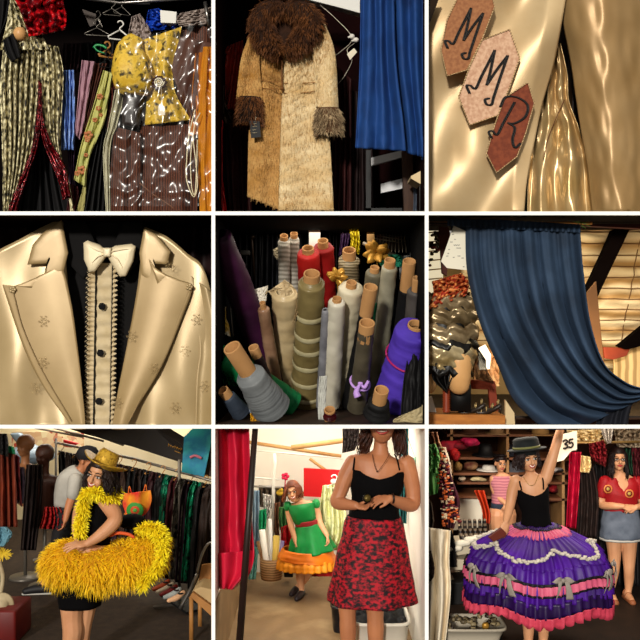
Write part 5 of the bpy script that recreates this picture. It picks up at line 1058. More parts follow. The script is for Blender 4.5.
b=B(); b.tube([P(c9x(288),r_(148),Yp-.06),P(c9x(305),r_(172),Yp-.09),P(c9x(322),r_(172),Yp-.09),P(c9x(335),r_(142),Yp-.06)],.0018,5,n=16); put(b,'necklace',mat('gold_chain','b08a3a',metal=.7,rough=.3),pw)
# the skirt
KX=P(c9x(330),0,Yp).x; prof=catm([Vector((r,z,0)) for r,z in ((.125,.975),(.19,.945),(.30,.89),(.42,.825),(.495,.755),(.53,.68),(.545,.60),(.55,.52),(.555,.45),(.55,.385))],60)
def skirt(f0,f1,dr,folds,amp,m,nm,nvv=10,seg=300,sd=0,lift=.0,wav=0,par=None):
    b=B(); R=[]
    for i in range(nvv+1):
        f=f0+(f1-f0)*i/nvv; g=f*60; k=min(int(g),59); p=prof[k].lerp(prof[k+1],g-k); r=[]
        for j in range(seg):
            a=2*PI*j/seg; fo=(1-2*abs(sin(.5*(folds*a+sd)+1.2*nz(cos(a)*3,sin(a)*3,sd)))**.8)*amp*1.25*(.45+.55*i/nvv)*(1+.8*nz(cos(a)*6,sin(a)*6,sd+3))
            sag=.028*sin(5*a+.8)*f+.02*nz(cos(a)*2,sin(a)*2,4)
            rr=p.x+dr+fo; ry=.98 if sin(a)<0 else .8
            r.append(Vector((KX+cos(a)*rr,Yp+sin(a)*rr*ry,p.y+sag+lift-(wav*abs(sin(folds*.5*a+sd)) if i==nvv else 0))))
        R.append(r)
    b.rings(R,cap=False); return put(b,nm,m,par or pw,sol=.003)
pur=mat('purple_satin','52149c','22064a',sc=4,rough=.5,spec=.3); pnk=mat('pink_satin','dc6a86','b84668',sc=6,rough=.45); pnk2=mat('coral_pink_satin','d84c62','b03248',sc=6,rough=.45)
sk=skirt(0,.46,0,44,.022,pur,'skirt',20)
skirt(.44,.80,-.004,40,.026,pur,'lower_skirt',16,sd=2)
skirt(.06,.17,.012,50,.010,pnk,'pink_ruffle',6,sd=1,wav=.012); skirt(.585,.675,.02,56,.012,pnk,'pink_ruffle',6,sd=3,wav=.012); 
skirt(.76,.92,-.002,44,.014,mat('deep_purple_satin','2c0c52','160628',sc=4,rough=.4),'lower_skirt',6,sd=4)
skirt(.905,1.,.012,46,.016,pnk2,'pink_ruffle',6,sd=5,wav=.03)
for f0,f1 in ((.56,.588),(.668,.69),(.04,.065)): skirt(f0,f1,.024,56,.008,mat('black_lace','0c080c',rough=.6),'black_lace_edge',3,sd=3)
skirt(0,.045,.01,60,.008,mat('deep_purple_satin',''),'waist_frill',3)
lace=mat('white_lace','d8cfc0','a89f92',sc=30,rough=.7); b=B(); rng=random.Random(6)
for j in range(230):
    a=2*PI*j/230; f=.30+.10*abs(sin(2.5*a+.5))**1.0*1.2-.02; g=f*60; k=int(g); p=prof[k].lerp(prof[k+1],g-k); sag=.028*sin(5*a+.8)*f
    c=Vector((KX+cos(a)*(p.x+.014),Yp+sin(a)*(p.x+.014)*(.98 if sin(a)<0 else .8),p.y+sag+.012))
    b.ell(c+Vector((rng.uniform(-.006,.006),rng.uniform(-.006,.006),rng.uniform(-.012,.012))),(.018,.014,.016),6)
put(b,'lace_garland',lace,pw)
rib=mat('grey_ribbon','a89e94','7a7068',sc=5,rough=.5)
for a0 in (-2.75,-2.2,-1.48,-.72,-.2):
    g=.56*60; p=prof[int(g)]; nrm=Vector((cos(a0),sin(a0),0)); tn_=Vector((-sin(a0),cos(a0),0)); c=Vector((KX+cos(a0)*(p.x+.035),Yp+sin(a0)*(p.x+.03),p.y+.01))
    b=B(); b.ell(c,(.018,.015,.018),8)
    for s in (-1,1):
        b.grid(lambda u,v: c+tn_*s*(.012+.085*u)+Vector((0,0,(.022*sin(PI*min(1,u+.2))+.0)*(2*v-1)+.012-.02*u))+nrm*(.015*sin(PI*u)),8,3)
        b.grid(lambda u,v: c+tn_*(s*(.008+.028*v+.03*u))+Vector((0,0,-.135*v))+nrm*(.01+.012*sin(v*4))+tn_*(.026*(u-.5)*v),4,10)
    put(b,'ribbon_bow',rib,pw,sol=.004)
b=B(); b.prism([(c9x(a),r_(c)) for a,c in ((183,330),(222,302),(238,318),(236,328),(200,345))],Yp-.24,Yp-.215); put(b,'brown_wallet',mat('wallet_brown','5a2014',rough=.4),label='brown leather wallet in the lowered hand above the purple skirt',cat='wallet',smooth=False,bev=.004)
# woman in red top
Yr=1.9; b=B()
torso(b,Yr,[(c9x(a),r_(c),0,rx/3.,ry/3.) for a,c,rx,ry in ((578,138,14,12),(580,152,36,16),(581,168,56,24),(582,195,52,30),(582,225,46,28),(582,250,46,28),(582,285,54,34),(582,325,54,34))])
L9(Yr,[(574,115,0,13),(577,140,.01,13),(580,160,.01,18)])
L9(Yr,[(530,168,0,16),(524,200,0,15),(524,232,-.02,13),(560,237,-.14,11),(588,238,-.18,8)],n=26); L9(Yr,[(634,168,0,16),(642,200,0,15),(648,232,-.02,13),(640,238,-.14,10),(628,240,-.18,8)],n=26)
hand_geo(b,P(c9x(588),r_(238),Yr-.18),Vector((1,-.1,-.1)),Vector((.1,.5,-.5)),-1,.14,.6,.1); hand_geo(b,P(c9x(628),r_(240),Yr-.18),Vector((-1,-.1,-.1)),Vector((-.1,.5,-.5)),1,.14,.6,.1)
L9(Yr,[(560,325,0,26),(562,380,0,20),(562,420,.0,16),(560,440,.02,15),(556,475,.02,10),(553,482,.01,10)],n=24); L9(Yr,[(606,325,0,26),(606,390,0,20),(606,430,.0,16),(606,455,.02,15),(604,490,.02,10),(603,502,.01,10)],n=24)
for X_,Y_ in ((552,488),(602,508)):
    c=P(c9x(X_),r_(Y_),Yr); c.z=.03; b.tube([c+Vector((0,.04,.012)),c+Vector((0,-.03,.01)),c+Vector((0,-.11,0))],[.03,.034,.026],10,n=8,round=True)
for X_,Y_ in ((560,440),): pass
b.tube([P(c9x(556),r_(470),Yr+.02),Vector((P(c9x(552),0,Yr).x,Yr+.02,.05))],[.03,.03],10,round=True); b.tube([P(c9x(604),r_(490),Yr+.02),Vector((P(c9x(602),0,Yr).x,Yr+.02,.05))],[.03,.03],10,round=True)
Mr=rotm(-6,4,0); hc=P(c9x(574),r_(96),Yr-.01); head_geo(b,hc,.205,Mr)
rw_=person(b,'woman with glasses in red v-neck top and short denim skirt',skin)
face_bits(rw_,hc,.205,Mr,smile=0,lip='9a3030'); b=B(); hair_geo(b,hc,.205,Mr,.25,random.Random(5),240,curl=.01,out=.01,fringe=0); put(b,'hair',mat('dark_hair','24120e','100808',sc=12,rough=.5),rw_)
b=B()
for s in (-1,1): b.tube([wpt(hc,Mr,.91,s*.031+.021*cos(g),.096-.01*abs(cos(g)),.0+.015*sin(g)) for g in [2*PI*k/16 for k in range(17)]],.002,5); b.tube([wpt(hc,Mr,.91,s*.052,.088,.004),wpt(hc,Mr,.91,s*.078,.0,.005)],.002,5)
b.tube([wpt(hc,Mr,.91,-.01,.098,.003),wpt(hc,Mr,.91,.01,.098,.003)],.002,5); put(b,'glasses',mat('glasses_frame','3a2018',rough=.3),rw_)
rt=mat('red_top','a81018','7e0a10',sc=5,rough=.6); b=B()
def vtop(u,v):
    a=2*PI*u; rows=[(150,40,20),(165,60,27),(195,56,34),(222,49,32),(250,50,32)]; g=v*4; k=min(int(g),3); f=g-k; Y_,rx,ry=[rows[k][i]*(1-f)+rows[k+1][i]*f for i in range(3)]
    fr=max(0,-sin(a)); dip=1-min(1,abs(cos(a))/.5); 
    if fr>0: Y_+=dip*max(0,(1-v*1.6))*34*(fr>0)
    return P(c9x(581),r_(Y_),Yr)+Vector((cos(a)*rx/3*S(Yr),sin(a)*ry/3*S(Yr)*(1+.0),0))
b.grid(vtop,72,24); tp_=put(b,'red_top',rt,rw_,sol=.005)
for sx,X_ in ((-1,531),(1,633)):
    b=B(); limb(b,Yr,[(c9x(X_+sx*-3),r_(164),0,19/3.),(c9x(X_+sx*3),r_(185),0,18.5/3.),(c9x(X_+sx*7),r_(203),0,17/3.)],16); put(b,'sleeve',rt,tp_)
for X_,Y_ in ((543,186),(607,200)):
    for rr,c in ((13,'c8783a'),(9,'6a1410'),(5,'a89048')):
        b=B(); b.ell(P(c9x(X_),r_(Y_),Yr-.105+.0 -(14-rr)*.0012),(rr*.0031,.006,rr*.0031),16); put(b,'circle_motif',mat('motif'+c,c,rough=.6),tp_)
b=B(); sleeve([(c9x(582),r_(244),0,50/3,31/3),(c9x(582),r_(285),0,58/3,38/3),(c9x(582),r_(332),0,62/3,42/3)],Yr,n=12,b=b,seg=60,folds=9,amp=.02); put(b,'denim_skirt',mat('light_denim','6e7684','4a5260',sc=10,rough=.8,bump=.2,bsc=150),rw_,sol=.005)
b=B(); sleeve([(c9x(582),r_(331),0,62/3,42/3),(c9x(582),r_(337),0,62.5/3,42.5/3)],Yr,n=2,b=b,seg=60,folds=9,amp=.02); put(b,'frayed_hem',mat('fray','b0aca4'),rw_,sol=.007)
for X_,Y_ in ((552,488),(602,508)):
    c=P(c9x(X_),r_(Y_),Yr); c.z=.0
    b=B(); b.tube([c+Vector((0,.06,.012)),c+Vector((0,-.13,.012))],[.036,.032],10,round=True); sd_=put(b,'sandal',mat('sandal_tan','8a5030'),rw_)
    b=B(); b.tube([c+Vector((.036*cos(g),-.02+.01*cos(g),.03+.04*sin(g))) for g in [PI*k/10 for k in range(11)]],.006,6); b.tube([c+Vector((.036*cos(g),.02,.05+.045*sin(g))) for g in [PI*k/10 for k in range(11)]],.006,6); put(b,'strap',mat('sandal_tan',''),sd_)
# girl in pink tank
Yv=2.15; b=B()
torso(b,Yv,[(c9x(a),r_(c),0,rx/3.,ry/3.) for a,c,rx,ry in ((220,138,9,8),(222,148,28,11),(222,165,31,16),(224,190,27,16),(226,220,26,16),(226,240,30,19),(226,262,30,19))])
L9(Yv,[(219,118,0,9),(221,140,.0,9)]); L9(Yv,[(198,155,0,11),(200,185,0,10),(214,210,-.03,9),(234,228,-.08,7)],n=20); L9(Yv,[(246,155,0,11),(252,185,0,10),(250,215,-.05,8),(240,232,-.09,7)],n=20)
hand_geo(b,P(c9x(234),r_(228),Yv-.08),Vector((.8,-.1,-.5)),Vector((0,.6,-.3)),-1,.11,.7,.1); hand_geo(b,P(c9x(240),r_(232),Yv-.09),Vector((-.5,-.1,-.8)),Vector((0,.6,-.3)),1,.11,.7,.1)
for X0 in (212,240): b.tube([P(c9x(X0),r_(262),Yv),Vector((P(c9x(X0),0,Yv).x,Yv,.32)),Vector((P(c9x(X0),0,Yv).x,Yv+.02,.06))],[.09,.055,.034],12,n=12,round=True); b.tube([Vector((P(c9x(X0),0,Yv).x,Yv+.03,.04)),Vector((P(c9x(X0),0,Yv).x,Yv-.13,.03))],[.034,.024],10,n=5,round=True)
Mv=rotm(10,2,4); hc=P(c9x(220),r_(110),Yv); head_geo(b,hc,.155,Mv)
pv=person(b,'girl in pink tank top and dark denim shorts standing behind the purple skirt woman',skin)
face_bits(pv,hc,.155,Mv,smile=0,lip='a85048'); b=B(); hair_geo(b,hc,.155,Mv,.03,random.Random(7),60,curl=.003,fringe=0,out=-.02); put(b,'hair',mat('dark_hair',''),pv)
b=B(); sleeve([(c9x(a),r_(c),d,rx/3.,ry/3.) for a,c,d,rx,ry in ((222,146,0,29,13),(222,165,0,34,18),(224,190,0,30,19),(226,232,0,31,20))],Yv,n=12,b=b,seg=36,folds=5,amp=.02); put(b,'tank_top',mat('pink_tank','c07a80','a05c68',pat='wavez',sc=12,rough=.8),pv,sol=.004)
b=B(); sleeve([(c9x(226),r_(228),0,32/3,21/3),(c9x(226),r_(276),0,36/3,23/3)],Yv,n=6,b=b,seg=36,folds=4,amp=.03); put(b,'denim_shorts',mat('dark_denim','2c3848','1a222e',sc=10,rough=.8),pv,sol=.006)
b=B(); b.tube([wpt(hc,Mv,.7,.085*cos(g),-.015+.1*sin(g),.10+.02*sin(g)) for g in [2*PI*k/20 for k in range(21)]],.005,6); put(b,'headband',mat('headband','1a1214'),pv)
# shelving and its contents
shw=mat('shelf_wood','7a4a2c','5a341e',sc=6,rough=.6,stretch=(1,4,4))
sf=root('shelving_unit',P(c9x(220),r_(400),2.45),'wooden shelving unit along the back of the wardrobe','shelving')
def shelf(X0,Y0_,X1_,Y1_,par=sf): b=B(); b.prism([(c9x(X0),r_(Y0_)),(c9x(X1_),r_(Y1_)),(c9x(X1_),r_(Y1_+7)),(c9x(X0),r_(Y0_+7))],2.2,2.62); put(b,'shelf',shw,par,smooth=False)
for a in ((60,22,430,22),(60,90,430,94),(60,138,430,136),(90,165,430,165),(60,205,430,215)): shelf(*a)
for X_ in (70,238,405):
    b=B(); b.prism([(c9x(X_),r_(0)),(c9x(X_+8),r_(0)),(c9x(X_+8),r_(420)),(c9x(X_),r_(420))],2.2,2.62); put(b,'upright',mat('shelf_upright','a87e50','8a643c',sc=6,rough=.6),sf,smooth=False)
b=B(); b.prism([(c9x(80),r_(212)),(c9x(168),r_(206)),(c9x(165),r_(300)),(c9x(75),r_(310))],2.3,2.34); put(b,'white_board',mat('board_white','d8cdb8'),label='white board leaning below the shelves behind the ornate collar',cat='board',smooth=False)
rng=random.Random(12)
def lump(X_,Y_,w_,h_,y,nm,lb,c1,c2,cat,sd=0,sc=12,n=5,group=None):
    b=B(); rg=random.Random(sd+int(X_*7+Y_))
    for k in range(n): b.ell(P(c9x(X_+rg.uniform(-w_*.3,w_*.3)),r_(Y_+rg.uniform(-h_*.25,h_*.25)),y+rg.uniform(-.03,.03)),(w_/3*S(y)*.38,.05,h_/3*S(y)*.38),10)
    return put(b,nm,mat('lp'+c1+c2,c1,c2,sc=sc,rough=.7,con=.12),label=lb,cat=cat,group=group,rem=.006,smi=2)
def hatobj(X_,Y_,y,r,h,m,lb,tilt=(0,0,1)):
    b=B(); b.lathe(P(c9x(X_),r_(Y_),y),tilt,[(r*.5,0),(r*.95,0),(r,.008),(r*.92,.012),(r*.55,.012),(r*.5,h*.7),(r*.4,h),(0,h)],20); return put(b,'stored_hat',m,label=lb,cat='hat')
hatobj(175,86,2.3,.13,.11,mat('hat_black','0e0c0e',rough=.6),'black hat with white trim on the upper shelf left of the girl')
hatobj(210,20,2.3,.13,.1,mat('hat_tan','8a6a48'),'tan hat on the top shelf of the wardrobe'); hatobj(130,18,2.3,.14,.09,mat('hat_brown','4a2c1c'),'brown hat on the top shelf of the wardrobe, left of the tan hat')
hatobj(340,22,2.3,.15,.1,mat('hat_wood','a07a48'),'straw coloured hat on the top shelf right of the black hat woman')
hatobj(185,130,2.3,.12,.05,mat('hat_cream','c8c0b4'),'cream and black boater on the middle shelf left of the girl'); hatobj(262,132,2.3,.1,.08,mat('hat_grey','4a4a50'),'grey hat on the middle shelf behind the girl')
hatobj(255,85,2.3,.09,.1,mat('hat_navy','12141e'),'navy cap on the upper shelf behind the black hat woman')
lump(80,55,90,34,2.15,'boa','red and dark pink feather boa draped over the top shelves','a8122a','5a0a18','boa',1,n=9); lump(85,80,30,40,2.12,'boa','hanging end of the red feather boa','b81a1a','7a0c10','boa',3,n=6) 
lump(128,45,50,24,2.1,'boa','hot pink feather boa on the upper shelf','c81c50','8a1038','boa',2,n=6)
lump(375,185,34,24,2.25,'red_flowers','dark red artificial flowers on the lower shelf right of the raised arm','8a0c18','3a060c','artificial flower',5)
lump(125,120,50,30,2.25,'folded_cloth','brown and red folded cloth on the middle shelf','4a1c14','7a5a3a','cloth',6); lump(95,118,22,26,2.22,'folded_cloth','ochre folded cloth at the left of the middle shelf','9a743c','5a4020','cloth',7)
lump(150,158,50,14,2.2,'lace_roll','cream lace bundle on the narrow shelf','c8b88a','8a7a5a','lace',8); lump(105,156,18,14,2.2,'lace_roll','pale round lace bundle at the left of the narrow shelf','c8b8a0','a89478','lace',9)
lump(270,45,40,30,2.35,'folded_cloth','dark folded cloth behind the black hat','1c1210','2c1c18','cloth',10); lump(300,22,40,20,2.4,'folded_cloth','dark brown cloth above the black hat','2a1610','4a2a1c','cloth',11)
lump(385,130,44,14,2.1,'shoe_stack','black and white trimmed shoes on the shelf below the numbered card','c8c0bc','1a1214','shoe',12,n=4)
lump(378,215,40,20,2.3,'folded_cloth','brown cloth on the low shelf right of the black camisole','3a1c14','5a2c20','cloth',13)
b=B(); drape(q9([(142,190),(160,230),(168,262),(172,288)]),q9([(172,190),(182,230),(190,262),(188,290)]),2.05,n=2,amp=.04,b=b); put(b,'orange_cloth',mat('orange_red','d0401a','a02a10',sc=5,rough=.45),label='bright orange satin cloth hanging from the shelf left of the girl',cat='cloth',sol=.006)
# numbered card
nc=root('number_card',P(c9x(415),r_(105),1.5),'white card reading 35 beside the raised arm','card')
b=B(); b.prism([(c9x(a),r_(c)) for a,c in ((393,25),(450,12),(450,68),(433,72),(410,100),(388,105))],1.5,1.506); put(b,'card',mat('card_white','e2d6c2'),nc,smooth=False)
for St in ([(400,42),(408,38),(412,44),(405,51),(412,54),(411,62),(402,64)],[(428,36),(419,38),(419,48),(426,46),(429,53),(424,61),(417,60)]):
    b=B(); b.tube([P(c9x(a+9),r_(c),1.494) for a,c in St],.008,6,n=24,round=True); put(b,'digit',mat('marker_ink','1a1210'),nc)
b=B(); c_=P(c9x(420),r_(20),1.503); b.tube([c_,Vector((c_.x,c_.y,ZB-WT-.003))],.002,5); put(b,'hanging_string',mat('string','d8c8a8'),nc)
# rail with gowns at the right
b=B(); b.tube([P(c9x(418),r_(48),1.75),P(c9x(660),r_(44),1.75)],.012,8); put(b,'clothes_rail',mat('rail_brass','9a7a48',metal=.5,rough=.35),label='brass toned rail at the right of the wardrobe',cat='rail')
S9=lambda L_,R_,y,lb,c1,c2,**k: garment([(c9x(a),r_(c)) for a,c in L_],[(c9x(a),r_(c)) for a,c in R_],y,lb,c1,c2,**k)
S9([(428,75),(424,180),(418,300)],[(462,75),(456,180),(446,305)],1.7,'long crimson satin gown on the wardrobe rail','c01438','8a0c24',n=1.6,rough=.28,amp=.05,nm='satin_gown',cat='gown')
S9([(462,85),(460,130),(466,135)],[(490,90),(492,120),(486,138)],1.68,'yellow cream blouse on the rail beside the crimson gown','c8a868','e0cc98',n=2)
S9([(456,130),(455,220),(450,330)],[(500,120),(515,220),(510,330)],1.8,'dark brown lace gown behind the yellow cream blouse','2c1a14','120a08',n=4,sc=20)
S9([(485,50),(490,80),(500,100)],[(530,40),(540,80),(535,120)],1.7,'red velvet bundle hanging on the wardrobe rail above the glasses woman','8a0c18','3a060c',n=3,wr=.08)
S9([(500,110),(505,200),(505,340)],[(545,120),(545,200),(540,340)],1.95,'black gown hanging left of the red top woman','0e0a0c','060505',n=4)
S9([(590,55),(592,100),(600,140)],[(625,60),(615,100),(622,145)],1.95,'dark green costume hanging right of the glasses woman','1c4a30','0e2418',n=3)
S9([(612,50),(618,110),(622,180)],[(660,50),(660,110),(660,180)],1.9,'dark red costume at the right edge of the wardrobe','5a0c18','200608',n=3,wr=.06)
S9([(420,10),(430,30),(440,50)],[(560,5),(550,30),(540,52)],1.8,'gold and cream garments heaped above the wardrobe rail','b8944c','e8d8b0',n=5,wr=.08,sc=14)
S9([(520,0),(530,30),(540,50)],[(560,0),(555,30),(552,48)],1.72,'pale striped cloth above the glasses woman','d0c8bc','8a8078',n=3)
S9([(560,-5),(565,30),(570,60)],[(660,-5),(660,30),(660,62)],1.85,'brown and cream costumes heaped at the top right corner','5a3a24','c8b89c',n=6,wr=.1,sc=14)
S9([(530,150),(520,300),(520,470)],[(660,150),(660,300),(660,480)],2.3,'black backdrop curtain behind the red top woman','0e0808','060404',n=7,amp=.05,nm='backdrop_curtain',cat='curtain')
b=B()
for k,(X_,Y_) in enumerate(((575,38),(590,30),(640,35),(545,60))): pass
# left: ornate hanging, green cloth, white sheet
b=B(); drape(q9([(-5,55),(-2,90),(-5,130)]),q9([(25,50),(38,90),(30,140)]),.9,n=2,amp=.03,wr=.05,b=b); drape(q9([(-5,120),(-5,160),(10,205)]),q9([(30,120),(36,160),(30,200)]),.92,n=1.5,amp=.03,b=b); put(b,'green_shawl',mat('green_shawl','3a8a3c','8ac878',sc=8,rough=.4),label='bright green shawl at the left edge of the wardrobe',cat='shawl',sol=.005)
org=root('beaded_garland',P(c9x(60),r_(300),.95),'ornate beaded hanging of orange, cream and dark red beside the green shawl','garland')
rng=random.Random(15); b=B(); drape(q9([(20,60),(35,140),(40,230),(48,300)]),q9([(50,60),(70,140),(98,230),(80,305)]),1.0,n=4,amp=.03,b=b); put(b,'dark_ground_cloth',mat('garland_ground','2c0c14','4a1424',sc=10),org,sol=.006)
for nm_,c,n_ in (('orange_beads','c05a28',70),('cream_beads','d0b894',55),('maroon_beads','5a1020',55)):
    b=B()
    for k in range(n_):
        v=rng.random(); u=rng.random(); x=(20+28*v)+(30+24*v)*u; b.ell(P(c9x(x),r_(60+235*v),.93+rng.uniform(-.02,.02)),(rng.uniform(.008,.02),.012,rng.uniform(.008,.018)),6)
    put(b,nm_,mat(nm_,c,rough=.4),org,kind='stuff')
S9([(5,15),(15,50),(28,90)],[(30,15),(40,50),(55,80)],1.1,'cream and rust scarf at the top left corner of the wardrobe','c09068','7a3a20',n=2,sc=12)
S9([(40,80),(50,110),(60,140)],[(55,60),(70,110),(75,150)],1.15,'white cloth strip behind the beaded hanging','d8c8b0','b8a48c',n=1)
b=B(); drape(q9([(-8,300),(0,400),(0,500),(-5,690)]),q9([(70,310),(66,400),(70,500),(50,690)]),.5,n=2.2,amp=.05,b=b,nu=60,sd=2,wr=.02); put(b,'white_sheet',mat('cream_sheet','f0e4cc','d8c6a8',sc=3,rough=.8),label='cream sheet hanging to the floor at the lower left of the wardrobe',cat='sheet',sol=.006)
S9([(-4,380),(0,420),(5,470)],[(12,370),(22,420),(20,450)],.42,'black scrap showing through the cream sheet at the left edge','1a120e','3a2a20',n=1,amp=.01)
# stack of shoe trays, boots
rkk=root('shoe_rack',P(c9x(110),r_(450),1.0),'cream shoe rack stacked beside the purple skirt','rack')
for i,(x0,y0_,x1,y1_) in enumerate(((72,355,140,348),(72,395,130,400),(70,455,150,470))):
    b=B(); b.prism([(c9x(x0),r_(y0_)),(c9x(x1),r_(y1_)),(c9x(x1),r_(y1_+30)),(c9x(x0),r_(y0_+34))],1.0,1.3); put(b,'tray',mat('tray_cream','c8bca4','a89a80',sc=5),rkk,smooth=False,bev=.005)
for i in range(6):
    X_=98+i*15; c=P(c9x(X_),r_(320),1.05+.02*i); bb=B(); bb.tube([c+Vector((0,0,.11)),c+Vector((.005,0,.02)),c+Vector((.012,-.03,-.03)),c+Vector((.02,-.09,-.05))],[.014,.016,.018,.012],8,n=12,round=True)
    put(bb,'ballet_shoe',mat('shoe_black_cream','17100e','6a5a48',pat='wavez',sc=8,rough=.4,con=.06),label='dark strapped shoe, number %s from the left in the row above the cream shoe rack'%('one two three four five six'.split()[i]),cat='shoe',group='shoes in a row above the shoe rack')
for i,(X_,Y_) in enumerate(((85,360),(110,345),(135,335),(160,330))):
    bb=B(); c=P(c9x(X_),r_(Y_+5),.96); bb.tube([c+Vector((-.04,0,0)),c+Vector((.03,-.01,.01))],[.03,.026],10,round=True); put(bb,'white_slipper',mat('slipper','d8d0bc',rough=.5),label='cream slipper, %s along the slanting shoe rack'%('first second third fourth'.split()[i]),cat='slipper',group='cream slippers on the shoe rack')
S9([(60,310),(66,350),(70,420)],[(74,310),(84,350),(88,420)],.93,'black strap hanging along the left side of the shoe rack','0c0a0a','060505',n=1,amp=.01)
b=B(); b.prism([(c9x(a),r_(c)) for a,c in ((70,470),(140,462),(140,530),(70,535))],.9,1.2); put(b,'black_box',mat('black_box',''),label='black box under the cream shoe rack',cat='box',smooth=False,bev=.006)
tr=tub(P(c9x(130),0,.75).x,.09,.75,.5,.36,.1,mat('tray_clear','a89e8c',rough=.3),'shallow grey tray of trinkets at the lower left of the purple skirt','plastic_tray')
b=B()
for k in range(26): b.ell(Vector((P(c9x(130),0,.75).x+rng.uniform(-.2,.2),.75+rng.uniform(-.14,.14),.17+rng.uniform(0,.03))),(rng.uniform(.015,.035),.02,.02),8)
put(b,'trinkets',mat('trinket','8a7a5a','2a2018',pat='cell',sc=20,rough=.4),label='grey and brown trinkets heaped in the shallow tray',cat='trinkets',kind='stuff')
b=B(); b.ell(Vector((P(c9x(170),0,.7).x,.62,.2)),(.03,.02,.03),10); put(b,'gold_brooch',mat('gold_leaf',''),label='gold brooch on the shallow trinket tray',cat='brooch')
b=B(); b.box((P(c9x(130),0,.75).x-.24,.55,0),(P(c9x(130),0,.75).x+.24,.95,.088)); put(b,'black_crate',mat('black_box',''),label='low black crate under the trinket tray',cat='crate',bev=.005)
b=B(); b.box((P(c9x(155),0,.5).x-.04,.535,.03),(P(c9x(155),0,.5).x+.04,.548,.06)); put(b,'pink_tape',mat('pink_tape','d0405a'),label='strip of pink tape on the low black crate',cat='tape')
S9([(-6,200),(0,260),(0,320)],[(14,230),(20,280),(14,310)],.8,'dark speckled cloth at the left edge under the green shawl','1c1412','5a4a38',n=2,sc=20)
CL=CLS['g']
# ---------- market (bottom left)
c7x=lambda X:X/3.
def q7(l): return [(c7x(a[0]),r_(a[1]),(a[2] if len(a)>2 else 0)) for a in l]
Yy=.16; b=B(); L7=lambda y,l,**k: limb(b,y,[(c7x(a),r_(c),d,r/3.) for a,c,d,r in l],**k)
torso(b,Yy+.12,[(c7x(a),r_(c),0,rx/3.,ry/3.) for a,c,rx,ry in ((300,178,18,18),(303,195,40,30),(305,212,56,38),(300,245,50,40),(292,285,44,38),(280,330,46,40),(262,390,58,48),(250,440,60,50),(240,480,56,48))])
L7(Yy+.1,[(294,150,0,20),(300,180,.0,19),(304,200,.01,28)])
L7(Yy,[(312,212,.06,27),(330,240,.02,25),(345,268,-.03,22),(338,290,-.06,22),(300,325,-.08,18),(262,350,-.10,12)],n=34)
hand_geo(b,P(c7x(262),r_(350),Yy-.10),Vector((-1,-.25,-.05)),Vector((0,.35,-1)),-1,.19,.25,.22,.9)
L7(Yy+.12,[(262,215,.06,22),(240,250,.1,20),(232,300,.1,17),(236,340,.02,14)],n=20)
for l in ([(232,490,.13,36),(217,530,.10,35),(216,575,.1,31),(218,610,.10,30),(214,660,.11,25),(214,735,.1,14)],[(258,490,.18,34),(256,540,.18,32),(250,590,.18,26),(246,640,.19,22),(244,720,.18,13)]): L7(Yy,l,n=30)
for X_,yy in ((214,Yy+.1),(244,Yy+.18)):
    c=P(c7x(X_),0,yy); b.tube([Vector((c.x+.03,yy+.02,.05)),Vector((c.x-.03,yy-.02,.04)),Vector((c.x-.12,yy-.04,.03))],[.036,.04,.024],10,n=8,round=True)
My=rotm(-12,0,14); hc=P(c7x(296),r_(144),Yy+.0); head_geo(b,hc,.24,My)
yw=person(b,'smiling woman in gold cowboy hat, yellow feather boa and yellow feather bird costume',skin)
face_bits(yw,hc,.24,My,smile=1.3); b=B(); hair_geo(b,hc,.24,My,.15,random.Random(2),260,curl=.015,out=.03,fringe=0); put(b,'hair',mat('brown_hair','24120c','120806',sc=12,rough=.5),yw)
b=B(); up=(rotm(-12,4,24)@Vector((0,-.12,1))).normalized(); fw=(My@Vector((0,1,0))); sdw=fw.cross(up).normalized(); fw=up.cross(sdw).normalized(); o=hc+up*.066; R=[]
for r,h,cu in ((.075,-.03,0),(.088,.0,0),(.12,.004,.2),(.165,.01,.9),(.178,.016,1.2),(.17,.02,1.1),(.12,.014,.3),(.092,.012,0),(.088,.05,0),(.080,.10,0),(.066,.125,0),(.03,.118,0),(.0001,.108,0)):
    q=[]
    for k in range(36):
        a=2*PI*k/36; ex=1.12 if r>.1 else 1.08; z=h+.035*cu*abs(cos(a))**2; 
        if h>.1 and r<.08: z-=.02*(abs(sin(a))<.5)*(r>.05)*.0
        q.append(o+sdw*r*cos(a)*(.92)+fw*r*sin(a)*ex+up*z)
    R.append(q)
b.rings(R); hh=put(b,'cowboy_hat',mat('gold_sequin_hat','d8ac3a','9a7420',pat='cell',sc=70,rough=.35,metal=.3,con=.5),yw)
b=B(); b.tube([o+sdw*.093*.92*cos(a)+fw*.093*1.08*sin(a)+up*.018 for a in [2*PI*k/24 for k in range(25)]],.006,6); put(b,'hat_band',mat('gold_band','a07820'),hh)
b=B(); sleeve([(c7x(a),r_(c),.12,rx/3.,ry/3.) for a,c,rx,ry in ((303,215,58,42),(300,245,54,44),(292,285,48,42),(280,340,50,44))],Yy,n=12,b=b,seg=36); put(b,'black_bodice',blktop,yw,sol=.004)
b=B(); b.ell(P(c7x(395),r_(283),Yy+.22),(.105,.1,.055),16); put(b,'black_costume_back',blktop,yw)
b=B(); sleeve([(c7x(240),r_(430),.13,60/3.,54/3.),(c7x(238),r_(470),.13,68/3.,58/3.),(c7x(238),r_(505),.13,66/3.,56/3.),(c7x(238),r_(536),.13,62/3.,52/3.)],Yy,n=8,b=b,seg=36,folds=5,amp=.03); put(b,'black_shorts',blktop,yw,sol=.005)
yf=mat('yellow_feathers','f4c410','d89c08',sc=5,rough=.6,con=.3,c3='f8cc18'); yf2=mat('yellow_boa','fff02a','f0d010',sc=8,rough=.6)
rng=random.Random(31); fc=root('x',(0,0,0),'x','x'); bpy.data.objects.remove(fc)
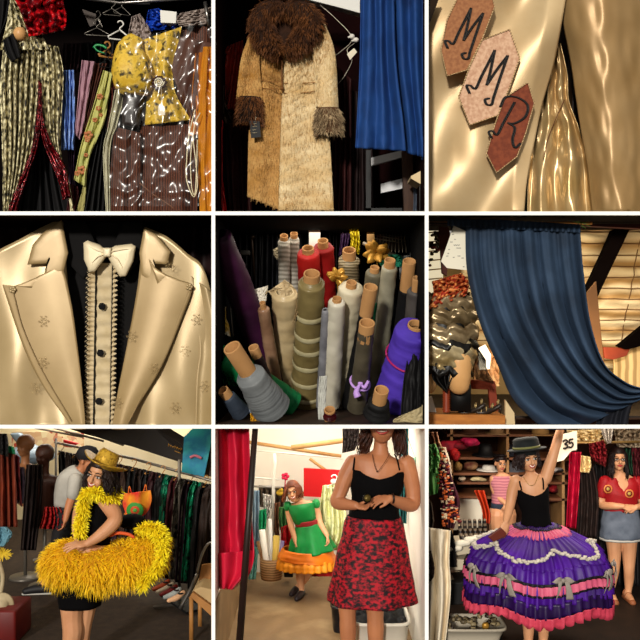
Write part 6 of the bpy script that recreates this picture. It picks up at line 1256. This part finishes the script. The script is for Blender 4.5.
b=B(); cores=[(210,405,.13,(.235,.24,.19)),(290,415,.13,(.26,.26,.19)),(370,405,.14,(.24,.25,.185)),(430,385,.16,(.19,.2,.17)),(460,345,.18,(.11,.13,.12))]
for X_,Y_,dy,r in cores: b.ell(P(c7x(X_),r_(Y_),Yy+dy),(r[0]*.82,r[1]*.82,r[2]*.82),22)
cs=put(b,'feather_costume',mat('feather_base','d8a010','b07808',sc=6,rough=.9),yw,rem=.012,smi=6)
hp=[]
for X_,Y_,dy,r in cores:
    c=P(c7x(X_),r_(Y_),Yy+dy)
    for k in range(3000):
        v=Vector((rng.gauss(0,1),rng.gauss(0,1),rng.gauss(0,1))).normalized(); p=c+Vector((v.x*r[0]*.8,v.y*r[1]*.8,v.z*r[2]*.8))
        if v.y>.35: continue
        n=Vector((v.x/r[0],v.y/r[1],v.z/r[2])).normalized(); hp.append((p,(n*.75+Vector((rng.uniform(-.5,.5),rng.uniform(-.3,.3),rng.uniform(-.75,.15)))).normalized()))
put(blades(B(),hp,.062,.0065,rng,droop=.5,seg=4),'feather_pile',yf,cs,kind='stuff')
def boa(pts,r,n,ln,nm,par,m,y):
    q=catm([P(c7x(a),r_(c),y+d) for a,c,d in pts],40); b=B(); b.tube(q,r*.6,8); hp=[]
    for k in range(n):
        i=rng.randrange(40); p=q[i].lerp(q[i+1],rng.random()); v=Vector((rng.gauss(0,1),rng.gauss(0,1)-.4,rng.gauss(0,1))).normalized(); hp.append((p+v*r*.4,v))
    o=put(b,nm,mat('feather_base_bright','c89a08','a87804',sc=6,rough=.9),par); put(blades(B(),hp,ln,.013,rng,droop=.25,seg=4),'feather_pile',m,o,kind='stuff')
boa([(350,188,.12),(345,210,.02),(320,205,-.04),(285,195,-.09),(258,200,-.07),(250,235,-.05),(246,270,-.04),(240,300,-.05),(242,320,-.05)],.03,2200,.05,'feather_boa',yw,yf2,Yy)
boa([(455,300,.1),(475,330,.05),(490,370,.04),(470,420,.02),(440,450,.0),(425,480,-.0)],.03,1500,.055,'feather_tail',yw,yf2,Yy)
boa([(420,310,.1),(450,300,.08),(480,310,.08),(495,345,.08)],.035,1100,.05,'feather_tail',yw,yf2,Yy)
b=B(); b.tube([P(c7x(a),r_(c),Yy-.02) for a,c in ((330,325),(355,318),(385,322),(400,330))],.012,8,n=12,round=True); put(b,'orange_trim',mat('orange_trim','d0501c'),yw)
# man behind in cap
Ym=2.05; b=B()
torso(b,Ym,[(c7x(a),r_(c),0,rx/3.,ry/3.) for a,c,rx,ry in ((238,125,14,14),(225,145,26,22),(212,165,36,26),(205,195,36,28),(200,230,32,26),(198,260,34,28),(195,290,32,28))])
L7(Ym,[(256,105,0,15),(243,130,0,14),(235,145,0,17)]); L7(Ym,[(222,160,-.1,16),(218,200,-.13,14),(206,240,-.15,12),(196,280,-.18,8)],n=20)
hand_geo(b,P(c7x(196),r_(280),Ym-.18),Vector((-.2,-.2,-1)),Vector((-1,0,0)),1,.14,.6,.1)
L7(Ym,[(190,290,.0,28),(170,370,0,20),(150,430,.0,16),(128,480,.02,10),(118,488,0,10)],n=24); L7(Ym+.12,[(205,290,.0,28),(205,380,0,20),(210,440,.0,16),(215,470,.02,10)],n=24)
Mm=rotm(70,0,8); hc=P(c7x(262),r_(100),Ym); head_geo(b,hc,.215,Mm); mn=person(b,'man in pale grey t-shirt and black cap walking behind the feather costume',skin2)
b=B(); hair_geo(b,hc,.215,Mm,.05,random.Random(9),80,curl=.002,out=-.02); put(b,'hair',mat('dark_hair',''),mn)
b=B(); up=(Mm@Vector((0,-.1,1))); fw=Mm@Vector((0,1,0)); o=hc+up*.045; b.lathe(o,up,[(.088,-.03),(.1,.0),(.098,.04),(.075,.075),(.03,.09),(0,.092)],24); b.ell(o+fw*.12-up*.005,(.08,.075,.01),14); put(b,'cap',mat('cap_black','101014',rough=.8),mn)
b=B(); sleeve([(c7x(a),r_(c),d,rx/3.,ry/3.) for a,c,d,rx,ry in ((240,128,0,20,17),(226,143,0,32,26),(212,165,0,41,31),(204,195,0,41,33),(200,238,0,38,32))],Ym,n=16,b=b,seg=36,folds=5,amp=.03); ts=put(b,'t_shirt',mat('grey_shirt','a8a49c','88847c',sc=6,rough=.8),mn,sol=.005)
b=B(); limb(b,Ym,[(c7x(224),r_(158),-.1,20/3.),(c7x(221),r_(185),-.12,19/3.),(c7x(218),r_(205),-.13,18/3.)],14); put(b,'sleeve',mat('grey_shirt',''),ts)
b=B(); limb(b,Ym,[(c7x(198),r_(250),0,36/3.),(c7x(190),r_(300),0,32/3.),(c7x(172),r_(370),0,24/3.),(c7x(158),r_(412),0,21/3.)],16,n=20); limb(b,Ym+.12,[(c7x(200),r_(250),0,36/3.),(c7x(206),r_(310),0,30/3.),(c7x(207),r_(400),0,22/3.)],16,n=20); put(b,'trousers',mat('dark_trousers','1c1a1c','0e0c0e',sc=5,rough=.8),mn,rem=.008)
for X_,Y_,yy in ((110,500,Ym),(205,490,Ym+.12)):
    c=P(c7x(X_),r_(Y_),yy); c.z=.045
    b=B(); b.tube([c+Vector((.12,.0,.015)),c+Vector((.0,0,.01)),c+Vector((-.1,-.02,-.005))],[.04,.042,.03],12,n=10,round=True); sh=put(b,'shoe',mat('dark_sneaker','141214',rough=.6),mn)
    b=B(); b.tube([c+Vector((.13,.0,-.03)),c+Vector((-.12,-.02,-.032))],.013,8,round=True); put(b,'white_sole',mat('sole_white','a8a49c'),sh)
# clothes rails
b=B(); b.tube([P(c7x(165),r_(46),3.3),P(c7x(400),r_(95),2.4),P(c7x(660),r_(168),1.35)],.014,8); put(b,'clothes_rail',mat('rail_grey','6a645c',metal=.6,rough=.4),label='long clothes rail of the market stall receding to the left',cat='rail')
for X_,Y0_,Y1_,yy,lb in ((168,46,330,3.25,'far'),(538,110,540,1.7,'near')):
    b=B(); t0=P(c7x(X_),r_(Y0_-12),yy); b.tube([t0,Vector((t0.x,t0.y,.03))],.014,8); b.tube([Vector((t0.x-.2,t0.y-.1,.03)),Vector((t0.x+.2,t0.y+.1,.03))],.016,8,round=True); put(b,'rail_stand',mat('rail_grey',''),label=lb+' upright stand of the long market clothes rail',cat='stand')
cols=[('black','0c0a0b','060506'),('dark brown','2a1810','140c08'),('charcoal','1c1a1c','0c0b0c'),('dark maroon','340c12','180508'),('black','0a090a','050405'),('dark olive','2a2818','14120a'),('deep red','4a0e14','22060a'),('near black green','0c2018','050c08'),('dark plum','2c1024','140810'),('brown','3c2416','1c100a')]
ordn='first second third fourth fifth sixth seventh eighth ninth tenth eleventh twelfth thirteenth fourteenth fifteenth sixteenth seventeenth eighteenth nineteenth twentieth twenty-first twenty-second'.split()
rng=random.Random(77)
for i in range(22):
    f=i/21.; X_=185+f*455; Yt=62+ (X_-185)*.225+8; yy=3.15-1.75*f**.9; Yb=300+200*f*.95+rng.uniform(-12,12)-(40 if i<8 else 0); wd=26+20*f
    nm_,c1,c2=cols[i%10]
    sq={15:('green sequined','0a7050','061814'),17:('silver sequined','8a8478','1a1614'),19:('emerald sequined','108a60','04140e')}.get(i)
    if sq: nm_,c1,c2=sq
    ln=f*18-6
    S7=garment([(c7x(X_-wd*.35),r_(Yt)),(c7x(X_-wd*.55-ln),r_(Yt+60)),(c7x(X_-wd*.6-ln*2.6),r_(Yb))],[(c7x(X_+wd*.35),r_(Yt+4)),(c7x(X_+wd*.6-ln*.6),r_(Yt+60)),(c7x(X_+wd*.6-ln*2.2),r_(Yb+8))],yy,'%s garment, %s from the left on the long market rail'%(nm_,ordn[i]),c1,c2,n=rng.choice([1.3,2.1,2.7]),amp=.04,wr=.06,sc=30 if sq else 5,pat='cell' if sq else 'noise',metal=.3 if sq else 0,rough=.3 if sq else .7,con=.4 if sq else .25,group='dark garments on the long market rail',sd=i,nu=24,nv=20)
    if i%2==0:
        b=B(); hanger_geo(b,c7x(X_),r_(Yt+2),yy,10,2.5,.004,.9); put(b,'coat_hanger',mat('hanger_tan',''),label='hanger of the %s garment from the left on the long market rail'%ordn[i],cat='hanger',group='hangers on the long market rail')
b=B(); drape(q7([(372,200),(368,230),(375,255),(372,262)]),q7([(452,190),(455,220),(445,250),(425,272)]),1.5,n=1.5,amp=.02,b=b,belly=.05); tt=put(b,'tie_dye_bag',mat('dye_red','c02a1c','e0a020',sc=6,rough=.7,con=.15),label='tie dyed bag in red, yellow and green hanging on the market rail',cat='bag',sol=.01)
for rr,c,dy in ((24,'2c7a2c',.07),(13,'a8401c',.078),(6,'3a8a3a',.085)):
    b=B(); b.ell(P(c7x(405),r_(250),1.5-dy+.0),(rr/3*.0093,.012,rr/3*.0088),20); put(b,'dye_ring',mat('dye'+c,c,rough=.7),tt)
b=B(); b.tube([P(c7x(a),r_(c),1.48) for a,c in ((385,200),(388,178),(395,200))],.004,5,n=8); put(b,'bag_strap',mat('dye_red',''),tt); b=B(); b.tube([P(c7x(a),r_(c),1.48) for a,c in ((430,195),(437,172),(440,192))],.004,5,n=8); put(b,'bag_strap',mat('dye_red',''),tt)
# left clothes
S7g=lambda L_,R_,y,lb,c1,c2,**k: garment([(c7x(a),r_(c)) for a,c in L_],[(c7x(a),r_(c)) for a,c in R_],y,lb,c1,c2,**k)
S7g([(-6,60),(-6,180),(-6,300)],[(40,60),(48,180),(52,300)],1.6,'rust orange coat hanging at the left edge of the market','7a2c12','4a1a0c',n=3,amp=.05)
S7g([(-6,20),(-6,50),(-5,80)],[(20,20),(25,50),(24,90)],1.5,'black garment high at the left edge of the market','0e0c0c','060505',n=2)
S7g([(30,70),(35,140),(40,200)],[(58,90),(60,150),(66,240)],1.8,'crimson dress behind the rust orange coat','6a141c','3a0a10',n=2)
S7g([(22,55),(25,65),(28,78)],[(40,60),(44,70),(46,82)],1.55,'small bright green scarf on the rust orange coat','0e7a4a','0a5030',n=1)
S7g([(45,120),(48,170),(52,230)],[(72,120),(76,170),(72,230)],2.4,'dark purple garment between crimson dress and tall mannequin','22101c','100810',n=2)
S7g([(80,112),(72,220),(62,370)],[(128,112),(125,220),(108,370)],2.2,'long dark brown velvet gown hanging below the second mannequin','1e0e0a','0e0605',n=4,amp=.04,nm='velvet_gown',cat='gown')
S7g([(120,150),(125,230),(118,300)],[(160,150),(165,230),(150,300)],2.4,'brown and cream patterned garment left of the man in the cap','4a3020','7a5c40',n=3,sc=14)
S7g([(135,240),(128,275),(118,305)],[(180,240),(192,275),(190,308)],2.0,'red tulle skirt hanging beside the man in the cap','a01410','6a0a08',n=5,amp=.06,wr=.05)
for X_,Y_,yy,lb,c in ((75,58,2.6,'bare tan mannequin head and shoulders, left one at the market','8a5a38'),(133,88,2.3,'dark brown mannequin head and shoulders, right one at the market','3a1e14')):
    b=B(); c0=P(c7x(X_),r_(Y_),yy); Mq=rotm(-30,0,0); head_geo(b,c0,.2,Mq); b.ell(c0+Vector((0,.02,.03)),(.09,.1,.09),16)
    b.tube([c0+Vector((0,.01,-.06)),c0+Vector((0,.01,-.17)),c0+Vector((0,.01,-.24)),c0+Vector((0,.01,-.5))],[.045,.045,.1,.1],16,n=14,round=True); b.ell(c0+Vector((0,.01,-.25)),(.17,.09,.08),16)
    mq=put(b,'mannequin',mat('mq'+c,c,rough=.5),label=lb,cat='mannequin',rem=.008)
    b=B(); b.tube([c0+Vector((0,.01,-.45)),Vector((c0.x,c0.y+.01,.03))],.018,8); b.lathe(Vector((c0.x,c0.y+.01,0)),(0,0,1),[(.0,0),(.16,0),(.15,.02),(0,.03)],20); put(b,'stand',mat('rail_grey',''),mq)
# background stalls, canopy, banner
b=B(); b.prism([(-40,425),(220,425),(220,452),(130,440),(60,436),(-40,432)],4.6,4.62)
put(b,'tent_wall',mat('tent_cream','fcf2d0','f0e0b0',sc=4,rough=.8),label='pale cream tent valance high across the back of the market',cat='tent',smooth=False)
rng=random.Random(8); 
b=B(); b.prism([(c7x(a),r_(c)) for a,c in ((35,15),(250,15),(250,62),(35,60))],4.5,4.53); put(b,'printed_backdrop',mat('stall_print','c8a078','a84030',pat='cell',sc=16,rough=.8,con=.4,c3='d8c8a0'),label='colourful printed backdrop behind the two mannequins',cat='backdrop',smooth=False)
b=B(); b.prism([(c7x(a),r_(c)) for a,c in ((25,20),(55,18),(125,75),(130,100),(85,95))],3.6,3.7); b.ell(P(c7x(90),r_(85),3.6),(.3,.2,.1),12); put(b,'parked_car',mat('car_paint','8a9aa8','6a7a88',sc=2,rough=.25),label='silver blue vehicle roof glimpsed behind the mannequins',cat='vehicle',rem=.02)
b=B(); b.prism([(c7x(a),r_(c)) for a,c in ((190,38),(235,50),(215,62),(190,58))],3.4,3.44); put(b,'red_sign',mat('sign_red','b01814'),label='red sign above the rail left of the gold hat',cat='sign',smooth=False)
b=B(); v=[(175,-6,3.0),(450,-6,2.3),(580,75,1.9),(578,108,1.9),(560,112,1.9),(400,60,2.3),(250,20,2.9)]
n=len(v); a_=[P(c7x(p[0]),r_(p[1]),p[2]) for p in v]; b.add(a_+[p+Vector((.03,.12,.04)) for p in a_],[tuple(range(n)),tuple(range(n,2*n))[::-1]]+[(i,i+n,(i+1)%n+n,(i+1)%n) for i in range(n)])
cn=put(b,'canopy',mat('canopy_black','1e1814','141010',sc=3,rough=.6),label='black market canopy slanting above the long rail with small gold lettering',cat='canopy',smooth=False)
b=B(); 
for k,wd in enumerate((5,3,6,5,5,4,5)): 
    x=505+k*6.2; b.tube([P(c7x(x),r_(58+k*2),1.98),P(c7x(x+1),r_(50+k*2+ (k%3)*2),1.98),P(c7x(x+4),r_(56+k*2),1.98)],.0035,5)
for k in range(4): b.tube([P(c7x(524+k*5),r_(71+k*2),1.97),P(c7x(527+k*5),r_(74+k*2),1.97)],.003,5)
put(b,'gold_lettering',mat('letter_gold','c8902c'),cn)
b=B()
for k in range(5): b.tube([P(c7x(60+k*70),r_(-6),3.6-k*.2),P(c7x(250+k*60),r_(30+k*12),3.0-k*.2)],.012,6)
put(b,'canopy_frame',mat('frame_grey','8a7c6c',metal=.3,rough=.5),cn)
b=B(); b.prism([(c7x(a),r_(c)) for a,c in ((552,30),(590,-8),(645,-8),(612,150),(545,135))],1.6,1.63); bn=put(b,'teal_banner',mat('banner_teal','1f9a8c','4ac8b0',sc=3.5,rough=.6,c3='1a6a8a'),label='teal and aqua banner at the top right of the market',cat='banner',smooth=False)
b=B(); b.tube([P(c7x(570),r_(92),1.58),P(c7x(585),r_(86),1.58),P(c7x(605),r_(94),1.58)],.012,6,n=8); put(b,'banner_motif',mat('motif_rose','a85a6a'),bn)
b=B(); b.prism([(c7x(a),r_(c)) for a,c in ((640,-8),(700,-8),(700,150),(612,148))],1.7,1.74); put(b,'brown_post',mat('post_dark','2a1a10'),label='dark brown post right of the teal banner',cat='post',smooth=False)
# shoes on the ground, bench, small things at left
for i,(X_,Y_,c) in enumerate(((485,478,'b04a28'),(497,486,'c8b8a0'),(508,494,'7a1c1c'),(518,502,'b8c0c0'),(530,512,'d8a880'))):
    yy=1.65-.04*i; c0=P(c7x(X_),r_(Y_),yy); b=B(); b.tube([c0+Vector((.05,.05,.03)),c0+Vector((0,0,.0)),c0+Vector((-.06,-.05,-.01))],[.02,.026,.018],10,n=8,round=True); so=put(b,'court_shoe',mat('cs'+c,c,rough=.35),label=['rust','cream','maroon','pale silver','peach'][i]+' court shoe in the row under the dark garments',cat='shoe',group='shoes in a row under the market rail')
    b=B(); b.ell(c0+Vector((.03,.02,.03)),(.026,.024,.008),10); put(b,'insole',mat('insole','1c1414'),so)
b=B(); a0=P(c7x(478),r_(490),1.75); a1=P(c7x(560),r_(545),1.45); b.add([a0+Vector((0,0,-.05)),a1+Vector((0,0,-.05)),a1+Vector((.12,.12,-.05)),a0+Vector((.12,.12,-.05)),a0+Vector((0,0,-.03)),a1+Vector((0,0,-.03)),a1+Vector((.12,.12,-.03)),a0+Vector((.12,.12,-.03))],[(0,1,2,3),(4,5,6,7),(0,1,5,4),(1,2,6,5),(2,3,7,6),(3,0,4,7)]); put(b,'shoe_shelf',mat('black_box',''),label='black low shelf carrying the row of court shoes',cat='shelf',smooth=False)
ch=root('wooden_chair',P(c7x(640),r_(580),.9),'tan wooden chair with cream seat at the lower right of the market','chair')
ws=mat('chair_wood','a8743c','84562a',sc=6,rough=.5)
b=B(); b.prism([(c7x(a),r_(c)) for a,c in ((575,495),(600,480),(645,490),(645,545))],.85,1.25); put(b,'seat',mat('seat_cream','b89c70','9a8058',sc=4,rough=.7),ch,smooth=False,bev=.01)
b=B(); b.prism([(c7x(a),r_(c)) for a,c in ((570,508),(578,496),(645,545),(645,578))],.8,.84); put(b,'seat_rail',ws,ch,smooth=False)
b=B(); b.prism([(c7x(a),r_(c)) for a,c in ((605,415),(645,410),(645,425),(618,482),(592,482))],1.1,1.14); put(b,'side_panel',ws,ch,smooth=False)
for X_,yy in ((574,.82),(640,.84),(600,1.2)):
    p=P(c7x(X_),r_(510),yy); b=B(); b.box((p.x-.015,yy-.015,0),(p.x+.015,yy+.015,p.z)); put(b,'leg',ws,ch)
b=B(); b.tube([P(c7x(a),r_(c),1.05) for a,c in ((590,440),(605,385),(625,350),(650,348))],.011,8,n=16); b.tube([P(c7x(a),r_(c),1.05) for a,c in ((592,440),(570,490),(540,545))],.014,8,n=8); put(b,'metal_armrest',rl,ch)
S7g([(-6,300),(-4,330),(-6,358)],[(20,300),(36,322),(14,358)],1.0,'pale blue cloth at the left edge above the yellow flower','6a98a8','4a7080',n=1)
b=B(); c0=P(c7x(10),r_(380),.95)
for k in range(26):
    a=k*.6; b.tube([c0,c0+Vector((.075*cos(a),-.04*abs(sin(k)),.05*sin(a)))],[.008,.004],5,round=True)
put(b,'yellow_pompom',mat('pom_yellow','d0b030'),label='spiky yellow flower head at the left edge of the market',cat='artificial flower')
b=B(); b.tube([P(c7x(-4),r_(400),1.),P(c7x(8),r_(450),1.),P(c7x(0),r_(510),.98)],.018,8,n=10); b.lathe(P(c7x(4),r_(535),.9),(.2,-1,.2),[(0,0),(.09,0),(.1,.01),(.09,.02),(.05,.022),(.045,.06),(0,.065)],24); put(b,'hat_stand',mat('pale_straw','b8a888','9a8868',sc=10),label='pale straw hat propped on a bent stand at the left edge',cat='hat')
b=B(); p0=P(c7x(-10),0,.95); p1=P(c7x(72),0,.95); b.box((p0.x,.75,.0),(p1.x,1.15,.27)); put(b,'red_crate',mat('crate_red','6a1410','4a0c0a',sc=4,rough=.5),label='dark red crate on the ground at the lower left of the market',cat='crate',bev=.02)
